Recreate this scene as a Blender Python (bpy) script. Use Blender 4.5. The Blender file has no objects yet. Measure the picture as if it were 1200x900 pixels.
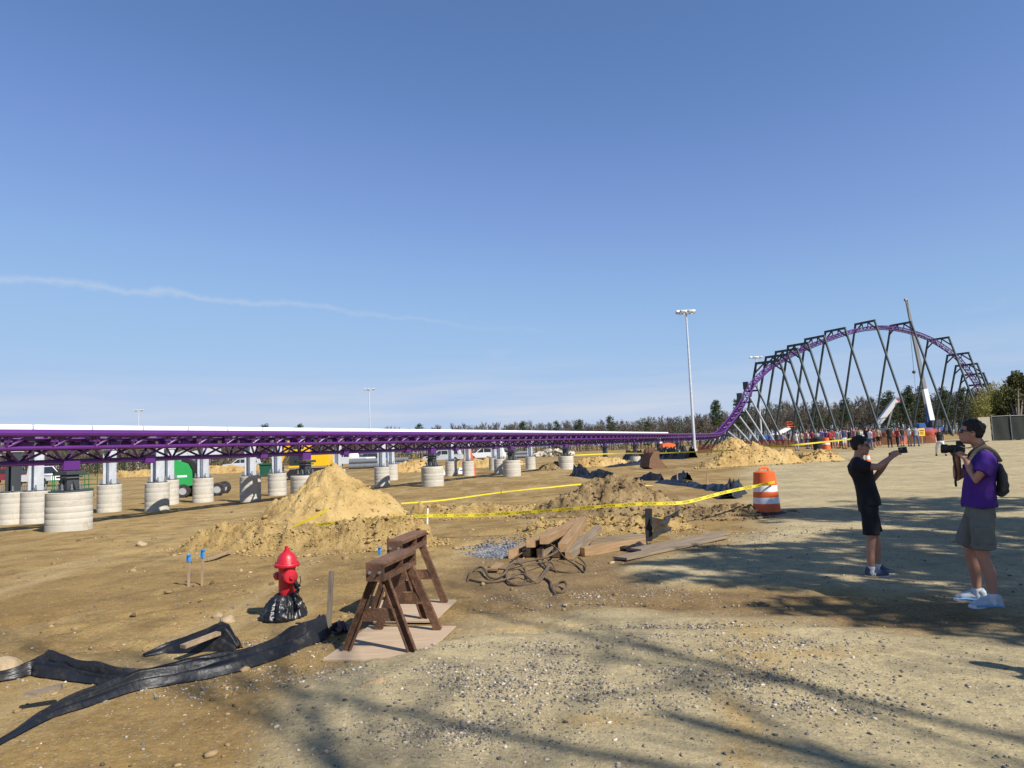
import bpy, bmesh, math, random
import numpy as np
from mathutils import Vector, Matrix, noise as mnoise

# ------------------------------------------------------------------ camera, sky, sun, exposure
SC = bpy.context.scene
COL = SC.collection
R = math.radians
FPX, CAM_H = 832.0, 1.75                      # focal length in pixels of a 1200 px wide frame, eye height
PITCH, ROLL = math.atan(75.0 / FPX), 0.040
_f = Vector((0, math.cos(PITCH), math.sin(PITCH)))
_u0 = Vector((0, -math.sin(PITCH), math.cos(PITCH)))
_r0 = Vector((1, 0, 0))
_r = _r0 * math.cos(ROLL) - _u0 * math.sin(ROLL)
_u = _u0 * math.cos(ROLL) + _r0 * math.sin(ROLL)
cam_d = bpy.data.cameras.new('camera')
cam_d.sensor_width = 36.0
cam_d.lens = FPX / 1200.0 * 36.0
cam_d.clip_start, cam_d.clip_end = 0.05, 9000.0
cam = bpy.data.objects.new('camera', cam_d)
COL.objects.link(cam)
M4 = Matrix((( _r.x, _u.x, -_f.x, 0), (_r.y, _u.y, -_f.y, 0), (_r.z, _u.z, -_f.z, CAM_H), (0, 0, 0, 1)))
cam.matrix_world = M4
SC.camera = cam

SUN_EL, SUN_DIR = R(42.0), Vector((0.73, -0.68, 0)).normalized()      # horizontal direction towards the sun
sun_vec = Vector((SUN_DIR.x * math.cos(SUN_EL), SUN_DIR.y * math.cos(SUN_EL), math.sin(SUN_EL)))
world = bpy.data.worlds.new('World')
SC.world = world
world.use_nodes = True
wn, wl = world.node_tree.nodes, world.node_tree.links
wn.clear()
w_out = wn.new('ShaderNodeOutputWorld')
w_bg = wn.new('ShaderNodeBackground')
w_sky = wn.new('ShaderNodeTexSky')
w_sky.sky_type = 'NISHITA'
w_sky.sun_disc = False
w_sky.sun_elevation = SUN_EL
w_sky.sun_rotation = math.atan2(SUN_DIR.x, SUN_DIR.y)
w_sky.air_density, w_sky.dust_density, w_sky.ozone_density = 1.0, 0.0, 4.0
w_bg.inputs['Strength'].default_value = 0.100
wl.new(w_bg.outputs[0], w_out.inputs[0])

def wmath(op, a, b=None, c=None, clamp=False):
    n = wn.new('ShaderNodeMath'); n.operation = op; n.use_clamp = clamp
    for i, v in enumerate((a, b, c)):
        if v is None: continue
        if isinstance(v, (int, float)): n.inputs[i].default_value = v
        else: wl.new(v, n.inputs[i])
    return n.outputs[0]

def ray(px, py):
    return (_f + _r * ((px - 600) / FPX) - _u * ((py - 450) / FPX)).normalized()

# thin cirrus near the horizon and a drifting contrail, laid out by direction on the sky sphere
w_tc = wn.new('ShaderNodeTexCoord')
w_sep = wn.new('ShaderNodeSeparateXYZ'); wl.new(w_tc.outputs['Generated'], w_sep.inputs[0])
w_map = wn.new('ShaderNodeMapping'); w_map.inputs['Scale'].default_value = (2.2, 2.2, 26.0)
w_map.inputs['Rotation'].default_value = (0.04, 0.05, 0.4)
wl.new(w_tc.outputs['Generated'], w_map.inputs[0])
w_n1 = wn.new('ShaderNodeTexNoise'); w_n1.inputs['Scale'].default_value = 1.6; w_n1.inputs['Detail'].default_value = 7; w_n1.inputs['Roughness'].default_value = 0.55
wl.new(w_map.outputs[0], w_n1.inputs['Vector'])
zz = w_sep.outputs['Z']
band = wmath('MULTIPLY', wmath('SUBTRACT', 1.0, wmath('MULTIPLY', wmath('SUBTRACT', zz, 0.05), 12.5, clamp=True), clamp=True),
             wmath('MULTIPLY', zz, 40.0, clamp=True))
cir = wmath('MULTIPLY', wmath('MULTIPLY', wmath('SUBTRACT', w_n1.outputs[0], 0.36), 3.2, clamp=True), band)
# small isolated wisps higher up
w_map2 = wn.new('ShaderNodeMapping'); w_map2.inputs['Scale'].default_value = (5, 5, 16); wl.new(w_tc.outputs['Generated'], w_map2.inputs[0])
w_n2 = wn.new('ShaderNodeTexNoise'); w_n2.inputs['Scale'].default_value = 1.3; w_n2.inputs['Detail'].default_value = 6
wl.new(w_map2.outputs[0], w_n2.inputs['Vector'])
wisp = wmath('MULTIPLY', wmath('MULTIPLY', wmath('SUBTRACT', w_n2.outputs[0], 0.66), 4.0, clamp=True),
             wmath('SUBTRACT', 1.0, wmath('MULTIPLY', wmath('SUBTRACT', zz, 0.10), 8.0, clamp=True), clamp=True))
# contrail: a great-circle band between two directions
A_, B_ = ray(0, 322), ray(690, 397)
Nc = A_.cross(B_).normalized()
Mc = Nc.cross(A_).normalized()
w_dn = wn.new('ShaderNodeVectorMath'); w_dn.operation = 'DOT_PRODUCT'; wl.new(w_tc.outputs['Generated'], w_dn.inputs[0]); w_dn.inputs[1].default_value = Nc
w_da = wn.new('ShaderNodeVectorMath'); w_da.operation = 'DOT_PRODUCT'; wl.new(w_tc.outputs['Generated'], w_da.inputs[0]); w_da.inputs[1].default_value = Mc
w_n3 = wn.new('ShaderNodeTexNoise'); w_n3.inputs['Scale'].default_value = 13; w_n3.inputs['Detail'].default_value = 5; w_n3.inputs['Roughness'].default_value = 0.6
wl.new(w_tc.outputs['Generated'], w_n3.inputs['Vector'])
w_n4 = wn.new('ShaderNodeTexNoise'); w_n4.inputs['Scale'].default_value = 60; w_n4.inputs['Detail'].default_value = 4
wl.new(w_tc.outputs['Generated'], w_n4.inputs['Vector'])
off = wmath('MULTIPLY', wmath('SUBTRACT', w_n3.outputs[0], 0.5), 0.035)
along = w_da.outputs['Value']                                   # 0 at A, grows towards B
length = A_.angle(B_)
dist = wmath('ABSOLUTE', wmath('ADD', w_dn.outputs['Value'], off))
wid = wmath('MAXIMUM', wmath('SUBTRACT', 0.0068, wmath('MULTIPLY', along, 0.0045)), 0.0025)
core = wmath('SUBTRACT', 1.0, wmath('DIVIDE', dist, wid), clamp=True)
fade = wmath('MULTIPLY', wmath('MULTIPLY', wmath('ADD', along, 0.5), 3.0, clamp=True), wmath('MULTIPLY', wmath('SUBTRACT', math.sin(min(length, 1.5)) , along), 2.2, clamp=True))
trail = wmath('MULTIPLY', wmath('MULTIPLY', core, fade), wmath('ADD', 0.25, wmath('MULTIPLY', w_n4.outputs[0], 0.7)))
front = wmath('GREATER_THAN', w_sep.outputs['Y'], 0.0)
trail = wmath('MULTIPLY', trail, front)
tot = wmath('ADD', wmath('MULTIPLY', cir, 0.72), wmath('ADD', wmath('MULTIPLY', wisp, 0.4), wmath('MULTIPLY', trail, 0.55)), clamp=True)
w_mix = wn.new('ShaderNodeMix'); w_mix.data_type = 'RGBA'
# the clear-sky radiance is evened out towards the horizon by a colour curve
w_s1 = wn.new('ShaderNodeVectorMath'); w_s1.operation = 'SCALE'; w_s1.inputs['Scale'].default_value = 0.157 / 2.0
wl.new(w_sky.outputs[0], w_s1.inputs[0])
w_hsv = wn.new('ShaderNodeRGBCurve')
for ch, pts in ((0, [(.063, .0535), (.11, .107), (.167, .15), (.279, .195), (.41, .225), (.6, .245), (1, .26)]),
                (1, [(.1155, .105), (.195, .178), (.285, .245), (.42, .285), (.6, .305), (1, .33)]),
                (2, [(.226, .235), (.35, .355), (.457, .405), (.6, .425), (1, .44)])):
    cv = w_hsv.mapping.curves[ch]
    for p in pts[:-1]: cv.points.new(*p)
    cv.points[-1].location = pts[-1]
w_hsv.mapping.update()
wl.new(w_s1.outputs[0], w_hsv.inputs['Color'])
w_s2 = wn.new('ShaderNodeVectorMath'); w_s2.operation = 'SCALE'; w_s2.inputs['Scale'].default_value = 2.0 / 0.157
wl.new(w_hsv.outputs[0], w_s2.inputs[0])
w_hsv = w_s2
wl.new(tot, w_mix.inputs['Factor'])
wl.new(w_hsv.outputs[0], w_mix.inputs['A'])
w_mix.inputs['B'].default_value = (4.3, 4.6, 5.2, 1)
wl.new(w_mix.outputs['Result'], w_bg.inputs['Color'])

sl = bpy.data.lights.new('sun', 'SUN')
sl.energy, sl.angle, sl.color = 4.5, R(0.55), (1.0, 0.95, 0.87)
sun = bpy.data.objects.new('sun', sl)
sun.rotation_euler = (-sun_vec).to_track_quat('-Z', 'Y').to_euler()
sun.location = (40, -40, 40)
COL.objects.link(sun)
SC.view_settings.view_transform = 'Standard'
SC.view_settings.look = 'None'
SC.view_settings.exposure = 0.60
SC.view_settings.gamma = 1.0
SC.view_settings.use_curve_mapping = False

# ------------------------------------------------------------------ numeric noise
def _hash(ix, iy, seed):
    with np.errstate(over='ignore'):
        h = (ix.astype(np.int64) * 374761393 + iy.astype(np.int64) * 668265263 + seed * 974634777) & 0xffffffff
        h = ((h ^ (h >> 13)) * 1274126177) & 0xffffffff
        h = (h ^ (h >> 16)) & 0xffffffff
    return h / 4294967295.0

def vnoise(x, y, seed=0):
    ix, iy = np.floor(x), np.floor(y)
    fx, fy = x - ix, y - iy
    fx, fy = fx * fx * (3 - 2 * fx), fy * fy * (3 - 2 * fy)
    a, b = _hash(ix, iy, seed), _hash(ix + 1, iy, seed)
    c, d = _hash(ix, iy + 1, seed), _hash(ix + 1, iy + 1, seed)
    return (a + (b - a) * fx) * (1 - fy) + (c + (d - c) * fx) * fy

def fbm(x, y, oct=4, seed=0, gain=0.5):
    t, amp, tot = 0, 1.0, 0.0
    for k in range(oct):
        t = t + amp * (vnoise(x * 2 ** k + 13.7 * k, y * 2 ** k - 7.1 * k, seed + k) - 0.5)
        tot += amp; amp *= gain
    return t / tot * 2

def cell(x, y, seed=0):
    ix, iy = np.floor(x), np.floor(y)
    best = np.full(np.shape(x), 9.0); rnd = np.zeros(np.shape(x))
    for dx in (-1, 0, 1):
        for dy in (-1, 0, 1):
            cx, cy = ix + dx, iy + dy
            qx, qy = cx + _hash(cx, cy, seed), cy + _hash(cx, cy, seed + 5)
            d = (x - qx) ** 2 + (y - qy) ** 2
            m = d < best
            best = np.where(m, d, best); rnd = np.where(m, _hash(cx, cy, seed + 9), rnd)
    return np.sqrt(best), rnd

def sst(a, b, x):
    t = np.clip((x - a) / (b - a), 0, 1)
    return t * t * (3 - 2 * t)

# ------------------------------------------------------------------ where things stand
def gbase(x, y):
    x, y = np.asarray(x, float), np.asarray(y, float)
    az = x / np.maximum(y, 1.0)
    rise = 0.62 * sst(20, 68, y) * sst(0.16, 0.36, az)
    trench = -0.20 * np.exp(-(((x + 0.27) / 0.75) ** 2 + ((y - 13.0) / 0.9) ** 2) ** 1.5)
    return rise + trench

def gz(x, y):
    x, y = np.asarray(x, float), np.asarray(y, float)
    d = np.hypot(x, y)
    amp = 1 - 0.7 * sst(30, 90, d)
    soil = sst(-1.0, 2.0, -x + 0.1 * y + 2.0)                       # the dug-up side is rougher than the lot
    z = gbase(x, y) + amp * (0.05 * fbm(x * 0.22, y * 0.22, 3, 3) + (0.006 + 0.022 * soil) * fbm(x * 1.1, y * 1.1, 4, 11))
    rut = fbm(x * 0.9 + y * 0.55, (y - 0.5 * x) * 0.12, 3, 29)
    z = z + amp * 0.018 * soil * rut
    # a low step where the lot's surface ends in a strip of bare soil
    return z

def G(px, py, dz=0.0):
    """Point of the ground seen at a pixel of the 1200x900 photograph."""
    d = ray(px, py); o = Vector((0, 0, CAM_H)); z = 0.0
    for _ in range(8):
        t = (z + dz - o.z) / d.z
        p = o + d * t
        z = float(gz(p.x, p.y))
    return Vector((p.x, p.y, z + dz))

def D(px, py, Y):
    """Point at distance Y ahead seen at a pixel."""
    d = ray(px, py)
    return Vector((0, 0, CAM_H)) + d * (Y / d.y)

def on(x, y, dz=0.0):
    return Vector((x, y, float(gz(x, y)) + dz))

# ------------------------------------------------------------------ object helpers
def tag(o, label=None, cat=None, group=None, kind=None):
    if label: o['label'] = label
    if cat: o['category'] = cat
    if group: o['group'] = group
    if kind: o['kind'] = kind
    return o

def thing(name, label, cat, loc=(0, 0, 0), rz=0.0, group=None, scale=None):
    o = bpy.data.objects.new(name, None)
    o.empty_display_size = 0.1
    COL.objects.link(o)
    o.location = loc; o.rotation_euler = (0, 0, rz)
    if scale: o.scale = (scale,) * 3
    return tag(o, label, cat, group)

def copy_tree(o, parent=None):
    c = o.copy(); COL.objects.link(c)
    if parent is not None: c.parent = parent
    for ch in list(o.children): copy_tree(ch, c)
    return c

def set_faces(me, polys, smooth, sharp):
    pass

class MB:
    """Collects shapes; build() links them as one mesh object."""
    def __init__(self): self.v, self.f, self.m, self.mi = [], [], [], 0
    def add(self, vs, fs):
        b = len(self.v)
        self.v.extend([tuple(p) for p in vs])
        for f in fs: self.f.append([i + b for i in f]); self.m.append(self.mi)
        return self
    def box(self, c, s, rot=None, taper=1.0, bev=0.0):
        hx, hy, hz = s[0] / 2, s[1] / 2, s[2] / 2
        c = Vector(c)
        rot = rot if rot is not None else Matrix.Identity(3)
        if bev > 0:
            b = min(bev, hx * .9, hy * .9, hz * .9)
            vs = []
            for sz, in ((-1,), (1,)):
                pass
            rings = [(-hz, b), (-hz + b, 0), (hz - b, 0), (hz, b)]
            for z, inset in rings:
                t = taper if z > 0 else 1.0
                X, Y_ = (hx - inset) * t, (hy - inset) * t
                k = b * t
                for sx, sy, q in ((-1, -1, 0), (1, -1, 1), (1, 1, 0), (-1, 1, 1)):
                    a1, a2 = (sx * X, sy * (Y_ - k)), (sx * (X - k), sy * Y_)
                    if q == 1: a1, a2 = a2, a1
                    vs.append((a1[0], a1[1], z)); vs.append((a2[0], a2[1], z))
            fs = [list(range(7, -1, -1)), list(range(24, 32))]
            for r_ in range(3):
                for i in range(8):
                    j = (i + 1) % 8
                    fs.append([r_ * 8 + i, r_ * 8 + j, r_ * 8 + 8 + j, r_ * 8 + 8 + i])
            # order of the corner pairs: walk counter-clockwise
            return self.add([c + rot @ Vector(p) for p in vs], fs)
        vs = [Vector((sx * hx * (taper if sz > 0 else 1), sy * hy * (taper if sz > 0 else 1), sz * hz)) for sz in (-1, 1) for sy in (-1, 1) for sx in (-1, 1)]
        fs = [[0, 2, 3, 1], [4, 5, 7, 6], [0, 1, 5, 4], [2, 6, 7, 3], [0, 4, 6, 2], [1, 3, 7, 5]]
        return self.add([c + rot @ p for p in vs], fs)
    def bar(self, p0, p1, w, h, up=(0, 0, 1)):
        p0, p1 = Vector(p0), Vector(p1)
        t = (p1 - p0); L = t.length; t.normalize()
        s = t.cross(Vector(up))
        if s.length < 1e-4: s = t.cross(Vector((1, 0, 0)))
        s.normalize(); n = s.cross(t)
        rot = Matrix((t, s, n)).transposed()
        return self.box((p0 + p1) / 2, (L, w, h), rot)
    def path(self, pts, r, n=8, cap=True, flat=1.0, up=(0, 0, 1)):
        pts = [Vector(p) for p in pts]
        k = len(pts)
        rs = r if isinstance(r, (list, tuple)) else [r] * k
        vs, prev = [], None
        for i, p in enumerate(pts):
            t = (pts[min(i + 1, k - 1)] - pts[max(i - 1, 0)])
            t = t.normalized() if t.length > 1e-9 else Vector((0, 0, 1))
            if prev is None:
                a = t.cross(Vector(up))
                if a.length < 1e-3: a = t.cross(Vector((1, 0.2, 0)))
            else:
                a = prev - t * prev.dot(t)
            a.normalize(); prev = a
            b = t.cross(a)
            for j in range(n):
                q = 2 * math.pi * j / n
                vs.append(p + a * (math.cos(q) * rs[i]) + b * (math.sin(q) * rs[i] * flat))
        fs = []
        for i in range(k - 1):
            for j in range(n):
                j2 = (j + 1) % n
                fs.append([i * n + j, i * n + j2, (i + 1) * n + j2, (i + 1) * n + j])
        if cap:
            fs.append(list(range(n - 1, -1, -1))); fs.append([(k - 1) * n + j for j in range(n)])
        return self.add(vs, fs)
    def tube(self, p0, p1, r0, r1=None, n=8, cap=True):
        return self.path([p0, p1], [r0, r0 if r1 is None else r1], n, cap)
    def lathe(self, prof, n=24, c=(0, 0, 0), rot=None, wob=None, cap=True):
        c = Vector(c); rot = rot if rot is not None else Matrix.Identity(3)
        vs, fs = [], []
        for i, (r_, z) in enumerate(prof):
            for j in range(n):
                a = 2 * math.pi * j / n
                rr = r_ * (1 + (wob(a, z) if wob else 0))
                vs.append(c + rot @ Vector((rr * math.cos(a), rr * math.sin(a), z)))
        for i in range(len(prof) - 1):
            for j in range(n):
                j2 = (j + 1) % n
                fs.append([i * n + j, i * n + j2, (i + 1) * n + j2, (i + 1) * n + j])
        if cap:
            fs.append(list(range(n - 1, -1, -1)))
            fs.append([(len(prof) - 1) * n + j for j in range(n)])
        return self.add(vs, fs)
    def ball(self, c, r, n=12, m=8, rot=None):
        r = r if isinstance(r, (list, tuple)) else (r, r, r)
        c = Vector(c); rot = rot if rot is not None else Matrix.Identity(3)
        vs = [c + rot @ Vector((0, 0, -r[2]))]
        for i in range(1, m):
            ph = -math.pi / 2 + math.pi * i / m
            for j in range(n):
                a = 2 * math.pi * j / n
                vs.append(c + rot @ Vector((r[0] * math.cos(ph) * math.cos(a), r[1] * math.cos(ph) * math.sin(a), r[2] * math.sin(ph))))
        vs.append(c + rot @ Vector((0, 0, r[2])))
        fs = [[0, 1 + (j + 1) % n, 1 + j] for j in range(n)]
        for i in range(m - 2):
            for j in range(n):
                j2 = (j + 1) % n
                fs.append([1 + i * n + j, 1 + i * n + j2, 1 + (i + 1) * n + j2, 1 + (i + 1) * n + j])
        t = len(vs) - 1; b = 1 + (m - 2) * n
        fs += [[t, b + j, b + (j + 1) % n] for j in range(n)]
        return self.add(vs, fs)
    def prism(self, poly, y0, y1, axes='xz', c=(0, 0, 0), rot=None):
        """Extrude a 2-D outline (counter-clockwise) between y0 and y1."""
        c = Vector(c); rot = rot if rot is not None else Matrix.Identity(3)
        n = len(poly)
        def P(a, b, t):
            return Vector((a, t, b)) if axes == 'xz' else (Vector((t, a, b)) if axes == 'yz' else Vector((a, b, t)))
        vs = [c + rot @ P(a, b, y0) for a, b in poly] + [c + rot @ P(a, b, y1) for a, b in poly]
        fs = [list(range(n)), list(range(2 * n - 1, n - 1, -1))]
        for i in range(n):
            j = (i + 1) % n
            fs.append([i, i + n, j + n, j])
        return self.add(vs, fs)
    def build(self, name, mats, parent=None, smooth=True, sharp=0.6, off=None):
        me = bpy.data.meshes.new(name)
        vs = self.v
        if off is not None:
            ox, oy, oz = off
            vs = [(a - ox, b - oy, c - oz) for a, b, c in vs]
        me.from_pydata(vs, [], self.f)
        mats = mats if isinstance(mats, (list, tuple)) else [mats]
        for m in mats: me.materials.append(m)
        if len(mats) > 1: me.polygons.foreach_set('material_index', self.m)
        bm = bmesh.new(); bm.from_mesh(me)
        bmesh.ops.recalc_face_normals(bm, faces=bm.faces)
        bm.to_mesh(me); bm.free()
        if smooth:
            me.polygons.foreach_set('use_smooth', [True] * len(me.polygons))
            me.set_sharp_from_angle(angle=sharp)
        me.update()
        o = bpy.data.objects.new(name, me)
        COL.objects.link(o)
        if parent is not None: o.parent = parent
        return o

def np_mesh(name, verts, quads, mat, attrs=None, smooth=True, parent=None):
    me = bpy.data.meshes.new(name)
    verts = np.asarray(verts, np.float32); quads = np.asarray(quads, np.int32)
    k = quads.shape[1]
    me.vertices.add(len(verts)); me.vertices.foreach_set('co', verts.ravel())
    me.loops.add(quads.size); me.loops.foreach_set('vertex_index', quads.ravel())
    me.polygons.add(len(quads))
    me.polygons.foreach_set('loop_start', np.arange(0, quads.size, k, dtype=np.int32))
    me.update(calc_edges=True); me.validate()
    if smooth: me.polygons.foreach_set('use_smooth', [True] * len(me.polygons))
    for nm, a in (attrs or {}).items():
        at = me.attributes.new(nm, 'FLOAT', 'POINT'); at.data.foreach_set('value', np.asarray(a, np.float32).ravel())
    for m in (mat if isinstance(mat, (list, tuple)) else [mat]): me.materials.append(m)
    o = bpy.data.objects.new(name, me); COL.objects.link(o)
    if parent is not None: o.parent = parent
    return o

# ------------------------------------------------------------------ materials
def newmat(name):
    m = bpy.data.materials.new(name); m.use_nodes = True
    nt = m.node_tree
    return m, nt.nodes, nt.links, nt.nodes['Principled BSDF']

def mat(name, col, rough=0.6, metal=0.0, var=0.15, scale=3.0, bump=0.0, bscale=40.0, dirt=None, dirt_amt=0.0, spec=0.4, sheen=0.0, coat=0.0, trans=0.0):
    """A paint or solid: base colour with mottling, optional second colour in patches, fine relief."""
    m, n, l, b = newmat(name)
    tc = n.new('ShaderNodeTexCoord')
    nz = n.new('ShaderNodeTexNoise'); nz.inputs['Scale'].default_value = scale; nz.inputs['Detail'].default_value = 6; nz.inputs['Roughness'].default_value = 0.6
    l.new(tc.outputs['Object'], nz.inputs['Vector'])
    rp = n.new('ShaderNodeValToRGB')
    c = Vector(col[:3])
    rp.color_ramp.elements[0].position = 0.3; rp.color_ramp.elements[1].position = 0.7
    rp.color_ramp.elements[0].color = (*(c * (1 - var)), 1); rp.color_ramp.elements[1].color = (*(c * (1 + var)), 1)
    l.new(nz.outputs[0], rp.inputs[0])
    out = rp.outputs[0]
    if dirt is not None:
        nz2 = n.new('ShaderNodeTexNoise'); nz2.inputs['Scale'].default_value = scale * 2.3; nz2.inputs['Detail'].default_value = 8; nz2.inputs['Roughness'].default_value = 0.7
        l.new(tc.outputs['Object'], nz2.inputs['Vector'])
        r2 = n.new('ShaderNodeValToRGB'); r2.color_ramp.elements[0].position = 0.62 - dirt_amt * 0.35; r2.color_ramp.elements[1].position = 0.78 - dirt_amt * 0.25
        l.new(nz2.outputs[0], r2.inputs[0])
        mx = n.new('ShaderNodeMix'); mx.data_type = 'RGBA'
        l.new(r2.outputs[0], mx.inputs['Factor']); l.new(out, mx.inputs['A']); mx.inputs['B'].default_value = (*dirt, 1)
        out = mx.outputs['Result']
    l.new(out, b.inputs['Base Color'])
    b.inputs['Roughness'].default_value = rough; b.inputs['Metallic'].default_value = metal
    b.inputs['Specular IOR Level'].default_value = spec
    if sheen: b.inputs['Sheen Weight'].default_value = sheen
    if coat: b.inputs['Coat Weight'].default_value = coat
    if trans: b.inputs['Transmission Weight'].default_value = trans
    if bump:
        nb = n.new('ShaderNodeTexNoise'); nb.inputs['Scale'].default_value = bscale; nb.inputs['Detail'].default_value = 5
        l.new(tc.outputs['Object'], nb.inputs['Vector'])
        bp = n.new('ShaderNodeBump'); bp.inputs['Strength'].default_value = bump; bp.inputs['Distance'].default_value = 0.02
        l.new(nb.outputs[0], bp.inputs['Height']); l.new(bp.outputs[0], b.inputs['Normal'])
    return m

def wood_mat(name, c1, c2, rough=0.8, grain=(1.2, 28, 28), knots=0.0):
    m, n, l, b = newmat(name)
    tc = n.new('ShaderNodeTexCoord'); mp = n.new('ShaderNodeMapping'); mp.inputs['Scale'].default_value = grain
    l.new(tc.outputs['Object'], mp.inputs[0])
    nz = n.new('ShaderNodeTexNoise'); nz.inputs['Scale'].default_value = 1.5; nz.inputs['Detail'].default_value = 8; nz.inputs['Roughness'].default_value = 0.65
    l.new(mp.outputs[0], nz.inputs['Vector'])
    rp = n.new('ShaderNodeValToRGB'); rp.color_ramp.elements[0].position = 0.32; rp.color_ramp.elements[1].position = 0.68
    rp.color_ramp.elements[0].color = (*c1, 1); rp.color_ramp.elements[1].color = (*c2, 1)
    l.new(nz.outputs[0], rp.inputs[0]); l.new(rp.outputs[0], b.inputs['Base Color'])
    b.inputs['Roughness'].default_value = rough; b.inputs['Specular IOR Level'].default_value = 0.25
    bp = n.new('ShaderNodeBump'); bp.inputs['Strength'].default_value = 0.35; bp.inputs['Distance'].default_value = 0.01
    l.new(nz.outputs[0], bp.inputs['Height']); l.new(bp.outputs[0], b.inputs['Normal'])
    return m

def soil_mat(name, c_dark, c_mid, c_light, scale=2.5, bump=0.8, extra=None):
    """Loose soil: three tones by layered noise with crumbly relief."""
    m, n, l, b = newmat(name)
    tc = n.new('ShaderNodeTexCoord')
    def nz(s, d, r_):
        q = n.new('ShaderNodeTexNoise'); q.inputs['Scale'].default_value = s; q.inputs['Detail'].default_value = d; q.inputs['Roughness'].default_value = r_
        l.new(tc.outputs['Object'], q.inputs['Vector']); return q.outputs[0]
    big, fine = nz(scale, 8, 0.65), nz(scale * 14, 6, 0.7)
    ad = n.new('ShaderNodeMath'); ad.operation = 'MULTIPLY_ADD'; l.new(fine, ad.inputs[0]); ad.inputs[1].default_value = 0.45
    l.new(big, ad.inputs[2])
    rp = n.new('ShaderNodeValToRGB'); e = rp.color_ramp.elements
    e[0].position = 0.52; e[0].color = (*c_dark, 1); e[1].position = 0.92; e[1].color = (*c_light, 1)
    k = e.new(0.70); k.color = (*c_mid, 1)
    l.new(ad.outputs[0], rp.inputs[0])
    l.new(rp.outputs[0], b.inputs['Base Color'])
    b.inputs['Roughness'].default_value = 0.95; b.inputs['Specular IOR Level'].default_value = 0.15
    ad2 = n.new('ShaderNodeMath'); ad2.operation = 'MULTIPLY_ADD'; l.new(fine, ad2.inputs[0]); ad2.inputs[1].default_value = 0.6
    l.new(nz(scale * 5, 6, 0.7), ad2.inputs[2])
    bp = n.new('ShaderNodeBump'); bp.inputs['Strength'].default_value = bump; bp.inputs['Distance'].default_value = 0.05
    l.new(ad2.outputs[0], bp.inputs['Height']); l.new(bp.outputs[0], b.inputs['Normal'])
    return m

MT = {}
MT['purple'] = mat('purple_paint', (0.092, 0.019, 0.160), 0.40, 0, 0.12, 1.5, spec=0.5)
MT['white_panel'] = mat('white_panel', (0.82, 0.83, 0.85), 0.5, 0, 0.03, 2)
MT['concrete'] = mat('cast_concrete', (0.47, 0.44, 0.37), 0.9, 0, 0.10, 2.2, 0.25, 60, dirt=(0.38, 0.32, 0.22), dirt_amt=0.25)
MT['dark_steel'] = mat('dark_grey_paint', (0.045, 0.052, 0.058), 0.5, 0, 0.15, 1.5)
MT['frame_steel'] = mat('charcoal_green_paint', (0.040, 0.055, 0.058), 0.5, 0, 0.15, 0.8)
MT['galv'] = mat('galvanised_steel', (0.55, 0.58, 0.61), 0.45, 0.25, 0.15, 4)
MT['galv_dark'] = mat('weathered_steel', (0.16, 0.17, 0.18), 0.55, 0.3, 0.2, 4)
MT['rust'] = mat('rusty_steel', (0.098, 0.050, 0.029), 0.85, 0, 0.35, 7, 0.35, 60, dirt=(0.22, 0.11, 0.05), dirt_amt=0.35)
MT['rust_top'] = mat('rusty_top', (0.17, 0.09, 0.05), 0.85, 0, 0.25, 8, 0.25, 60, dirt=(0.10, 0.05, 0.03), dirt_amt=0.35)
MT['black_film'] = mat('black_plastic_film', (0.011, 0.0115, 0.014), 0.38, 0, 0.3, 8, 0.35, 16, spec=0.6, dirt=(0.10, 0.085, 0.06), dirt_amt=0.22)
MT['silt_fabric'] = mat('black_woven_fabric', (0.010, 0.0105, 0.0125), 0.42, 0, 0.3, 5, 0.35, 16, spec=0.5, dirt=(0.055, 0.045, 0.03), dirt_amt=0.25)
MT['red_paint'] = mat('red_hydrant_paint', (0.46, 0.012, 0.025), 0.38, 0, 0.12, 6, 0.12, 90, spec=0.5, dirt=(0.30, 0.03, 0.03), dirt_amt=0.3)
MT['orange'] = mat('orange_plastic', (0.72, 0.12, 0.022), 0.55, 0, 0.1, 3, dirt=(0.42, 0.14, 0.06), dirt_amt=0.15)
MT['reflect_white'] = mat('white_reflective_band', (0.74, 0.74, 0.74), 0.5, 0, 0.06, 12, dirt=(0.5, 0.46, 0.4), dirt_amt=0.15)
MT['rubber'] = mat('black_rubber', (0.02, 0.02, 0.02), 0.8, 0, 0.2, 6, dirt=(0.16, 0.13, 0.09), dirt_amt=0.3)
MT['tape'] = mat('yellow_tape', (0.66, 0.54, 0.03), 0.45, 0, 0.08, 2)
MT['tape_ink'] = mat('black_print', (0.02, 0.02, 0.02), 0.6)
MT['lumber'] = wood_mat('fresh_lumber', (0.20, 0.115, 0.055), (0.37, 0.245, 0.13))
MT['lumber_old'] = wood_mat('weathered_lumber', (0.13, 0.10, 0.07), (0.30, 0.23, 0.15))
MT['lumber_end'] = mat('sawn_end_grain', (0.50, 0.31, 0.15), 0.85, 0, 0.2, 20)
MT['plywood'] = wood_mat('dusty_plywood', (0.36, 0.26, 0.165), (0.48, 0.36, 0.24), grain=(1.5, 12, 12))
MT['stake'] = wood_mat('wooden_stake', (0.22, 0.15, 0.09), (0.42, 0.31, 0.19), grain=(20, 20, 2))
MT['grey_stake'] = wood_mat('grey_stake_wood', (0.10, 0.08, 0.06), (0.22, 0.18, 0.135), grain=(20, 20, 2))
MT['rail_green'] = mat('green_rail_paint', (0.018, 0.15, 0.05), .4)
MT['blue_ribbon'] = mat('blue_ribbon', (0.02, 0.22, 0.55), 0.5)
MT['white_paint'] = mat('white_paint', (0.78, 0.78, 0.77), 0.4, 0, 0.04, 1)
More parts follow.
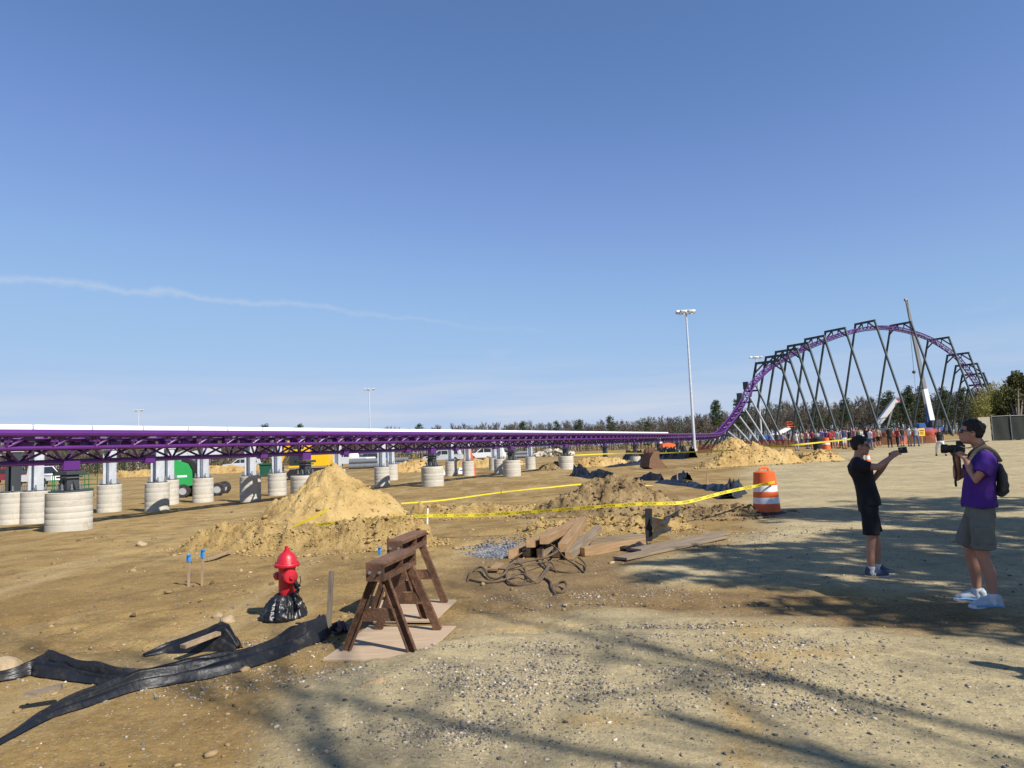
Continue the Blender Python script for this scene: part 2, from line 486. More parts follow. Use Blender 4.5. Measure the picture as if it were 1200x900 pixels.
MT['green_machine'] = mat('green_machine_paint', (0.025, 0.30, 0.075), 0.35, 0, 0.08, 1.2, spec=0.5)
MT['dark_green'] = mat('dark_green_paint', (0.015, 0.075, 0.045), 0.5)
MT['yellow_machine'] = mat('yellow_machine_paint', (0.72, 0.42, 0.01), 0.4, 0, 0.08, 1.2)
MT['glass_dark'] = mat('dark_glass', (0.02, 0.025, 0.03), 0.08, 0, 0.05, 1, spec=0.8)
MT['black'] = mat('black_parts', (0.015, 0.015, 0.016), 0.6, 0, 0.2, 3)
MT['grey_metal'] = mat('grey_wheel_metal', (0.45, 0.45, 0.46), 0.4, 0.3, 0.1, 3)
MT['bolt'] = mat('steel_bolt', (0.3, 0.3, 0.3), 0.4, 0.6)
# ------------------------------------------------------------------ the ground
def pix_poly(pts):
    out = []
    for px, py in pts:
        d = ray(px, py); t = -CAM_H / d.z
        out.append((d.x * t, d.y * t))
    return np.array(out)

def poly_sd(x, y, P):
    """Signed distance to a polygon, positive inside."""
    d = np.full(x.shape, 1e9); ins = np.zeros(x.shape, bool)
    n = len(P)
    for i in range(n):
        ax, ay = P[i]; bx, by = P[(i + 1) % n]
        ex, ey = bx - ax, by - ay
        t = np.clip(((x - ax) * ex + (y - ay) * ey) / (ex * ex + ey * ey), 0, 1)
        d = np.minimum(d, np.hypot(x - ax - t * ex, y - ay - t * ey))
        c = ((ay > y) != (by > y)) & (x < (bx - ax) * (y - ay) / (by - ay + 1e-12) + ax)
        ins ^= c
    return np.where(ins, d, -d)

LOT_FRONT = np.vstack([pix_poly([(330, 905), (372, 800), (470, 752), (560, 730), (720, 716), (900, 728), (1205, 746)]), [(9, 5.3), (9, -40), (-0.3, -40), (-1.2, 1.5)]])
LOT_BACK = np.vstack([pix_poly([(760, 690), (745, 668), (800, 645), (862, 628), (905, 609), (885, 580), (868, 556), (905, 546), (1000, 536), (1100, 522), (1148, 519)]), [(60, 70), (60, 8), (9, 5.9)], pix_poly([(1205, 712), (1000, 692), (900, 690)])])

def masks(x, y):
    w = 0.25 + 0.02 * np.hypot(x, y)
    j = 0.9 * fbm(x * 0.6, y * 0.6, 4, 41) * np.minimum(1.2, 0.3 + 0.05 * np.hypot(x, y))
    a = sst(-w, w, poly_sd(x, y, LOT_FRONT) + j)
    b = sst(-w, w, poly_sd(x, y, LOT_BACK) + j)
    return np.maximum(a, b), a, b

HOLE = Vector((-.27, 13.0, 0))
def build_ground():
    az = np.concatenate([np.linspace(-180, -46, 40, endpoint=False), np.linspace(-46, 46, 620), np.linspace(46, 180, 41)[1:-1]])
    az = np.radians(az)
    rr = np.concatenate([[0.05, 0.4, 0.8, 1.2], np.geomspace(1.5, 3000, 760)])
    A, Rr = np.meshgrid(az, rr)
    X, Y = Rr * np.sin(A), Rr * np.cos(A)
    Z = gz(X, Y)
    Z = np.where(Rr > 1500, -2.0, Z)
    lot, la, lb = masks(X, Y)
    # crumbs of soil off the lot, finer near the eye
    near = 1 - sst(14, 40, np.hypot(X, Y))
    cd, crnd = cell(X * 7, Y * 7, 77)
    Z = Z + near * (1 - lot) * 0.022 * np.clip(0.35 - cd, 0, 1) * (crnd > 0.55)
    # the edge of the lot's old surface stands a little above the strip of bare soil
    Z = Z + 0.035 * lot * (np.hypot(X, Y) < 25)
    for a_, b_ in (((60, 720), (330, 668)), ((90, 735), (350, 680)), ((120, 655), (420, 600)), ((640, 742), (1205, 722)), ((560, 715), (1000, 705))):
        p, q = pix_poly([a_, b_]); t = np.clip(((X - p[0]) * (q[0] - p[0]) + (Y - p[1]) * (q[1] - p[1])) / ((q - p) ** 2).sum(), -1.5, 2.5)
        dd = np.hypot(X - p[0] - t * (q[0] - p[0]), Y - p[1] - t * (q[1] - p[1])) + .05 * fbm(X, Y, 2, 3)
        Z = Z - 0.022 * np.exp(-(dd / .13) ** 2) * (.6 + .4 * np.sin(np.hypot(X, Y) * 34)) + 0.014 * np.exp(-((dd - .24) / .08) ** 2)
    nr, na = X.shape
    idx = np.arange(nr * na).reshape(nr, na)
    i2 = np.concatenate([idx, idx[:, :1]], axis=1)
    q = np.stack([i2[:-1, :-1].ravel(), i2[1:, :-1].ravel(), i2[1:, 1:].ravel(), i2[:-1, 1:].ravel()], 1)
    q = q[:, ::-1]
    # soil darker and damp where it was turned over: a strip across the lot and the dug side
    strip_ = np.clip(1 - lot, 0, 1)
    turned = np.exp(-((poly_sd(X, Y, pix_poly([(560, 735), (560, 690), (750, 668), (900, 690), (1205, 712), (1300, 740), (1205, 746), (900, 728), (720, 716)])) < -0.05) * 3.0))
    turned = sst(-0.35, 0.25, poly_sd(X, Y, pix_poly([(545, 738), (540, 650), (640, 640), (790, 640), (750, 668), (790, 690), (900, 692), (1205, 714), (1300, 742), (1205, 746), (900, 728), (720, 716)])) + 0.5 * fbm(X, Y, 3, 51))
    hole = np.exp(-((((X - HOLE.x) / 0.5) ** 2 + ((Y - HOLE.y) / 0.85) ** 2) ** 2))
    spill = np.zeros_like(X)
    for (cx, cy, rx, ry, rot, h) in HEAPS:
        c, s_ = math.cos(rot), math.sin(rot)
        d = np.hypot(((X - cx) * c + (Y - cy) * s_) / rx, (-(X - cx) * s_ + (Y - cy) * c) / ry)
        spill = np.maximum(spill, np.clip(1.55 - d + .35 * fbm(X * 1.3, Y * 1.3, 4, 17), 0, 1))
    sandy = np.zeros_like(X)
    for px, py, ra, rb in ((884, 745, .22, .45), (880, 775, .25, .5), (868, 850, .12, .6), (700, 850, .3, .12), (960, 770, .5, .14), (620, 740, .5, .15), (870, 895, .1, .3)):
        g = G(px, py); sandy = np.maximum(sandy, .8 * np.exp(-(((X - g.x) / ra) ** 2 + ((Y - g.y) / rb) ** 2)))
    sandy = np.clip(sandy + .5 * sandy * fbm(X * 3, Y * 3, 3, 6), 0, 1)
    o = np_mesh('ground', np.stack([X, Y, Z], -1).reshape(-1, 3), q, ground_mat(), {'lot': lot, 'turned': turned, 'hole': hole, 'sandy': sandy, 'spill': spill})
    return tag(o, kind='structure')

def ground_mat():
    m, n, l, b = newmat('sandy_ground')
    tc = n.new('ShaderNodeTexCoord')
    def nz(s, d=8, r_=0.65, vec=None, dist=0.0):
        q = n.new('ShaderNodeTexNoise'); q.inputs['Scale'].default_value = s; q.inputs['Detail'].default_value = d; q.inputs['Roughness'].default_value = r_; q.inputs['Distortion'].default_value = dist
        l.new(vec or tc.outputs['Object'], q.inputs['Vector']); return q.outputs[0]
    def ramp(v, stops):
        r_ = n.new('ShaderNodeValToRGB'); e = r_.color_ramp.elements
        e[0].position, e[0].color = stops[0][0], (*stops[0][1], 1)
        e[1].position, e[1].color = stops[-1][0], (*stops[-1][1], 1)
        for p, c in stops[1:-1]:
            k = e.new(p); k.color = (*c, 1)
        l.new(v, r_.inputs[0]); return r_.outputs[0]
    def mix(f, a, c, mode='MIX'):
        x = n.new('ShaderNodeMix'); x.data_type = 'RGBA'; x.blend_type = mode
        if isinstance(f, float): x.inputs['Factor'].default_value = f
        else: l.new(f, x.inputs['Factor'])
        l.new(a, x.inputs['A'])
        if isinstance(c, tuple): x.inputs['B'].default_value = (*c, 1)
        else: l.new(c, x.inputs['B'])
        return x.outputs['Result']
    def attr(nm):
        a = n.new('ShaderNodeAttribute'); a.attribute_name = nm; return a.outputs['Fac']
    mp = n.new('ShaderNodeMapping'); mp.inputs['Rotation'].default_value = (0, 0, R(62)); mp.inputs['Scale'].default_value = (1, 0.16, 1)
    l.new(tc.outputs['Object'], mp.inputs[0])
    wheel = nz(1.1, 6, 0.6, mp.outputs[0])
    big, mid, fine = nz(0.16, 6, 0.6), nz(1.3, 8, 0.68), nz(22, 6, 0.75)
    soil = ramp(big, [(0.36, (0.245, 0.155, 0.055)), (0.5, (0.345, 0.230, 0.086)), (0.66, (0.43, 0.300, 0.122))])
    soil = mix(ramp(mid, [(0.42, (0, 0, 0)), (0.66, (1, 1, 1))]), soil, (0.195, 0.125, 0.050))
    soil = mix(ramp(wheel, [(0.50, (0, 0, 0)), (0.70, (0.9, 0.9, 0.9))]), soil, (0.41, 0.30, 0.145))
    turned = mix(ramp(nz(2.6, 8, 0.7), [(0.35, (0, 0, 0)), (0.7, (1, 1, 1))]), soil, (0.13, 0.085, 0.045))
    turned = mix(0.72, soil, ramp(nz(2.1, 8, 0.7), [(0.34, (0.115, 0.075, 0.040)), (0.68, (0.25, 0.165, 0.080))]))
    soil = mix(attr('turned'), soil, turned)
    sm = n.new('ShaderNodeMath'); sm.operation = 'MULTIPLY'; l.new(attr('spill'), sm.inputs[0]); l.new(ramp(nz(5, 8, 0.75), [(0.35, (0, 0, 0)), (0.6, (1, 1, 1))]), sm.inputs[1])
    soil = mix(sm.outputs[0], soil, (0.38, 0.26, 0.105))
    lot = ramp(nz(0.55, 8, 0.66), [(0.30, (0.295, 0.238, 0.135)), (0.5, (0.42, 0.34, 0.19)), (0.70, (0.51, 0.41, 0.22))])
    lot = mix(ramp(nz(2.3, 8, 0.7), [(0.48, (0, 0, 0)), (0.72, (0.85, 0.85, 0.85))]), lot, (0.21, 0.175, 0.115))
    lot = mix(ramp(nz(0.9, 4, 0.6, mp.outputs[0]), [(0.56, (0, 0, 0)), (0.76, (0.6, 0.6, 0.6))]), lot, (0.42, 0.325, 0.19))
    lot = mix(ramp(nz(0.7, 6, 0.7), [(0.63, (0, 0, 0)), (0.75, (0.7, 0.7, 0.7))]), lot, (0.36, 0.24, 0.10))
    lot = mix(attr('sandy'), lot, (0.40, 0.275, 0.115))
    col = mix(attr('lot'), soil, lot)
    col = mix(attr('hole'), col, ramp(nz(14, 6, 0.8), [(0.35, (0.13, 0.14, 0.16)), (0.65, (0.36, 0.38, 0.42))]))
    # grit: small pale and dark grains
    vo = n.new('ShaderNodeTexVoronoi'); vo.inputs['Scale'].default_value = 34; l.new(tc.outputs['Object'], vo.inputs['Vector'])
    gm = n.new('ShaderNodeMath'); gm.operation = 'LESS_THAN'; l.new(vo.outputs['Distance'], gm.inputs[0]); gm.inputs[1].default_value = 0.30
    sp = n.new('ShaderNodeSeparateColor'); l.new(vo.outputs['Color'], sp.inputs[0])
    gs = n.new('ShaderNodeMath'); gs.operation = 'GREATER_THAN'; l.new(sp.outputs[0], gs.inputs[0]); gs.inputs[1].default_value = 0.62
    gg = n.new('ShaderNodeMath'); gg.operation = 'MULTIPLY'; l.new(gm.outputs[0], gg.inputs[0]); l.new(gs.outputs[0], gg.inputs[1])
    gk = n.new('ShaderNodeMath'); gk.operation = 'MULTIPLY'; l.new(gg.outputs[0], gk.inputs[0]); gk.inputs[1].default_value = 0.55
    col = mix(gk.outputs[0], col, ramp(sp.outputs[1], [(0.2, (0.10, 0.095, 0.09)), (0.8, (0.46, 0.42, 0.36))]))
    col = mix(0.8, col, ramp(fine, [(0.28, (0.58, 0.58, 0.58)), (0.72, (1.28, 1.28, 1.28))]), 'MULTIPLY')
    col = mix(0.8, col, ramp(nz(90, 4, 0.8), [(0.32, (0.55, 0.54, 0.52)), (0.5, (1.0, 1.0, 1.0)), (0.70, (1.3, 1.3, 1.3))]), 'MULTIPLY')
    l.new(col, b.inputs['Base Color'])
    b.inputs['Roughness'].default_value = 0.96; b.inputs['Specular IOR Level'].default_value = 0.12
    h = n.new('ShaderNodeMath'); h.operation = 'MULTIPLY_ADD'; l.new(fine, h.inputs[0]); h.inputs[1].default_value = 0.5; l.new(nz(6, 8, 0.75), h.inputs[2])
    h2 = n.new('ShaderNodeMath'); h2.operation = 'MULTIPLY_ADD'; l.new(gg.outputs[0], h2.inputs[0]); h2.inputs[1].default_value = 0.35; l.new(h.outputs[0], h2.inputs[2])
    bp = n.new('ShaderNodeBump'); bp.inputs['Strength'].default_value = 0.7; bp.inputs['Distance'].default_value = 0.035
    l.new(h2.outputs[0], bp.inputs['Height']); l.new(bp.outputs[0], b.inputs['Normal'])
    return m


# ------------------------------------------------------------------ heaps of soil
MT['sand'] = soil_mat('sand_heap', (0.22, 0.14, 0.052), (0.43, 0.295, 0.115), (0.52, 0.37, 0.16), 1.8, 0.9)
MT['spoil'] = soil_mat('sandy_spoil', (0.15, 0.092, 0.036), (0.36, 0.245, 0.095), (0.48, 0.34, 0.145), 2.6, 1.0)
MT['clod'] = soil_mat('dark_clods', (0.10, 0.068, 0.034), (0.235, 0.162, 0.078), (0.38, 0.27, 0.132), 2.2, 1.0)
MT['far_sand'] = soil_mat('far_sand', (0.24, 0.145, 0.055), (0.40, 0.265, 0.10), (0.48, 0.34, 0.15), 0.9, 0.8)

def heap(name, label, cx, cy, rx, ry, h, m, seed, rot=0.0, rough=0.12, sharp=1.0, group=None, cat='dirt pile', res=190, peaks=None, clods=1.0, cs=3.2):
    """A heap on the ground: height field over an ellipse, lumpy, its rim dipping under the ground."""
    u = np.linspace(-1.25, 1.25, res); v = np.linspace(-1.25, 1.25, max(24, int(res * min(1.4, max(0.5, ry / rx)))))
    U, V = np.meshgrid(u, v)
    lx, ly = U * rx, V * ry
    c, s = math.cos(rot), math.sin(rot)
    X, Y = cx + lx * c - ly * s, cy + lx * s + ly * c
    wob = 0.22 * fbm(X * 0.9 / max(rx, .5), Y * 0.9 / max(rx, .5), 3, seed)
    q = np.hypot(U, V) * (1 + wob) + 0.10 * fbm(X * 1.6, Y * 1.6, 3, seed + 3)
    if peaks is None:
        prof = np.clip(1 - q, -0.3, 1) if sharp >= 1 else np.where(q < 1, np.cos(np.clip(q, 0, 1) * math.pi) * 0.5 + 0.5, (1 - q) * 0.6)
        k = np.clip(prof, 0, 1)
        prof = np.where(prof > 0, prof * (1 - 0.18 * k * k) , prof)
    else:
        prof = np.zeros_like(U) - 0.0
        for (pu, pv, pr, ph) in peaks:
            d = np.hypot((U - pu) / pr, (V - pv) / pr) * (1 + wob)
            prof = np.maximum(prof, 0) + (ph * (0.5 + 0.5 * np.cos(np.pi * np.clip(d / 1.25, 0, 1)))) * np.clip(1 - 0.75 * np.maximum(prof, 0), 0, 1)
        prof = np.where(q > 1.0, np.minimum(prof, 1.2 - q) - 0.0, prof) - 0.04
    body = np.clip(prof * 3, 0, 1)
    Z = h * prof
    Z = Z + h * rough * 0.75 * body * fbm(X * 1.5 / max(0.5, rx * .4), Y * 1.5 / max(0.5, rx * .4), 4, seed + 7, 0.5)
    far = max(1.0, cy / 22.0)
    def crumb(sc, amp, keep, sd):
        wx, wy = X + 0.12 / sc * 4 * fbm(X * sc * .6, Y * sc * .6, 2, sd + 2), Y + 0.12 / sc * 4 * fbm(X * sc * .6 + 5, Y * sc * .6, 2, sd + 4)
        cd, cr = cell(wx * sc, wy * sc, sd)
        return amp * np.clip((0.62 - cd) * 1.8, 0, 0.75) * np.clip((cr - keep) / (1 - keep), 0, 1)
    k = 0.5 + 0.5 * clods
    Z = Z + body * (crumb(3.2 / far, 0.10 * far * k, .45, seed + 11) + crumb(7.5 / far, 0.06 * far * k, .35, seed + 19) + crumb(17 / far, 0.032 * far * k, .2, seed + 29))
    Z = Z + body * 0.012 * far * fbm(X * 14 / far, Y * 14 / far, 3, seed + 37)
    edge = np.maximum(np.abs(U), np.abs(V)) > 1.2
    Z = np.where(prof <= 0.0, np.minimum(Z, -0.06), Z)
    Z = np.where(edge, -0.1, Z)
    gzz = gz(cx, cy)
    Z = Z + gz(X, Y) - gzz
    nr, na = X.shape
    idx = np.arange(nr * na).reshape(nr, na)
    qd = np.stack([idx[:-1, :-1].ravel(), idx[:-1, 1:].ravel(), idx[1:, 1:].ravel(), idx[1:, :-1].ravel()], 1)
    o = np_mesh(name, np.stack([X - cx, Y - cy, Z], -1).reshape(-1, 3), qd, m)
    o.location = (cx, cy, float(gzz))
    tag(o, label, cat, group)
    HEAPS.append((cx, cy, rx, ry, rot, h))
    rg = np.random.default_rng(seed)
    ok = np.argwhere((body > .25) | ((q > .95) & (q < 1.2)))
    nclod = int(min(len(ok), 420 * clods * rx * ry / max(1, cy / 14) ** 1.4))
    for i, j in ok[rg.integers(0, len(ok), nclod)]:
        CLODS.append((X[i, j] + rg.normal(0, .02), Y[i, j] + rg.normal(0, .02), (Z[i, j] if body[i, j] > .05 else gz(X[i, j], Y[i, j]) - gzz) + gzz, (.007 + .0085 * rg.exponential(.8)) * max(1, cy / 16) * (.7 + .3 * clods), 0 if m is MT['clod'] else 1))
    return o
HEAPS, CLODS = [], []

p = G(394, 607)
heap('sand_heap', 'tall smooth cone of yellow sand, the highest heap on the site', p.x, p.y, 2.15, 1.9, 1.74, MT['sand'], 5, rough=0.17, clods=0.9, cs=4)
p = G(283, 642)
heap('spoil_heap', 'low lumpy yellow spoil heap left of the tall sand cone, behind the hydrant', p.x, p.y, 1.25, 0.85, 0.52, MT['spoil'], 15, rough=0.3, peaks=[(-.35, 0, .6, .75), (.25, .15, .7, 1.0), (.6, -.2, .5, .6)], clods=1.6)
p = G(400, 641)
heap('spoil_bank', 'long rough sandy bank along the yellow tape behind the sawhorses', p.x, p.y, 1.75, 0.85, 0.40, MT['spoil'], 25, rough=0.45, peaks=[(-.7, 0, .45, .7), (-.3, .1, .5, .85), (.15, .15, .5, 1.0), (.55, 0, .5, .95), (.8, .1, .35, .8)], clods=2.4, res=240)
p = G(590, 604)
heap('spoil_ridge', 'sandy ridge on the far rim of the gravel-floored hole', p.x, p.y, 2.5, 0.7, 0.36, MT['spoil'], 35, rough=0.35, peaks=[(-.75, .2, .3, 1.0), (-.4, 0, .45, .75), (0, .1, .45, .8), (.45, -.1, .5, .7), (.8, 0, .4, .6)], clods=1.6, res=240)
p = G(712, 600)
heap('clod_heap', 'dark cloddy dirt heap in the middle, behind the lumber stack', p.x, p.y, 2.05, 1.15, 0.80, MT['clod'], 45, rough=0.45, peaks=[(-.05, 0, .55, .75), (.2, .05, .5, .72), (-.5, -.05, .55, .5), (.55, .0, .5, .5), (.0, -.35, .6, .45)], clods=2.2, res=230)
p = G(712, 622)
heap('loose_dirt', 'low spread of loose brown dirt between the lumber stack and the cloddy heap', p.x, p.y, 1.75, 0.8, 0.22, MT['spoil'], 55, rough=0.5, peaks=[(-.6, 0, .5, .8), (-.1, .2, .55, 1.0), (.35, -.1, .5, .9), (.7, .2, .45, .7)], clods=2.0, res=230)
p = G(845, 604)
heap('loose_dirt', 'low brown dirt spread in front of the striped orange drum', p.x, p.y, 1.6, 0.9, 0.16, MT['clod'], 65, rough=0.5, peaks=[(-.4, 0, .6, .9), (.3, .1, .6, 1.0)], clods=2.2)
p = G(892, 545)
heap('far_dirt_heap', 'wide sandy heap by the drum, in front of the crowd at the fence', p.x, p.y + 1.5, 2.9, 2.0, 1.0, MT['far_sand'], 75, rough=0.3, peaks=[(-.55, 0, .5, .75), (-.05, .1, .6, 1.0), (.4, 0, .5, .8), (.75, 0, .3, .5)], clods=1.4)
p = G(968, 541)
heap('far_dirt_heap', 'smaller sandy heap left of the man in black, before the crowd', p.x, p.y + 1.2, 1.7, 1.3, 0.62, MT['far_sand'], 85, rough=0.3, peaks=[(-.3, 0, .6, .8), (.3, .1, .6, 1.0)], clods=1.3)
p = G(869, 530)
heap('far_dirt_heap', 'pointed sandy heap under the foot of the rising purple track', p.x, p.y + 3, 2.4, 2.0, 1.75, MT['far_sand'], 95, rough=0.15, clods=0.6)
p = G(706, 547)
heap('far_dirt_heap', 'bright yellow dirt heap beside the last concrete footing', p.x, p.y + 1.5, 2.3, 1.2, 0.78, MT['far_sand'], 105, rough=0.3, peaks=[(-.5, 0, .55, .9), (.1, .05, .6, 1.0), (.6, 0, .45, .95)], clods=1.2)
p = G(651, 551)
heap('far_dirt_heap', 'small grey-brown dirt heap left of the last concrete footing', p.x, p.y + 1, 1.4, 0.9, 0.6, MT['clod'], 115, rough=0.3, clods=1.2)
p = G(478, 554)
heap('far_dirt_heap', 'yellow dirt heap behind the footings right of the sand cone', p.x, p.y + 2, 2.4, 1.6, 1.0, MT['far_sand'], 125, rough=0.3, peaks=[(-.3, 0, .6, .85), (.35, .1, .6, 1.0)], clods=1.2)
p = G(565, 549)
heap('far_dirt_heap', 'long low dirt heap behind the middle footings', p.x, p.y + 3, 4.5, 1.6, 0.85, MT['far_sand'], 135, rough=0.3, peaks=[(-.6, 0, .4, .8), (-.1, .1, .5, 1.0), (.5, 0, .5, .9)], clods=1.2)
p = G(215, 557)
heap('far_berm', 'long pale sand berm in front of the trees beyond the green lift', p.x, p.y + 2, 12.0, 2.2, 1.05, MT['far_sand'], 145, rough=0.15, peaks=[(-.85, 0, .3, .5), (-.5, 0, .4, .8), (-.1, .1, .45, .75), (.3, 0, .4, .9), (.7, 0, .4, .7)], clods=0.7)

build_ground()
# ------------------------------------------------------------------ the roller coaster
P0 = Vector((-12.3, 19.7, 0)); TH = R(25.5)
TDIR = Vector((math.sin(TH), math.cos(TH), 0)); TLAT = Vector((math.cos(TH), -math.sin(TH), 0))
RAIL_Z = 2.62
def straight(s, lat=0.0, z=0.0): return P0 + TDIR * s + TLAT * lat + Vector((0, 0, z))
S_END = (100 - 19.7) / math.cos(TH)
ctrl = [straight(s, 0, RAIL_Z) for s in np.linspace(-16, S_END - 12, 12)]
hill_px = [(840, 507.5, 112), (850.7, 498, 117.5), (859.6, 487.4, 121), (868.5, 475, 124.8), (875.6, 460.7, 127.5), (882.7, 448.3, 129.8), (891.6, 438.5, 132.3),
           (902.3, 428.7, 135), (914.7, 421.2, 137.6), (929, 413, 140), (946.8, 405, 142.3), (964.5, 398, 144.2), (986, 390.2, 146.8), (1009, 384.3, 149.5), (1031.6, 382.3, 152),
           (1050, 384, 154.3), (1069.6, 388.5, 157), (1090.7, 397, 160), (1109.7, 409, 163), (1122.4, 419.5, 165.2), (1132.9, 432.5, 167), (1143.5, 448.5, 169), (1151, 461, 170.5), (1160, 476, 172.2), (1172, 489, 174.5), (1190, 497, 178)]
ctrl += [D(*q) for q in hill_px]
def catmull(pts, step):
    out = []
    for i in range(len(pts) - 1):
        a, b, c, d = pts[max(i - 1, 0)], pts[i], pts[i + 1], pts[min(i + 2, len(pts) - 1)]
        k = max(1, int((c - b).length / step))
        for j in range(k):
            t = j / k
            out.append(0.5 * ((2 * b) + (c - a) * t + (2 * a - 5 * b + 4 * c - d) * t * t + (3 * b - a - 3 * c + d) * t ** 3))
    out.append(pts[-1]); return out
line = catmull(ctrl, 0.5)
for _ in range(6):                                       # ease the pixel-read points into a fair curve
    line = [line[0]] + [(line[i - 1] + line[i] * 2 + line[i + 1]) / 4 for i in range(1, len(line) - 1)] + [line[-1]]
seg = [0.0]
for i in range(1, len(line)): seg.append(seg[-1] + (line[i] - line[i - 1]).length)
def track_at(s):
    s = max(0.0, min(seg[-1] - 1e-3, s))
    i = max(0, min(int(np.searchsorted(seg, s)) - 1, len(line) - 2))
    t = (s - seg[i]) / (seg[i + 1] - seg[i])
    p = line[i].lerp(line[i + 1], t)
    T = (line[min(i + 2, len(line) - 1)] - line[max(i - 1, 0)]).normalized()
    N = T.cross(Vector((0, 0, 1))).normalized()          # to the right of travel
    return p, T, N, N.cross(T)
def off(s, lat, up):
    p, T, N, B = track_at(s); return p + N * lat + B * up
def to_px(p):
    d = Vector(p) - Vector((0, 0, CAM_H)); w = d.dot(_f)
    return 600 + FPX * d.dot(_r) / w, 450 - FPX * d.dot(_u) / w
TOT = seg[-1]
track = thing('coaster_track', 'long purple roller coaster track, level at left and rising into a tall hill', 'roller coaster track', (P0.x, P0.y, 0))
TO = (P0.x, P0.y, 0)
GA = 0.60
ss = list(np.arange(0, 100, 1.5)) + list(np.arange(100, TOT, 0.8))
for lat in (-GA, GA):
    MB().path([off(s, lat, 0) for s in ss], 0.098, 10).build('rail', MT['purple'], track, off=TO)
for lat in (-0.42, 0.42):
    MB().path([off(s, lat, -0.38) for s in ss], 0.055, 8).build('chord_tube', MT['purple'], track, off=TO)
MB().path([off(s, 0, -0.76) for s in ss], 0.075, 10).build('spine_tube', MT['purple'], track, off=TO)
lt = MB(); gs = MB()
k = 0; s = 0.3
while s < TOT - 1.5:
    st = 1.15
    r_ = 0.038 if s < 110 else 0.05
    s2 = min(s + st, TOT - 0.1)
    sm = (s + s2) / 2
    lt.tube(off(s, -GA, -.02), off(s, GA, -.02), 0.055, n=6, cap=False)
    for sg in (-1, 1):
        lt.tube(off(s, sg * GA, 0), off(s, sg * .42, -.38), 0.05, n=6, cap=False)
        lt.tube(off(sm, sg * GA, 0), off(s, sg * .42, -.38), r_, n=6, cap=False)
        lt.tube(off(s, sg * .42, -.38), off(sm, 0, -.76), r_, n=6, cap=False)
        lt.tube(off(s2, sg * .42, -.38), off(sm, 0, -.76), r_, n=6, cap=False)
        p, T, N, B = track_at(s)                                         # gusset plate under the rail
        rot = Matrix((T, N, B)).transposed()
        lt.box(p + N * (sg * .53) - B * .13, (0.20, 0.03, 0.20), rot)
    lt.tube(off(s, -.42, -.38), off(s, .42, -.38), r_, n=6, cap=False)
    if k % 2 == 0: lt.tube(off(s, -.42, -.38), off(s2, .42, -.38), r_, n=6, cap=False)
    else: lt.tube(off(s, .42, -.38), off(s2, -.42, -.38), r_, n=6, cap=False)
    s += st; k += 1
lt.build('lattice', MT['purple'], track, off=TO)
for q in np.arange(4.4, 100, 9.35 / 2):                                  # bolted flanges of the spine
    fl = MB(); p, T, N, B = track_at(q)
    fl.box(p - B * .76, (0.34, 0.24, 0.26), Matrix((T, N, B)).transposed(), bev=0.02)
    fl.build('flange', MT['purple'], track, off=TO)
# white fins standing between the rails along the level run
s = 0.4; s_stop = 16 + (83 - 19.7) / math.cos(TH)
while s < s_stop:
    L = 1.62
    f = MB()
    p, T, N, B = track_at(s + L / 2)
    f.box(p + B * 0.10, (L - 0.05, 0.13, 0.30), Matrix((T, N, B)).transposed(), bev=0.012)
    f.build('white_fin', MT['white_panel'], track, off=TO)
    s += L
# the motor units under the fins: inner rails, purple carriers and their pale undersides
for lat in (-.27, .27):
    MB().path([off(q, lat, -.16) for q in np.arange(0, s_stop, 1.5)], 0.05, 8).build('inner_rail', MT['purple'], track, off=TO)
cr_ = MB(); q = 0.9
while q < s_stop:
    p, T, N, B = track_at(q); rot = Matrix((T, N, B)).transposed()
    cr_.box(p - B * .14, (0.16, 1.05, 0.16), rot); cr_.box(p - B * .27 + N * .3, (0.30, .10, .22), rot); cr_.box(p - B * .27 - N * .3, (0.30, .10, .22), rot)
    q += .81
cr_.build('motor_carriers', MT['purple'], track, off=TO)
st_ = MB(); q = .5
while q < s_stop:
    p, T, N, B = track_at(q); st_.box(p - B * .12, (0.62, 0.20, 0.15), Matrix((T, N, B)).transposed()); q += 1.62
st_.build('motor_boxes', MT['galv_dark'], track, off=TO)

# supports of the level run: concrete footing, dark post, saddle
def footing(mb, r_, h, n=40, rings=0.165, seed=0):
    rnd = random.Random(seed)
    prof = [(r_ * 0.99, -0.15)]
    z = 0.0
    while z < h - 0.01:
        z2 = min(z + rings, h)
        prof += [(r_ * (1.0 + rnd.uniform(-.004, .004)), z + 0.012), (r_ * (1.0 + rnd.uniform(-.004, .004)), z2 - 0.010), (r_ * 0.991, z2 - 0.003)]
        z = z2
    prof += [(r_ * 0.965, h), (0.02, h)]
    mb.lathe(prof, n)
    return mb

ANCHOR = []
def anchor_bolts(root, z, rad, n=8):
    for i in range(n):
        a = 2 * math.pi * (i + .5) / n
        if not ANCHOR:
            b = MB(); b.lathe([(.022, 0), (.022, .02), (.04, .021), (.04, .055), (.022, .056), (.022, .165), (.015, .17)], 6)
            o = b.build('anchor_bolt', MT['bolt'], root); ANCHOR.append(o.data)
        else:
            o = bpy.data.objects.new('anchor_bolt', ANCHOR[0]); COL.objects.link(o); o.parent = root
        o.location = (rad * math.cos(a), rad * math.sin(a), z)

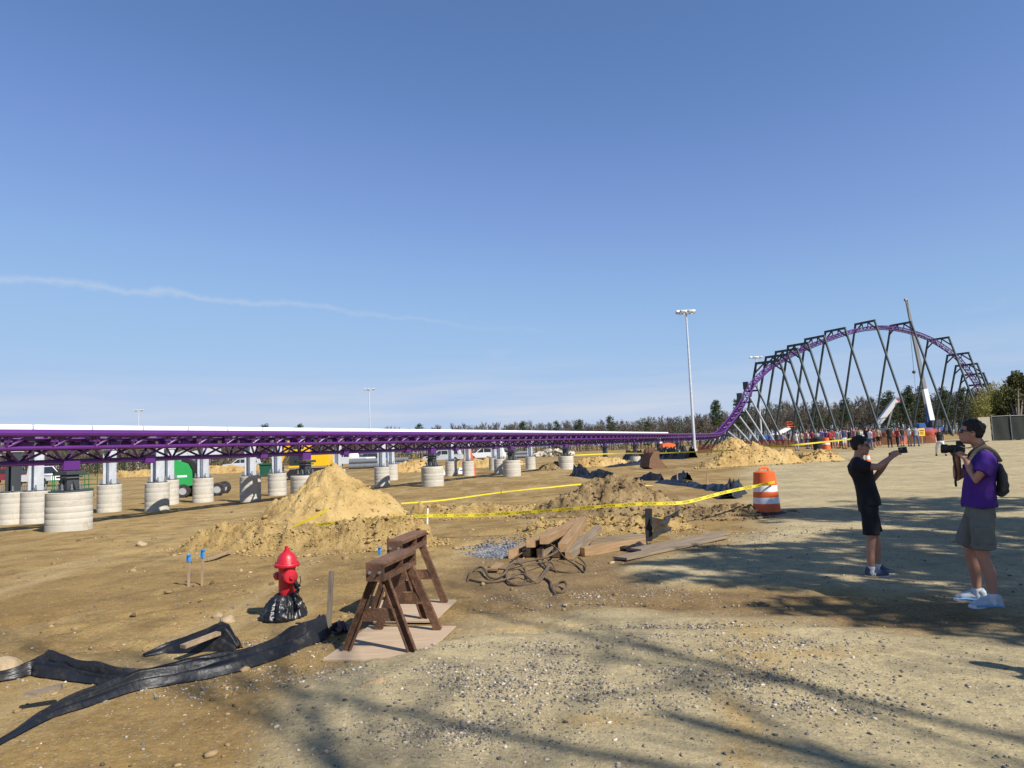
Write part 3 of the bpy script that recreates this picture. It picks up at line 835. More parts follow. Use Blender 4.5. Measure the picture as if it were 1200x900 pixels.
names_main = ['nearest and widest concrete footing with a dark post, under the track at left', 'wide concrete footing with dark post half hidden by the tall sand cone',
              'concrete footing with dark post just right of the tall sand cone', 'concrete footing with dark post behind the ridge of dirt, near mid picture',
              'last visible concrete footing with dark post, beside the bright yellow dirt heap', 'thin dark post under the track right of the last footing',
              'dark track post above the rusty metal plate', 'dark track post near the blue cabin under the track', 'dark track post where the white fins end', 'farthest dark track post before the track rises']
for i in range(10):
    sv = i * 9.35
    q = straight(sv)
    q = on(q.x, q.y)
    big = i < 5
    root = thing('track_support', names_main[i], 'track support', q, -TH + math.pi / 2, 'dark posts under the level track')
    r_ = 0.57 if i < 5 else 0.5
    h = 1.0 if i < 5 else 0.45
    if i == 0: h = 1.03
    footing(MB(), r_, h, 48, seed=i).build('footing', MT['concrete'], root)
    pm = MB(); pm.box((0, 0, h + 0.025), (0.72, 0.72, 0.05)); pm.build('base_plate', MT['dark_steel'], root)
    anchor_bolts(root, h + 0.05, 0.30)
    top = RAIL_Z - 1.02 - q.z
    pm = MB(); pm.box((0, 0, (h + 0.05 + top - .1) / 2), (0.34, 0.34, top - h - 0.15), bev=0.015)
    for a in range(4):
        rt = Matrix.Rotation(a * math.pi / 2, 3, 'Z')
        pm.prism([(0.17, 0), (0.33, 0), (0.17, 0.30)], -0.012, 0.012, 'xz', (0, 0, h + 0.05), rt)
    pm.build('post', MT['dark_steel'], root)
    pm = MB(); pm.box((0, 0, top - 0.05), (0.56, 0.62, 0.10), bev=0.01); pm.build('saddle', MT['dark_steel'], root)
    pm = MB(); pm.box((0, 0, top + .16), (0.46, 0.24, 0.30), bev=.02)
    pm.build('track_bracket', MT['purple'], root)
    pm = MB(); pm.box((0, -.05, h + 0.30), (0.5, 0.5, 0.08)) if False else pm.box((0, 0, top - 0.16), (0.46, 0.46, 0.05))
    pm.build('shim_plate', MT['galv_dark'], root)

# the second row: footings with bare grey H-columns
back_row = [(14, 615, 'dark column on the leftmost pale footing, near the left picture edge'), (41, 614, 'grey column on a pale footing, in front of the white pickup'),
            (128, 600.5, 'lone grey column on a small footing right of the nearest wide footing'), (184, 599, 'grey column of a close pair, the nearer one, left of the green boom lift'),
            (197, 592, 'grey column of a close pair, the farther one, touching the green boom lift'), (238, 589, 'grey column on a footing in front of the green boom lift wheels'),
            (293.5, 588, 'grey column on a footing between the green lift and the green container'), (325, 581, 'grey column on a shaded square-edged footing left of the yellow excavator'),
            (396, 573, 'grey column rising behind the top of the sand cone'), (448, 570, 'grey column on a footing at the right foot of the sand cone'), (459, 563, 'grey column close behind the footing at the right foot of the sand cone'),
            (529, 558, 'grey column on a footing right of the dark-posted mid footing'), (549, 558, 'grey column on a footing beside the orange warning board'), (579, 551, 'thin grey column, first of a tight cluster of three'),
            (586, 555, 'thin grey column, middle of a tight cluster of three'), (622, 550, 'grey column on a small footing standing alone before the last dark post')]
col_proto = None
for i, (px, py, lab) in enumerate(back_row):
    q = G(px, py)
    q.y += 0.35
    q = on(q.x + 0.35 * q.x / q.y, q.y)
    if col_proto is None:
        root = thing('column_support', lab, 'column', q, -TH, 'grey columns on footings behind the track')
        footing(MB(), 0.41, 1.0, 36, seed=50 + i).build('footing', MT['concrete'], root)
        pm = MB(); pm.box((0, 0, 1.02), (0.50, 0.50, 0.04)); pm.build('base_plate', MT['galv_dark'], root)
        anchor_bolts(root, 1.04, 0.31, 6)
        pm = MB(); pm.box((0, 0, 1.66), (0.30, 0.014, 1.24))
        for sg in (-1, 1): pm.box((sg * 0.157, 0, 1.66), (0.014, 0.30, 1.24))
        pm.build('column', MT['galv'], root)
        pm = MB(); pm.box((0, 0, 2.295), (0.40, 0.40, 0.03)); pm.build('cap_plate', MT['galv'], root)
        col_proto = root
        for ch in root.children:
            if ch.name.startswith('column'): first_col = ch
    else:
        root = copy_tree(col_proto); root.location = q; root['label'] = lab
        root.rotation_euler.z = -TH + R((i * 37) % 11 - 5)

MT['strut'] = mat('sunlit_strut_paint', (0.24, 0.26, 0.27), .5)  # sunlight on the near low legs, painted in as a paler steel tone
first_col.material_slots[0].link = 'OBJECT'; first_col.material_slots[0].material = MT['dark_steel']
first_col.material_slots[0].link = 'OBJECT'; first_col.material_slots[0].material = MT['dark_steel']
# frames that carry the hill
def s_at_px(px):
    lo, hi = 110.0, TOT - 2
    for _ in range(40):
        m = (lo + hi) / 2
        if to_px(track_at(m)[0])[0] < px: lo = m
        else: hi = m
    return lo
def leg_to_ground(pt, out, d):
    z = float(gz(pt.x + out.x * d, pt.y + out.y * d))
    return Vector((pt.x + out.x * d, pt.y + out.y * d, z))
low = [(846, 'shortest sunlit strut pair at the foot of the climb'), (853, 'second shortest strut pair at the foot of the climb'), (860, 'third strut pair of the climb, reaching a little higher'), (866.5, 'fourth strut pair of the climb'),
       (873, 'strut frame with a dark box head low on the climb'), (880, 'strut frame with dark box head below the first arch')]
for px, lab in low:
    sv = s_at_px(px); p, T, N, B = track_at(sv)
    Nh = Vector((N.x, N.y, 0)).normalized()
    base = on(p.x, p.y)
    h = p.z - base.z
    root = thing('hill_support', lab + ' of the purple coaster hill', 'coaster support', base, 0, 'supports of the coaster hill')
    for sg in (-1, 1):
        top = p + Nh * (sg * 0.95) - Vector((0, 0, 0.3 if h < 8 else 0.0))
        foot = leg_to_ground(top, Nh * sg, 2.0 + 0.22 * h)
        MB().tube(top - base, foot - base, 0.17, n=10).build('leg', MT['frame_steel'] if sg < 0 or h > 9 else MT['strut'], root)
    bm_ = MB(); bm_.bar(p - base - Nh * 1.1 - Vector((0, 0, .85)), p - base + Nh * 1.1 - Vector((0, 0, .85)), 0.3, 0.3)
    bm_.build('cross_beam', MT['frame_steel'], root)
    if px > 870:
        bm_ = MB(); bm_.bar(p - base - Nh * 0.95 - Vector((0, 0, .5)), p - base - Nh * 0.95 + Vector((0, 0, .9)), 0.5, 0.9, (Nh.x, Nh.y, 0)); bm_.build('head_box', MT['frame_steel'], root)
arch = [(900, 'first and lowest charcoal arch on the climb'), (911, 'second charcoal arch on the climb'), (922, 'third charcoal arch on the climb'), (935.5, 'fourth charcoal arch on the climb'),
        (955, 'fifth charcoal arch on the climb'), (979, 'sixth charcoal arch, next before the crest'), (1014, 'charcoal arch at the very crest'), (1056, 'charcoal arch just past the crest, behind the crane boom'),
        (1100, 'first charcoal arch of the descent, right of the crane boom'), (1123, 'second charcoal arch of the descent'), (1133, 'third charcoal arch of the descent'), (1140.5, 'fourth charcoal arch of the descent'), (1148, 'last charcoal arch of the descent, above the bamboo')]
for px, lab in arch:
    sv = s_at_px(px); p, T, N, B = track_at(sv)
    Nh = Vector((N.x, N.y, 0)).normalized(); Z = Vector((0, 0, 1))
    base = on(p.x, p.y); c = p - base + Z * 1.05
    root = thing('hill_support', lab + ' of the purple coaster hill', 'coaster support', base, 0, 'supports of the coaster hill')
    W = 2.35
    MB().bar(c - Nh * (W + .15), c + Nh * (W + .15), 0.42, 0.42).build('cross_beam', MT['frame_steel'], root)
    for sg in (-1, 1):
        top = c + Nh * (sg * W) + Z * 0.0
        foot = leg_to_ground(top + base, Nh * sg, 0.27 * (c.z)) - base
        d = (foot - top).normalized()
        MB().tube(top + d * .1, foot, 0.225, n=12).build('leg', MT['frame_steel'], root)
        a = top + d * 2.0
        b_ = c + Nh * (sg * (W - 1.55)) - Z * .2
        MB().bar(a, b_, 0.24, 0.24).build('brace', MT['frame_steel'], root)
    for sg in (-1, 1):
        hg = MB(); hg.bar(c + Nh * (sg * .75), c + Nh * (sg * .62) - Z * 1.05, 0.16, 0.16)
        hg.build('hanger', MT['frame_steel'], root)
# ------------------------------------------------------------------ red hydrant in its bag
q = G(337, 724)
hyd = thing('fire_hydrant', 'red fire hydrant with its foot wrapped in black plastic', 'fire hydrant', q, R(-12))
b = MB()
b.lathe([(.115, 0), (.115, .05), (.092, .06), (.090, .52), (.094, .53), (.094, .548), (.135, .552), (.138, .572), (.130, .584), (.112, .590), (.108, .60), (.100, .64), (.080, .68), (.050, .705), (.034, .715), (.034, .728)], 32)
b.build('barrel', MT['red_paint'], hyd)
b = MB(); b.lathe([(.024, .725), (.022, .765), (.016, .77)], 5); b.build('operating_nut', MT['red_paint'], hyd)
def nozzle(dirv, r_, l, z):
    d = Vector(dirv).normalized(); rt = d.to_track_quat('Z', 'Y').to_matrix()
    m_ = MB(); m_.lathe([(r_ * 1.02, .06), (r_ * 1.02, l * .62), (r_ * 1.25, l * .64), (r_ * 1.28, l * .92), (r_ * 1.1, l), (r_ * .35, l + .004), (r_ * .33, l + .026)], 24, (0, 0, z), rt)
    n_ = m_.build('nozzle_cap', MT['red_paint'], hyd)
    return n_
nozzle((0.75, -0.75, 0), .060, .165, .455)
nozzle((-1, 0.1, 0), .036, .145, .445)
b = MB()
b.path([(.165, -.02, .45), (.18, -.03, .40), (.17, -.05, .35), (.14, -.09, .33)], .006, 6); b.build('chain', MT['black'], hyd)
# ring of flange bolts
b = MB()
for i in range(8):
    a = i * math.pi / 4 + .2; b.tube((.123 * math.cos(a), .123 * math.sin(a), .545), (.123 * math.cos(a), .123 * math.sin(a), .598), .009, n=6)
b.build('flange_bolts', MT['red_paint'], hyd)
def bag_mesh():
    na, nr_ = 120, 26
    a = np.linspace(0, 2 * np.pi, na, endpoint=False); t = np.linspace(0, 1, nr_)
    A, T = np.meshgrid(a, t)
    ca, sa = np.cos(A) * 3, np.sin(A) * 3
    rad = 0.165 * (1 - T) ** 0.75 + 0.098
    rad = rad * (1 + 0.16 * np.cos(A + 2.8)) * np.where(T < .12, 1 + (T - .12) * 1.0, 1)
    fold = 1 - np.abs(fbm(ca * 1.4 + T * .9, sa * 1.4 - T * .6, 3, 3)) * 2.2
    crum = np.abs(fbm(ca * 2.2 + T * 4, sa * 2.2 + T * 5, 3, 8))
    amt = np.sin(np.clip(T * 1.05 + .05, 0, 1) * np.pi) ** 0.6
    rad = rad + (0.045 * (fold - .5) - 0.05 * crum) * amt
    z = 0.27 * T + 0.03 * fbm(ca * .8, sa * .8, 2, 31) * T - 0.01 + 0.02 * amt * fold
    v = np.stack([rad * np.cos(A), rad * np.sin(A), z], -1).reshape(-1, 3)
    idx = np.arange(na * nr_).reshape(nr_, na); i2 = np.concatenate([idx, idx[:, :1]], 1)
    f = np.stack([i2[:-1, :-1].ravel(), i2[:-1, 1:].ravel(), i2[1:, 1:].ravel(), i2[1:, :-1].ravel()], 1)
    return v, f
v, f = bag_mesh()
bag = np_mesh('plastic_bag', v, f, MT['black_film'])
tag(bag, 'crumpled black plastic bag gathered around the foot of the red hydrant', 'plastic bag'); bag.location = q
u, w = np.meshgrid(np.linspace(0, 1, 16), np.linspace(0, 1, 22))              # the loose tail pulled up beside the nozzle
xx = .13 + .05 * u + .03 * fbm(u * 4, w * 5, 3, 61) * 1.6; yy = -.12 - .05 * np.sin(u * 3) + .05 * fbm(u * 5 + 9, w * 4, 3, 62); zz_ = .14 + .30 * w * (1 - .25 * u)
idx = np.arange(u.size).reshape(u.shape)
f = np.stack([idx[:-1, :-1].ravel(), idx[:-1, 1:].ravel(), idx[1:, 1:].ravel(), idx[1:, :-1].ravel()], 1)
np_mesh('loose_tail', np.stack([xx, yy, zz_], -1).reshape(-1, 3), f, MT['black_film'], parent=bag)

# ------------------------------------------------------------------ rusty steel sawhorses on plywood
def sawhorse(label, nr_, fr, nl, top_py, near_px):
    A, B, C_ = G(*nr_), G(*fr), G(*nl)
    ctr = (A + C_) / 2 + (B - A) / 2
    d = (B - A); d.z = 0; L = d.length; d.normalize()
    wid = abs((A - C_).dot(d.cross(Vector((0, 0, 1)))))
    rz = math.atan2(d.y, d.x)
    root = thing('sawhorse', label, 'sawhorse', (ctr.x, ctr.y, max(A.z, C_.z) + .022), rz, 'steel sawhorses on plywood sheets')
    nearc = (A + C_) / 2
    H = D(near_px, top_py, nearc.y).z - root.location.z
    ov = 0.07
    bm_ = MB()
    L2 = L / 2 + ov; bw = 0.17; bh = 0.16
    zt = H
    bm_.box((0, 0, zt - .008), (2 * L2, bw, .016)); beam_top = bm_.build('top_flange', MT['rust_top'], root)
    bm_ = MB()
    bm_.box((0, 0, zt - bh + .008), (2 * L2, bw, .016))
    bm_.box((0, 0, zt - bh / 2), (2 * L2 - .03, .014, bh - .032))
    for x in (-L2 + .007, L2 - .007, 0.05): bm_.box((x, 0, zt - bh / 2), (.014, bw - .004, bh - .033))
    for sy in (-1, 1):
        bm_.box((0, sy * (bw / 2 - .006), zt - .031), (2 * L2 - .03, .012, .03)); bm_.box((0, sy * (bw / 2 - .006), zt - bh + .031), (2 * L2 - .03, .012, .03))
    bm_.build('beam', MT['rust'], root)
    bt = MB()
    for sy in (-.045, .045):
        bt.tube((-L2 + .0, sy, zt - .085), (-L2 - .016, sy, zt - .085), .015, n=6); bt.tube((-L2, sy, zt - .085), (-L2 - .03, sy, zt - .085), .008, n=6)
    bt.build('bolts', MT['bolt'], root)
    hx = L / 2
    for sx in (-1, 1):
        for sy in (-1, 1):
            lg = MB()
            p0 = Vector((sx * (hx - .05), sy * .055, zt - bh - .0)); p1 = Vector((sx * hx, sy * wid / 2, 0.0))
            dd = (p1 - p0).normalized()
            # channel: web and two flanges
            s_ = dd.cross(Vector((1, 0, 0))).normalized(); n_ = s_.cross(dd).normalized()
            rt = Matrix((dd, s_, n_)).transposed(); m_ = (p0 + p1) / 2; ln = (p1 - p0).length
            lg.box(m_, (ln, .075, .010), rt)
            for k_ in (-1, 1): lg.box(m_ + s_ * (k_ * .033) - n_ * (sx * -.021), (ln, .009, .034), rt)
            lg.build('leg', MT['rust'], root)
        br = MB(); zb = zt * .40
        wy = wid / 2 * (1 - zb / (zt - bh)) + .055 * zb / (zt - bh)
        br.box((sx * (hx - .02), 0, zb), (.012, 2 * wy + .05, .11)); br.build('cross_brace', MT['rust'], root)
    return root, d
sawhorse('nearer rusty sawhorse, standing on the front plywood sheet', (487, 766), (515.5, 743), (403, 768), 658, 442)
sawhorse('farther rusty sawhorse, standing behind the front one', (501, 727), (523, 708.5), (433, 729), 632, 466)
def sheet(label, pts, dz=.0):
    P = [G(*p) for p in pts]; c = sum(P, Vector()) / 4
    z = max(p.z for p in P) + .004
    m_ = MB(); m_.prism([(p.x - c.x, p.y - c.y) for p in P], 0, .018, 'xy')
    o = m_.build('plywood_sheet', MT['plywood']); o.location = (c.x, c.y, z)
    return tag(o, label, 'plywood sheet', 'plywood sheets under the sawhorses')
sheet('front plywood sheet with a split edge, under the nearer sawhorse', [(378, 776), (490, 778.5), (534, 739), (432, 737)])
sheet('rear plywood sheet under the farther sawhorse', [(412, 730), (509, 732.5), (535, 706), (447, 704)])

# ------------------------------------------------------------------ stakes
def stake(label, base, top, w=.035, m='stake', ribbon=None, th=None):
    b0 = G(*base); t = D(top[0], top[1], b0.y)
    o = MB(); o.bar(Vector((0, 0, -.1)), t - b0, w, th or w * .6, (0, 1, 0)); 
    e = thing('wooden_stake', label, 'stake', b0, 0, 'survey stakes')
    o.build('shaft', MT[m], e)
    if ribbon:
        k = t - b0; rb = MB()
        n_ = 7; L = ribbon; rb.tube(k - Vector((0, 0, L)) - (t - b0).normalized() * 0 + (b0 - t) * 0, k + Vector((0, 0, .005)), w * .62, n=8)
        pts = [k + Vector((.012 * math.sin(i * 1.3) - .012, -.018 + .004 * i, -L * i / (n_ - 1))) for i in range(n_)]
        vs = []; 
        for i, p in enumerate(pts): 
            ww = .026 * (1 - .3 * i / n_); vs += [p + Vector((-ww, .006 * math.sin(i), 0)), p + Vector((ww, -.006 * math.sin(i * 2), 0))]
        rb.add(vs, [[2 * i, 2 * i + 1, 2 * i + 3, 2 * i + 2] for i in range(n_ - 1)])
        rb.path([k + Vector((.024 * math.cos(a), .020 * math.sin(a), -.01)) for a in np.linspace(0, 6.28, 9)], .012, 6)
        rb.build('ribbon', MT['blue_ribbon'], e)
    return e
stake('short stake with a blue ribbon, left one of a close pair', (221, 686.5), (221.5, 650), ribbon=.10)
stake('taller stake of a close pair, its top wrapped in blue ribbon', (236.5, 685), (238, 644), .03, ribbon=.12)
stake('bare grey stake stuck in the ground between the black film and the sawhorses', (384, 742), (388.5, 669), .045, 'grey_stake', th=.04)
stake('white-topped stake holding the yellow tape behind the sawhorses', (500.5, 618), (501.5, 595.5), .035, 'white_paint')
stake('thin stake holding the yellow tape left of the sandy bank', (334, 622), (335, 604), .025)
stake('thin stake with a bit of blue ribbon behind the sawhorses', (445, 655), (445, 641), .02, ribbon=.12)
stake('thin stake at the left end of the farther yellow tape', (587, 590), (587.3, 573), .03, 'lumber_old')
stake('stake standing in the middle of the field left of the drum', (794, 565), (793.5, 551), .05)
stake('stake beside the long black strip, left of the drum', (829, 569), (828.8, 552.5), .05)

# ------------------------------------------------------------------ black silt-fence film
def film(name, label, pts, seed, cat='plastic film', mat_='silt_fabric', lift=.05, nw=36, group='loose black silt fence film', fold=1.0, standing=None):
    """Crumpled strip lying on the ground along pixel points (px, py, half width in m, height in m)."""
    P = [(G(a, b_), w, h) for a, b_, w, h in pts]
    cen = catmull([p for p, _, _ in P], 0.05)
    k = len(cen); tq = np.linspace(0, len(P) - 1, k)
    ws = np.interp(tq, range(len(P)), [w for _, w, _ in P]); hs = np.interp(tq, range(len(P)), [h for _, _, h in P])
    C0 = np.array([c[:] for c in cen]); 
    T = np.gradient(C0, axis=0); T[:, 2] = 0; T /= np.linalg.norm(T, axis=1)[:, None] + 1e-9
    Nn = np.stack([-T[:, 1], T[:, 0], 0 * T[:, 0]], 1)
    v = np.linspace(-1, 1, nw)
    S, V = np.meshgrid(np.arange(k) * .05, v, indexing='ij')
    wv = ws[:, None] * (1 + .45 * fbm(S * 1.6, V * 0 + 3, 3, seed))
    lat = V * wv + ws[:, None] * .18 * fbm(S * 1.5, V * 2, 3, seed + 2)
    X = C0[:, 0][:, None] + Nn[:, 0][:, None] * lat; Y = C0[:, 1][:, None] + Nn[:, 1][:, None] * lat
    ridge = (1 - 2 * np.abs(fbm(S * .42 + 5, V * 2.5 * fold + .8 * fbm(S * .9, V * .5, 2, seed + 4), 3, seed + 5)))
    crum = np.abs(fbm(S * 2.0, V * 2.2, 3, seed + 9))
    dome = np.clip(1 - np.abs(V) ** 2.2, 0, 1)
    Z = gz(X, Y) + .012 + 1.30 * hs[:, None] * dome * (.22 + .78 * ridge) - .45 * hs[:, None] * crum * dome
    Z = np.maximum(Z, gz(X, Y) + .006)
    idx = np.arange(X.size).reshape(X.shape)
    f = np.stack([idx[:-1, :-1].ravel(), idx[1:, :-1].ravel(), idx[1:, 1:].ravel(), idx[:-1, 1:].ravel()], 1)
    c = P[len(P) // 2][0]
    o = np_mesh(name, np.stack([X - c.x, Y - c.y, Z - c.z], -1).reshape(-1, 3), f, MT[mat_])
    o.location = c
    tag(o, label, cat, group)
    return o
film('black_film', 'long crumpled strip of black film lying from lower left towards the grey stake', [(374, 744, .12, .20), (352, 755, .15, .19), (320, 767, .13, .12), (285, 779, .15, .11), (245, 789, .17, .12), (205, 797, .17, .11), (165, 804, .15, .12), (125, 816, .12, .10), (88, 828, .10, .08), (55, 840, .07, .06), (20, 860, .04, .03), (-8, 876, .03, .02)], 301)
film('black_film', 'black film strip branching off the long strip to the left picture edge', [(175, 797, .10, .08), (140, 800, .10, .09), (105, 797, .10, .12), (70, 793, .10, .14), (40, 790, .10, .16), (15, 796, .07, .08), (-15, 800, .06, .05)], 321)
film('black_film', 'short separate piece of black film with a pointed tip, above the long strip', [(168, 770, .03, .02), (195, 764, .08, .06), (225, 762, .11, .10), (252, 760, .12, .17), (268, 760, .10, .24), (280, 763, .04, .05)], 341)
film('black_film', 'scrap of black film behind the grey stake', [(384, 741, .05, .06), (395, 739, .09, .11), (402, 744, .05, .05)], 361)
film('black_film', 'crumpled black film lying in the field above the cloddy heap, raised at its left end', [(676, 557, .55, .75), (688, 559, .45, .45), (700, 560, .35, .25), (712, 560, .45, .40), (722, 561, .2, .15)], 381, nw=16)
film('black_film', 'dark film bundle left of the two stakes in the middle field', [(744, 563, .15, .15), (756, 563, .25, .2), (768, 563, .35, .42), (776, 563, .2, .25)], 391, nw=14)
film('black_film', 'long black strip running from the middle field towards the drum', [(772, 566, .2, .12), (795, 568, .3, .16), (820, 571, .3, .14), (845, 575, .3, .2), (862, 579, .3, .18)], 401, nw=14)
film('black_film', 'torn black film standing up beside the striped drum', [(852, 585, .2, .25), (860, 582, .3, .6), (868, 580, .22, .5), (872, 579, .1, .15)], 411, nw=14)
film('black_film', 'rolled black strip in front of the two stakes in the middle field', [(788, 563, .2, .2), (797, 563, .3, .38), (806, 564, .2, .3)], 421, nw=14)
def scrap(label, a, b_, w, h, m='lumber_old'):
    p0, p1 = G(*a), G(*b_)
    o = MB(); c = (p0 + p1) / 2
    o.bar(p0 - c + Vector((0, 0, h)), p1 - c + Vector((0, 0, h + .03)), w, .03); o = o.build('wood_scrap', MT[m]); o.location = c
    return tag(o, label, 'wood scrap', 'loose wood scraps')
scrap('pale splintered wood scrap wedged in the black film', (214, 776), (256, 763), .07, .13, 'stake')
scrap('short board end lying on the lower left tip of the black film', (28, 834), (72, 828), .08, .11, 'lumber_old')
scrap('long pale splinter on the ground beside the blue-ribboned stakes', (241, 659), (272, 650), .07, .04, 'stake')
scrap('thin twig-like splinter on the gravel left of the middle', (416, 811), (452, 802), .025, .02, 'stake')
scrap('small wood chip on the soil right of the cable tangle', (578, 672), (586, 667), .12, .05, 'lumber')

# ------------------------------------------------------------------ stack of square timbers
def timber(label, a, b_, za, zb, s=.135, m='lumber'):
    p0 = G(*a); p1 = G(*b_)
    p0 = p0 + Vector((0, 0, za)); p1 = p1 + Vector((0, 0, zb))
    c = (p0 + p1) / 2; d = p1 - p0; L = d.length; d.normalize()
    rt = d.to_track_quat('X', 'Z')
    o = MB(); o.box((0, 0, 0), (L, s, s * .95), bev=.006); e = o.build('timber', [MT[m], MT['lumber_end']])
    for pl in e.data.polygons:
        if abs(pl.normal.x) > .9: pl.material_index = 1
    e.location = c; e.rotation_euler = rt.to_euler()
    return tag(e, label, 'timber', 'square timbers in the stack')
h_ = .07
timber('short pale timber lying lowest at the left end of the stack', (601, 655), (632, 641), h_, h_, .15)
timber('second timber from the left, in the bottom layer of the stack', (617, 653), (650, 633), h_, h_, .14)
timber('dark bottom timber under the middle of the stack', (634, 653), (664, 632), h_, h_, .14, 'lumber_old')
timber('bottom timber at the right side of the stack', (652, 654), (690, 634), h_, h_, .14, 'lumber_old')
timber('pale timber on top, tilted out at the left of the stack', (622, 655), (655, 634), h_ + .17, h_ + .13, .14)
timber('pale top timber, highest in the stack, second layer left', (638, 655), (678, 632), h_ + .22, h_ + .25, .14)
timber('leaning bright timber resting across the top of the stack', (660, 655), (684, 634), h_ + .10, h_ + .30, .15)
timber('brown timber sloping down at the right front of the stack', (667, 657), (702, 634), h_, h_ + .15, .13, 'lumber_old')
timber('long timber lying flat, pointing right from the stack towards the black fence', (682, 652), (754, 640), h_, h_, .15)
timber('second long timber lying behind the flat one, right of the stack', (690, 640), (756, 634), h_, h_, .13, 'lumber_old')
def plank(label, a, b_, w, dz):
    p0, p1 = G(*a), G(*b_); c = (p0 + p1) / 2; d = (p1 - p0); L = d.length
    o = MB(); o.box((0, 0, 0), (L, w, .04), bev=.004); e = o.build('plank', MT['lumber_old']); e.location = c + Vector((0, 0, dz)); e.rotation_euler = d.normalized().to_track_quat('X', 'Z').to_euler()
    return tag(e, label, 'plank', 'grey planks at the lot edge')
plank('long grey plank lying right of the lumber stack, the front one', (727, 658), (846, 632), .26, .045)
plank('grey plank lying close behind the front one, right of the lumber stack', (745, 648), (850, 628), .24, .05)

# ------------------------------------------------------------------ short standing piece of silt fence
q0, q1 = G(760, 634), G(793, 614)
e = thing('silt_fence', 'short black silt fence sagging between two posts, right of the lumber stack', 'silt fence', q0)
t0, t1 = D(760, 596, q0.y) - q0, D(794, 589, q1.y) - q0
o = MB(); o.bar((0, 0, -.1), t0, .11, .09, (0, 1, 0)); o.build('post', MT['black'], e)
o = MB(); o.bar(q1 - q0 - Vector((0, 0, .1)), t1, .07, .06, (0, 1, 0)); o.build('post', MT['grey_stake'], e)
U, V = np.meshgrid(np.linspace(0, 1, 30), np.linspace(0, 1, 16))
ax, ay = t0.x + (t1.x - t0.x) * U, t0.y + (q1.y - q0.y) * U
topz = (t0.z * .82) * (1 - U) + (t1.z * .72) * U - .13 * np.sin(U * np.pi) ** .8
zz_ = V * topz
ay = ay - .06 + .12 * fbm(U * 4, V * 3, 3, 5) + .10 * np.sin(V * 2.6) * np.sin(U * np.pi); ax = ax + .07 * fbm(U * 5 + 4, V * 3, 3, 6)
gx = gz(ax + q0.x, ay + q0.y) - q0.z
zz_ = np.maximum(zz_, 0) + gx
idx = np.arange(U.size).reshape(U.shape)
f = np.stack([idx[:-1, :-1].ravel(), idx[:-1, 1:].ravel(), idx[1:, 1:].ravel(), idx[1:, :-1].ravel()], 1)
np_mesh('fabric', np.stack([ax, ay, zz_], -1).reshape(-1, 3), f, MT['silt_fabric'], parent=e)
film('black_film', 'small black scrap at the foot of the short silt fence', [(728, 646, .15, .1), (742, 643, .2, .14), (756, 639, .15, .1)], 431, nw=12)

# ------------------------------------------------------------------ tangle of wire rope
rnd = random.Random(8)
c = G(612, 676)
e = thing('cable_tangle', 'tangle of rusty wire rope looping over the soil in front of the lumber stack', 'cable', c)
MT['cable'] = mat('rusty_wire_rope', (0.11, 0.075, 0.045), 0.8, 0, .3, 12)
def loops(name, pts, r_):
    P = []
    for px, py, h in pts:
        g = G(px, py); P.append(g - c + Vector((0, 0, h + .012)))
    MB().path(catmull(P, .03), r_, 6).build(name, MT['cable'], e)
loops('rope', [(548, 682, 0), (553, 672, .02), (565, 670, .05), (575, 680, .02), (590, 677, .03), (600, 668, .08), (612, 668, .05), (617, 680, 0), (606, 687, 0), (594, 682, .02), (597, 670, .04), (615, 664, .06), (640, 662, .1), (655, 656, .14), (660, 646, .18), (652, 640, .25), (640, 648, .2), (636, 660, .06), (642, 668, .02), (655, 671, 0), (668, 672, 0), (680, 671, 0)], .016)
loops('rope', [(549, 680, 0), (570, 684, 0), (592, 682, .02), (612, 678, .05), (628, 684, 0), (640, 676, .04), (644, 664, .03), (640, 672, .04), (628, 683, .0), (610, 687, .0), (596, 686, 0)], .016)
loops('rope', [(638, 679, 0), (645, 684, .01), (647, 692, 0), (655, 696, 0), (664, 694, .03), (662, 689, .06), (652, 688, .03), (648, 692, .01), (651, 698, 0)], .018)
loops('rope', [(600, 660, .04), (620, 652, .12), (632, 650, .2), (648, 655, .2), (664, 660, .05), (676, 664, 0), (685, 672, 0), (686, 664, .02), (678, 658, .05)], .012)
loops('rope', [(572, 668, .03), (600, 674, .06), (625, 670, .1), (645, 664, .05), (652, 672, 0)], .010)

# ------------------------------------------------------------------ striped drum
q = G(899, 602.5)
e = thing('traffic_drum', 'orange and white striped traffic drum on a black rubber base at the lot edge', 'traffic drum', q, .4)
r0, r1, H = .300, .232, .955
def dr(z): return r0 + (r1 - r0) * (z - .05) / (H - .05)
cuts = [.05, .26, .385, .52, .65, .80, H]
body = MB(); prof = []
for z in np.linspace(.05, H, 60):
    r_ = dr(z) + (0.006 if not (.245 < z < .40 or .505 < z < .665) else 0.0)
    prof.append((r_, z))
prof += [(r1 - .02, H + .012), (r1 - .06, H + .018), (.02, H + .02)]
body.lathe(prof, 40); body.build('barrel_body', MT['orange'], e)
for z0, z1 in ((.25, .39), (.515, .655)):
    m_ = MB(); m_.lathe([(dr(z0) + .001, z0), (dr(z0) + .0045, z0 + .002), (dr(z1) + .0045, z1 - .002), (dr(z1) + .001, z1)], 40); m_.build('reflective_band', MT['reflect_white'], e)
m_ = MB(); m_.path([(-.13, 0, H + .01), (-.12, 0, H + .07), (-.05, 0, H + .095), (.05, 0, H + .095), (.12, 0, H + .07), (.13, 0, H + .01)], .022, 8, flat=1.4); m_.build('handle', MT['orange'], e)
m_ = MB(); m_.lathe([(.45, 0), (.45, .025), (.33, .065), (.31, .07), (.30, .05)], 40); m_.build('rubber_base', MT['rubber'], e)

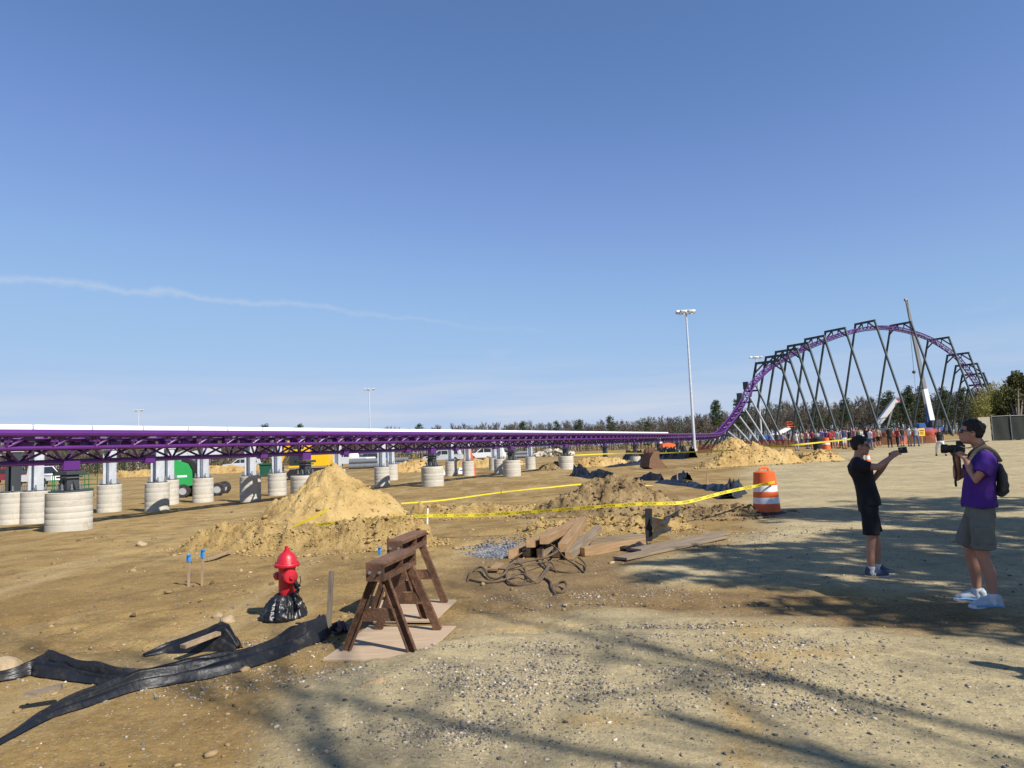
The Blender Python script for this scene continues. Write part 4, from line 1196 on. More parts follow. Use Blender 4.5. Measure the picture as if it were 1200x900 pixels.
# ------------------------------------------------------------------ caution tape
def tape(label, pts, seed, words=False, w=.064, group='yellow caution tapes'):
    P = catmull([D(*p) for p in pts], .12)
    o = P[0].copy()
    rnd = random.Random(seed)
    vs = []; tw = 0.3
    fr = []
    for i, p in enumerate(P):
        T = (P[min(i + 1, len(P) - 1)] - P[max(i - 1, 0)]).normalized()
        s_ = T.cross(Vector((0, 0, 1))).normalized(); up = s_.cross(T)
        tw = .35 * math.sin(i * .13 + seed) + .25 * math.sin(i * .041 * 3 + seed * 2)
        a = up * math.cos(tw) + s_ * math.sin(tw)
        fr.append((p, T, a)); vs += [p - a * w / 2 - o, p + a * w / 2 - o]
    m_ = MB(); m_.add(vs, [[2 * i, 2 * i + 1, 2 * i + 3, 2 * i + 2] for i in range(len(P) - 1)])
    e = thing('caution_tape', label, 'caution tape', o, 0, group)
    m_.build('ribbon', MT['tape'], e)
    if words:
        cu = bpy.data.curves.new('lettering', 'FONT'); cu.body = 'CAUTION'; cu.size = .062; cu.align_x = 'CENTER'; cu.align_y = 'CENTER'
        tmp = bpy.data.objects.new('lettering', cu); COL.objects.link(tmp)
        bpy.context.view_layer.update()
        base = bpy.data.meshes.new_from_object(tmp.evaluated_get(bpy.context.evaluated_depsgraph_get()))
        bpy.data.objects.remove(tmp)
        vv = [v_.co.copy() for v_ in base.vertices]; ff = [list(p_.vertices) for p_ in base.polygons]
        lt_ = MB(); stp = .42; s_acc = 0; d_ = .3
        cum = [0.0]
        for i in range(1, len(P)): cum.append(cum[-1] + (P[i] - P[i - 1]).length)
        x = .3
        while x < cum[-1] - .3:
            out = []
            for v_ in vv:
                sx = x + v_.x; i = min(int(np.searchsorted(cum, sx)), len(P) - 1); i0 = max(i - 1, 0)
                t_ = 0 if i == i0 else (sx - cum[i0]) / (cum[i] - cum[i0])
                pc = fr[i0][0].lerp(fr[i][0], t_); ac = fr[i0][2].lerp(fr[i][2], t_); Tc = fr[i0][1]
                nn = Tc.cross(ac).normalized()
                if nn.y > 0: nn = -nn
                out.append(pc + ac * v_.y + nn * .003 - o)
            lt_.add(out, ff); x += stp
        lt_.build('lettering', MT['tape_ink'], e, smooth=False)
    return e
tape('short yellow tape slanting up onto the foot of the tall sand cone', [(333, 622.5, 15.9), (352, 613, 16.1), (370, 605, 16.3), (384, 597, 16.6)], 1)
tape('long yellow tape in front, from the sandy bank past the lumber to the striped drum', [(366, 616.5, 15.0), (400, 611.5, 14.8), (450, 607, 14.6), (501, 604.5, 14.4), (560, 603.5, 14.3), (620, 600, 14.2), (690, 594.5, 14.2), (745, 590.8, 14.3), (794, 589.5, 14.4), (815, 586, 14.8), (845, 578, 15.3), (870, 572.5, 15.7), (886, 569.5, 15.95), (900, 566.5, 15.97), (908, 565, 16.1)], 2, True)
tape('sagging yellow tape across the middle field, behind the cloddy heap', [(470, 590, 21.5), (520, 586, 22), (587, 577, 23), (640, 571.5, 25), (694, 567, 27), (760, 569, 29), (806, 570.5, 30)], 3, w=.04)
tape('far yellow tape across the field under the end of the track', [(672, 533.5, 52), (722, 531.5, 52), (772, 531, 51), (812, 529.5, 49), (850, 528, 46), (890, 524.5, 44), (930, 521.5, 42), (965, 518, 42), (998, 514.5, 42)], 4, w=.085)
# ------------------------------------------------------------------ rusty steel bucket and odds and ends in the field
q = G(765, 549)
e = thing('steel_bucket', 'rusty steel digging bucket lying tipped in the field below the track', 'bucket', q, R(20))
sc_ = q.y / 832
m_ = MB()
prof = [(-11, 2), (-9, 12), (-4, 19), (4, 20), (3, 12), (11, 3), (8, 0), (-6, 0)]
m_.prism([(a * sc_, b_ * sc_) for a, b_ in prof], -.6, .6); m_.build('shell', MT['rust_top'], e)
m_ = MB()
for k_ in range(4): m_.bar(Vector((10 * sc_, -.5 + k_ * .33, 3 * sc_)), Vector((15 * sc_, -.5 + k_ * .33, 0)), .08, .06)
m_.build('teeth', MT['rust'], e)
m_ = MB()
for sy in (-.2, .2): m_.box((-2 * sc_, sy, 21 * sc_), (.5, .05, .35))
m_.build('hitch_ears', MT['rust'], e)
film('black_film', 'thin black strip lying left of the rusty bucket', [(712, 548, .3, .1), (735, 546, .35, .25), (752, 544, .35, .4)], 441, nw=12)
film('far_silt_barrier', 'low dark silt barrier in the distance right of the track post cluster', [(735, 538, .6, .9), (760, 538, .6, .9), (785, 537.5, .6, 1.0), (812, 537, .5, .9)], 451, nw=12, group=None, cat='silt barrier')
rk = [(8, 785, .10, 'grey boulder at the left picture edge beside the black film'), (267, 730, .075, 'fist-sized yellow stone left of the hydrant'), (255, 724, .05, 'dark flat stone beside the yellow stone left of the hydrant'), (166, 640, .10, 'lone pale stone in the open field below the track')]
MT['rock'] = mat('field_stone', (0.33, 0.25, 0.15), .9, 0, .25, 5, .6, 30)
for i, (px, py, r_, lab) in enumerate(rk):
    q = G(px, py); m_ = MB(); m_.ball((0, 0, r_ * .35), (r_ * 1.25, r_, r_ * .75), 14, 9)
    m_.v = [tuple(Vector(p) * (1 + .35 * mnoise.noise(Vector(p) * 9 / (r_ * 10) + Vector((i * 7, 0, 0))))) for p in m_.v]
    o = m_.build('stone', MT['rock'], sharp=.5); o.location = q; tag(o, lab, 'stone', 'larger loose stones')
# ------------------------------------------------------------------ people
MT['skin'] = mat('skin', (0.42, 0.22, 0.145), .55, 0, .08, 6, spec=.35)
MT['hair'] = mat('dark_hair', (0.012, 0.009, 0.008), .6, 0, .4, 30, .5, 60)
MT['black_cloth'] = mat('black_cotton', (0.010, 0.010, 0.013), .85, 0, .2, 10, .2, 120)
MT['navy_cloth'] = mat('near_black_shorts', (0.009, 0.009, 0.012), .85, 0, .2, 10, .2, 120)
MT['purple_cloth'] = mat('purple_cotton', (0.062, 0.017, 0.20), .9, 0, .12, 8, .2, 120)
MT['grey_cloth'] = mat('grey_cargo_cloth', (0.145, 0.15, 0.13), .9, 0, .12, 8, .2, 120)
MT['sock'] = mat('pale_sock', (0.62, 0.62, 0.64), .9, 0, .08, 20)
MT['shoe_grey'] = mat('blue_grey_suede', (0.06, 0.078, 0.115), .8, 0, .15, 20)
MT['shoe_blue'] = mat('pale_blue_mesh', (0.42, 0.46, 0.50), .7, 0, .2, 14)
MT['sole'] = mat('pale_sole', (0.66, 0.68, 0.70), .6, 0, .08, 10)
MT['sole_blue'] = mat('blue_sole', (0.16, 0.32, 0.50), .6, 0, .1, 10)
MT['pack'] = mat('grey_backpack', (0.06, 0.065, 0.06), .85, 0, .2, 12, .3, 60)
MT['strap'] = mat('olive_strap', (0.14, 0.145, 0.10), .85, 0, .15, 15)

def limb(m_, pts, rs, n=14, flat=1.0, up=(1, 0, 0), ends=(1, 1)):
    m_.path(pts, list(rs), n, True, flat, up)
    if ends[0]: m_.ball(pts[0], rs[0] * min(1, flat + .1), 12, 8)
    if ends[1]: m_.ball(pts[-1], rs[-1] * min(1, flat + .1), 12, 8)

def blob(m_, voxel, smooth_it=4, wr=0.0, wscale=9.0, seed=0, cut=None):
    """One continuous skin over overlapping shapes."""
    me = bpy.data.meshes.new('tmp'); me.from_pydata(m_.v, [], m_.f)
    bm = bmesh.new(); bm.from_mesh(me); bmesh.ops.recalc_face_normals(bm, faces=bm.faces); bm.to_mesh(me); bm.free()
    o = bpy.data.objects.new('tmp', me); COL.objects.link(o)
    r_ = o.modifiers.new('r', 'REMESH'); r_.mode = 'VOXEL'; r_.voxel_size = voxel; r_.adaptivity = 0.0
    s_ = o.modifiers.new('s', 'SMOOTH'); s_.iterations = smooth_it; s_.factor = .5
    bpy.context.view_layer.update()
    out = bpy.data.meshes.new_from_object(o.evaluated_get(bpy.context.evaluated_depsgraph_get()))
    bpy.data.objects.remove(o); bpy.data.meshes.remove(me)
    out.polygons.foreach_set('use_smooth', [True] * len(out.polygons))
    if wr:
        nv = len(out.vertices); co = np.empty(nv * 3, np.float32); out.vertices.foreach_get('co', co); co = co.reshape(-1, 3)
        no = np.empty(nv * 3, np.float32); out.vertices.foreach_get('normal', no); no = no.reshape(-1, 3)
        d = np.array([mnoise.noise(Vector((float(c[0]) * wscale + seed, float(c[1]) * wscale, float(c[2]) * wscale * .8))) + .5 * mnoise.noise(Vector((float(c[0]) * wscale * 2.3, float(c[1]) * wscale * 2.3 + seed, float(c[2]) * wscale * 1.6))) for c in co])
        co = co + no * (d * wr)[:, None]
        out.vertices.foreach_set('co', co.astype(np.float32).ravel()); out.update()
    return out

def mobj(name, me, m_, parent):
    me.name = name; me.materials.clear(); me.materials.append(m_)
    o = bpy.data.objects.new(name, me); COL.objects.link(o); o.parent = parent
    return o

def V(*a): return Vector(a)

def head(m_, c, pitch=0.0, yaw=0.0, s=1.0):
    """Skull, jaw, nose, brow, ears about the head's centre, facing +x."""
    rt = Matrix.Rotation(yaw, 3, 'Z') @ Matrix.Rotation(-pitch, 3, 'Y')
    def P(x, y, z): return Vector(c) + rt @ (Vector((x, y, z)) * s)
    m_.ball(P(-.008, 0, .028), (.096 * s, .076 * s, .090 * s), 18, 12, rt)
    m_.ball(P(.020, 0, -.028), (.072 * s, .062 * s, .078 * s), 16, 10, rt)
    m_.ball(P(.052, 0, -.086), (.030 * s, .036 * s, .024 * s), 12, 8, rt)          # chin
    m_.ball(P(.030, 0, -.075), (.045 * s, .052 * s, .032 * s), 12, 8, rt)
    m_.path([P(.082, 0, .018), P(.098, 0, -.010), P(.104, 0, -.024)], [.009 * s, .013 * s, .015 * s], 8)   # nose
    m_.ball(P(.098, 0, -.026), (.015 * s, .018 * s, .011 * s), 10, 7, rt)
    m_.ball(P(.082, 0, -.050), (.012 * s, .026 * s, .008 * s), 10, 7, rt)            # lips
    m_.ball(P(.081, 0, -.062), (.011 * s, .022 * s, .008 * s), 10, 7, rt)
    m_.ball(P(.076, 0, .030), (.015 * s, .050 * s, .012 * s), 12, 7, rt)            # brow
    for sg in (-1, 1):
        m_.ball(P(.058, sg * .042, -.012), (.020 * s, .020 * s, .018 * s), 10, 7, rt)   # cheek
        m_.ball(P(-.008, sg * .078, -.006), (.020 * s, .010 * s, .032 * s), 12, 8, rt)   # ear
    return P, rt

def hair_cap(root, P, rt, c, s=1.0, seed=1):
    m_ = MB()
    m_.ball(P(-.016, 0, .046), (.099 * s, .081 * s, .084 * s), 20, 14, rt)
    m_.ball(P(-.050, 0, .014), (.057 * s, .073 * s, .066 * s), 18, 12, rt)
    m_.ball(P(.040, 0, .090), (.046 * s, .058 * s, .030 * s), 16, 10, rt)
    rnd = random.Random(seed)
    for i in range(110):
        a, b_ = rnd.uniform(0, 6.28), rnd.uniform(.1, 1.45)
        p = (-.014 + .098 * math.cos(a) * math.cos(b_) , .082 * math.sin(a) * math.cos(b_), .05 + .086 * math.sin(b_))
        if p[0] > .05 and p[2] < .085: continue
        m_.ball(P(*p), rnd.uniform(.008, .017) * s, 8, 6)
    me = blob(m_, .006, 2)
    # keep the face and the ears clear
    bm = bmesh.new(); bm.from_mesh(me)
    inv = rt.transposed()
    dead = []
    for v_ in bm.verts:
        q_ = inv @ (v_.co - Vector(c)) / s
        if (q_.x > .048 and q_.z < .060) or (q_.x > -.012 and q_.z < .018 and abs(q_.y) > .03) or q_.z < -.040 + .2 * max(0, q_.x + .04) : dead.append(v_)
    bmesh.ops.delete(bm, geom=dead, context='VERTS'); bm.to_mesh(me); bm.free()
    return mobj('hair', me, MT['hair'], root)

def glasses(root, P, rt, s=1.0):
    m_ = MB()
    for sg in (-1, 1):
        m_.ball(P(.088, sg * .034, .010), (.010 * s, .029 * s, .021 * s), 14, 8, rt @ Matrix.Rotation(sg * .18, 3, 'Z'))
        m_.path([P(.080, sg * .064, .018), P(.03, sg * .080, .018), P(-.012, sg * .084, .012)], .0045 * s, 6)
    m_.path([P(.094, -.015, .014), P(.098, 0, .016), P(.094, .015, .014)], .004 * s, 6)
    return m_.build('sunglasses', MT['glass_dark'], root)

def gripping_hand(m_, wrist, dirv, palm_n, s=1.0, curl=1.0, thumb=1):
    """Palm and five bent fingers; dirv points from wrist to knuckles, palm_n out of the palm."""
    d = Vector(dirv).normalized(); n_ = Vector(palm_n); n_ = (n_ - d * n_.dot(d)).normalized(); a = d.cross(n_)
    w = Vector(wrist)
    limb(m_, [w - d * .01, w + d * .045 * s, w + d * .085 * s], [.026 * s, .036 * s, .038 * s], 12, .5, n_)
    for i, (o_, L) in enumerate(((-.030, .070), (-.010, .080), (.010, .076), (.028, .060))):
        k = w + d * .085 * s + a * (o_ * s); pts = [k - d * .02]; ang = .25; p = k
        pts.append(k)
        for j, f_ in enumerate((.45, .33, .25)):
            ang += (.55 + .12 * (j > 0)) * curl
            p = p + (d * math.cos(ang) + n_ * math.sin(ang)) * (L * f_ * s); pts.append(p)
        m_.path(pts, [.0105 * s, .0105 * s, .0098 * s, .009 * s, .0078 * s], 8)
    t0 = w + d * .03 * s - a * (.030 * s * thumb)
    m_.path([t0, t0 - a * (.022 * s * thumb) + n_ * .018 * s + d * .012, t0 - a * (.018 * s * thumb) + n_ * .045 * s + d * .034 * s, t0 - a * (.004 * thumb) + n_ * .062 * s + d * .055 * s], [.016 * s, .0135 * s, .0115 * s, .0095 * s], 8)

def shoe(root, ankle, fdir, L, upper, sole, accent=None, heel_kick=0.0, name='shoe'):
    """Running shoe: sole slab, upper, collar; toe towards fdir."""
    f_ = Vector(fdir); f_.z = 0; f_.normalize(); s_ = f_.cross(V(0, 0, 1))
    rt = Matrix((f_, s_ * -1, V(0, 0, 1))).transposed()
    c = Vector((ankle[0], ankle[1], 0))
    def Q(x, y, z): return c + rt @ Vector((x * L, y * L, z * L))
    so = MB()
    out = [(-.30, 0), (-.27, .115), (-.1, .125), (.15, .12), (.35, .165), (.55, .15), (.66, .07), (.685, 0), (.66, -.07), (.55, -.14), (.35, -.15), (.15, -.115), (-.1, -.12), (-.27, -.11)]
    vs = []
    for z, k in ((0.0, .96), (.03, 1.03), (.10, 1.04), (.125, 1.0)):
        for x, y in out: vs.append(Q(x * (k if x > 0 else k * 1.02), y * k, z + (.05 * max(0, x - .42) ** 1.0 * (1 if z < .05 else .8)) + (.02 if x < -.2 and z > .05 else 0)))
    n_ = len(out); fs = [list(range(n_ - 1, -1, -1)), list(range(3 * n_, 4 * n_))]
    for r_ in range(3): fs += [[r_ * n_ + i, r_ * n_ + (i + 1) % n_, (r_ + 1) * n_ + (i + 1) % n_, (r_ + 1) * n_ + i] for i in range(n_)]
    so.add(vs, fs)
    u_ = MB()
    limb(u_, [Q(-.17, 0, .22), Q(.0, 0, .23), Q(.25, 0, .20), Q(.45, 0, .17), Q(.57, 0, .15)], [.135 * L, .150 * L, .155 * L, .150 * L, .105 * L], 16, .9, (0, 0, 1))
    limb(u_, [Q(-.17, 0, .18), Q(-.13, 0, .34), Q(-.06, 0, .42)], [.135 * L, .150 * L, .165 * L], 14, ends=(1, 0))
    limb(u_, [Q(-.06, 0, .40), Q(.12, 0, .34), Q(.34, 0, .25)], [.13 * L, .12 * L, .10 * L], 12)
    o = mobj(name, blob(u_, .008, 3), upper, root)
    so.build('sole', sole, o)
    a_ = MB()
    for k in range(4):
        x = .05 + k * .075; z = .385 - k * .042
        a_.path([Q(x, -.075, z - .02), Q(x + .01, 0, z + .012), Q(x, .075, z - .02)], .006, 6)
    a_.build('laces', MT['sock'], o)
    if accent == 'letter':
        for sg in (-1,):
            a2 = MB()
            for p_, q_ in (((.02, .15), (.05, .26)), ((.05, .26), (.11, .15)), ((.11, .15), (.14, .26))):
                a2.path([Q(p_[0], sg * .142, p_[1]), Q(q_[0], sg * .130, q_[1])], .008, 6)
            a2.build('side_mark', MT['sole'], o)
    elif accent == 'stripe':
        a2 = MB()
        for sg in (-1, 1):
            a2.path([Q(-.27, sg * .115, .12), Q(-.1, sg * .135, .155), Q(.1, sg * .14, .125), Q(.3, sg * .155, .14), Q(.5, sg * .150, .115)], .012, 6)
        a2.build('side_mark', MT['sole_blue'], o)
    return o

# ---- man in black taking a phone picture
q1 = G(1021, 676)
RZ1, RZ2 = R(-24), R(153)
LEAN1, LEAN2 = R(-1.9), R(-0.9)
man1 = thing('person', 'man in black t-shirt and black shorts raising a phone in both hands', 'person', q1, RZ1)
sk = MB()
ctr1 = V(.055, 0, 1.600)
limb(sk, [V(.0, 0, 1.40), V(.015, 0, 1.47), V(.035, 0, 1.54)], [.062, .056, .056])
P1, rt1 = head(sk, ctr1, .02, .0)
limb(sk, [V(.06, 0, .88), V(.055, 0, 1.0), V(.045, 0, 1.15), V(.02, 0, 1.30), V(.0, 0, 1.40)], [.155, .145, .145, .165, .12], 18, .66)
hips1 = []
for sg, dx in ((-1, 0.0), (1, .075)):
    limb(sk, [V(.06, sg * .085, .86), V(.055 + dx * .3, sg * .092, .66), V(.05 + dx * .6, sg * .095, .49), V(.045 + dx * .8, sg * .095, .44), V(.02 + dx, sg * .095, .33), V(.015 + dx, sg * .095, .22), V(.012 + dx, sg * .095, .10)],
         [.088, .075, .054, .052, .056, .046, .036])
# right arm, almost straight; left arm with the elbow lower
limb(sk, [V(-.005, -.175, 1.385), V(.10, -.20, 1.355), V(.215, -.19, 1.345), V(.295, -.13, 1.395), V(.385, -.065, 1.455)], [.052, .048, .041, .038, .027])
limb(sk, [V(.0, .175, 1.375), V(.07, .23, 1.27), V(.175, .23, 1.185), V(.265, .15, 1.30), V(.365, .06, 1.44)], [.052, .047, .041, .037, .026])
gripping_hand(sk, V(.385, -.065, 1.455), V(.75, .12, .55), V(.35, .75, -.1), .95, 1.0, -1)
gripping_hand(sk, V(.365, .06, 1.44), V(.75, -.05, .62), V(.3, -.8, -.1), .95, 1.0, 1)
mobj('body', blob(sk, .0062, 3), MT['skin'], man1)
hair_cap(man1, P1, rt1, ctr1)
glasses(man1, P1, rt1)
sh = MB()
limb(sh, [V(.075, 0, .875), V(.074, 0, .95), V(.068, 0, 1.06), V(.05, 0, 1.18), V(.020, 0, 1.31), V(-.002, 0, 1.39), V(-.002, 0, 1.445)], [.186, .180, .168, .170, .188, .172, .100], 22, .72, ends=(0, 0))
limb(sh, [V(-.006, -.09, 1.395), V(-.006, -.165, 1.380), V(.06, -.200, 1.362), V(.135, -.207, 1.348)], [.080, .078, .072, .072], ends=(1, 0))
limb(sh, [V(-.006, .09, 1.395), V(-.004, .165, 1.375), V(.04, .21, 1.31), V(.092, .237, 1.24)], [.080, .078, .072, .070], ends=(1, 0))
limb(sh, [V(.0, 0, 1.40), V(.012, 0, 1.455)], [.085, .070], ends=(0, 0))
mobj('t_shirt', blob(sh, .009, 3, .010, 8, 3), MT['black_cloth'], man1)
st = MB()
limb(st, [V(.062, 0, .80), V(.064, 0, .90), V(.066, 0, .97)], [.165, .160, .145], 20, .72, ends=(0, 0))
for sg, dx in ((-1, 0.0), (1, .04)):
    limb(st, [V(.062, sg * .085, .88), V(.062 + dx * .3, sg * .098, .72), V(.058 + dx * .7, sg * .106, .60), V(.055 + dx * 1.1, sg * .108, .525)], [.095, .098, .094, .096], ends=(0, 0))
mobj('shorts', blob(st, .009, 3, .009, 8, 9), MT['navy_cloth'], man1)
for sg, dx in ((-1, 0.0), (1, .075)):
    so_ = MB(); limb(so_, [V(.012 + dx, sg * .095, .07), V(.012 + dx, sg * .095, .125)], [.045, .044]); so_.build('sock', MT['sock'], man1)
    shoe(man1, (.012 + dx, sg * .095, 0), (1, -.05 - .1 * (sg > 0), 0), .275, MT['shoe_grey'], MT['sole'], 'letter')
# a faded mark on the shirt front
ph = thing('phone', 'black phone held up in both hands by the man in black', 'phone', q1, RZ1)
m_ = MB(); m_.box((.515, 0, 1.525), (.010, .150, .075), Matrix.Rotation(-.75, 3, 'Z') @ Matrix.Rotation(-.12, 3, 'Y'), bev=.004); m_.build('case', MT['black'], ph)
m_ = MB()
for dy in (-.052, -.030): m_.tube(V(.515, 0, 1.54) + Matrix.Rotation(-.75, 3, 'Z') @ V(.004, dy, 0), V(.515, 0, 1.54) + Matrix.Rotation(-.75, 3, 'Z') @ V(.009, dy, 0), .010, n=12)
m_.build('lenses', MT['glass_dark'], ph)

# ---- man in purple with the camera
q2 = G(1162, 711)
man2 = thing('person', 'man in purple t-shirt and grey cargo shorts aiming a camera, wearing a small backpack', 'person', q2, RZ2)
HX = .02
sk = MB()
ctr2 = V(.06, 0, 1.715)
limb(sk, [V(-.035, 0, 1.51), V(-.01, 0, 1.58), V(.025, 0, 1.65)], [.066, .060, .060])
P2, rt2 = head(sk, ctr2, .20, .0, 1.04)
limb(sk, [V(.03, 0, .94), V(.025, 0, 1.08), V(.01, 0, 1.24), V(-.02, 0, 1.40), V(-.04, 0, 1.50)], [.165, .155, .160, .180, .13], 18, .66)
for sg, dx in ((1, -.0), (-1, .10)):
    limb(sk, [V(.03, sg * .09, .94), V(.04 + dx * .4, sg * .105, .72), V(.055 + dx * .8, sg * .12, .53), V(.045 + dx * .9, sg * .122, .48), V(.01 + dx, sg * .13, .36), V(.0 + dx, sg * .135, .24), V(.0 + dx, sg * .14, .10)],
         [.094, .082, .059, .057, .060, .048, .038])
limb(sk, [V(-.045, .19, 1.47), V(.0, .235, 1.37), V(.075, .235, 1.265), V(.10, .17, 1.36), V(.125, .085, 1.455)], [.056, .052, .045, .040, .029])
limb(sk, [V(-.03, -.19, 1.47), V(.06, -.24, 1.36), V(.195, -.215, 1.265), V(.19, -.14, 1.36), V(.185, -.065, 1.46)], [.056, .052, .045, .040, .029])
gripping_hand(sk, V(.125, .085, 1.455), V(.42, -.12, .62), V(.45, -.75, -.2), .98, 1.0, 1)
gripping_hand(sk, V(.185, -.065, 1.46), V(.25, .1, .6), V(-.1, .85, .3), .98, 1.0, -1)
mobj('body', blob(sk, .0065, 3), MT['skin'], man2)
hair_cap(man2, P2, rt2, ctr2, 1.06, 4)
glasses(man2, P2, rt2, 1.04)
sh = MB()
limb(sh, [V(.035, 0, .985), V(.034, 0, 1.05), V(.028, 0, 1.12), V(.018, 0, 1.24), V(-.012, 0, 1.39), V(-.036, 0, 1.48), V(-.035, 0, 1.53)], [.215, .208, .196, .190, .200, .165, .095], 22, .72, ends=(0, 0))
limb(sh, [V(-.04, .11, 1.475), V(-.045, .175, 1.455), V(-.018, .222, 1.395), V(.022, .242, 1.325)], [.078, .080, .080, .084], ends=(1, 0))
limb(sh, [V(-.04, -.11, 1.475), V(-.03, -.175, 1.455), V(.02, -.225, 1.39), V(.085, -.245, 1.325)], [.078, .080, .080, .084], ends=(1, 0))
limb(sh, [V(-.036, 0, 1.50), V(-.022, 0, 1.56)], [.095, .078], ends=(0, 0))
mobj('t_shirt', blob(sh, .009, 3, .014, 7, 5), MT['purple_cloth'], man2)
st = MB()
limb(st, [V(.03, 0, .88), V(.03, 0, .97), V(.03, 0, 1.05)], [.180, .178, .165], 20, .72, ends=(0, 0))
for sg, dx in ((1, -.01), (-1, .10)):
    limb(st, [V(.03, sg * .09, .96), V(.040 + dx * .4, sg * .112, .80), V(.046 + dx * .8, sg * .128, .68), V(.046 + dx * 1.1, sg * .136, .575)], [.105, .110, .107, .110], ends=(0, 0))
    st.box((.045 + dx * .6, sg * .228, .72), (.15, .03, .17), bev=.012)
mobj('shorts', blob(st, .009, 3, .012, 7, 13), MT['grey_cloth'], man2)
for sg, dx in ((1, 0.0), (-1, .10)):
    so_ = MB(); limb(so_, [V(dx, sg * .14, .07), V(dx, sg * .14, .135)], [.047, .046]); so_.build('sock', MT['sock'], man2)
    shoe(man2, (dx, sg * .14, 0), (1, .12 if sg > 0 else -.05, 0), .30, MT['shoe_blue'], MT['sole'], 'stripe')
w_ = MB(); w_.path([V(.125, .085, 1.455) + V(.032 * math.cos(a) * .6 - .012, .03 * math.sin(a), .032 * math.cos(a) * -.35 - .02) for a in np.linspace(0, 6.28, 14)], .009, 6); w_.build('wristband', MT['black'], man2)
# camera in his hands
cm = thing('camera', 'black camera with a long lens and a hanging strap, held by the man in purple', 'camera', q2, RZ2)
cc = V(.195, 0, 1.565); ct = Matrix.Rotation(-.06, 3, 'Y')
m_ = MB(); m_.box(cc + V(-.035, 0, 0), (.075, .145, .095), ct, bev=.012); m_.box(cc + V(-.03, 0, .058), (.06, .055, .04), ct, bev=.01); m_.box(cc + V(.0, -.06, -.005), (.05, .035, .085), ct, bev=.012); m_.build('camera_body', MT['black'], cm)
m_ = MB(); ax_ = V(1, 0, .06).normalized(); rt_ = ax_.to_track_quat('Z', 'Y').to_matrix()
m_.lathe([(.040, 0), (.043, .01), (.043, .045), (.039, .05), (.039, .075), (.046, .08), (.046, .13), (.042, .135), (.040, .130)], 20, cc + V(0, 0, -.005), rt_); m_.build('lens', MT['black'], cm)
m_ = MB()
pts = catmull([cc + V(.01, .075, .02), cc + V(.035, .085, -.06), cc + V(.03, .08, -.16), cc + V(.02, .075, -.25), cc + V(.035, .075, -.33), cc + V(.03, .07, -.38)], .02)
m_.path(pts, .011, 6, flat=.3, up=(0, 1, 0)); m_.build('hanging_strap', MT['black'], cm)
# backpack on his back with its straps
bp_ = thing('backpack', 'small grey backpack on the back of the man in purple', 'backpack', q2, RZ2)
m_ = MB(); limb(m_, [V(-.160, .0, 1.13), V(-.175, .0, 1.22), V(-.175, .0, 1.31), V(-.16, .0, 1.38)], [.115, .125, .115, .075], 18, .36)
limb(m_, [V(-.200, .0, 1.14), V(-.205, .0, 1.20), V(-.195, .0, 1.24)], [.07, .08, .065], 14, .35)
me = blob(m_, .010, 3, .010, 8, 21); mobj('pack', me, MT['pack'], bp_)
m_ = MB()
for sg in (-1, 1):
    pts = catmull([V(-.165, sg * .09, 1.43), V(-.11, sg * .115, 1.535), V(-.03, sg * .115, 1.575), V(.05, sg * .115, 1.53), V(.10, sg * .125, 1.44), V(.09, sg * .15, 1.37)], .03)
    m_.path(pts, .017, 8, flat=.28, up=(0, 1, 0))
m_.build('shoulder_straps', MT['strap'], bp_)
m_ = MB()
pts = catmull([cc + V(-.03, .075, .03), V(.12, .10, 1.57), V(.05, .10, 1.58), V(-.04, .06, 1.625), V(-.075, 0, 1.635), V(-.04, -.06, 1.625), V(.05, -.10, 1.58), V(.12, -.10, 1.57), cc + V(-.03, -.075, .03)], .02)
m_.path(pts, .017, 8, flat=.2, up=(0, 0, 1)); m_.build('neck_strap', MT['strap'], cm)

for o_ in (man1, ph): o_.rotation_euler.y = LEAN1
for o_ in (man2, cm, bp_): o_.rotation_euler.y = LEAN2
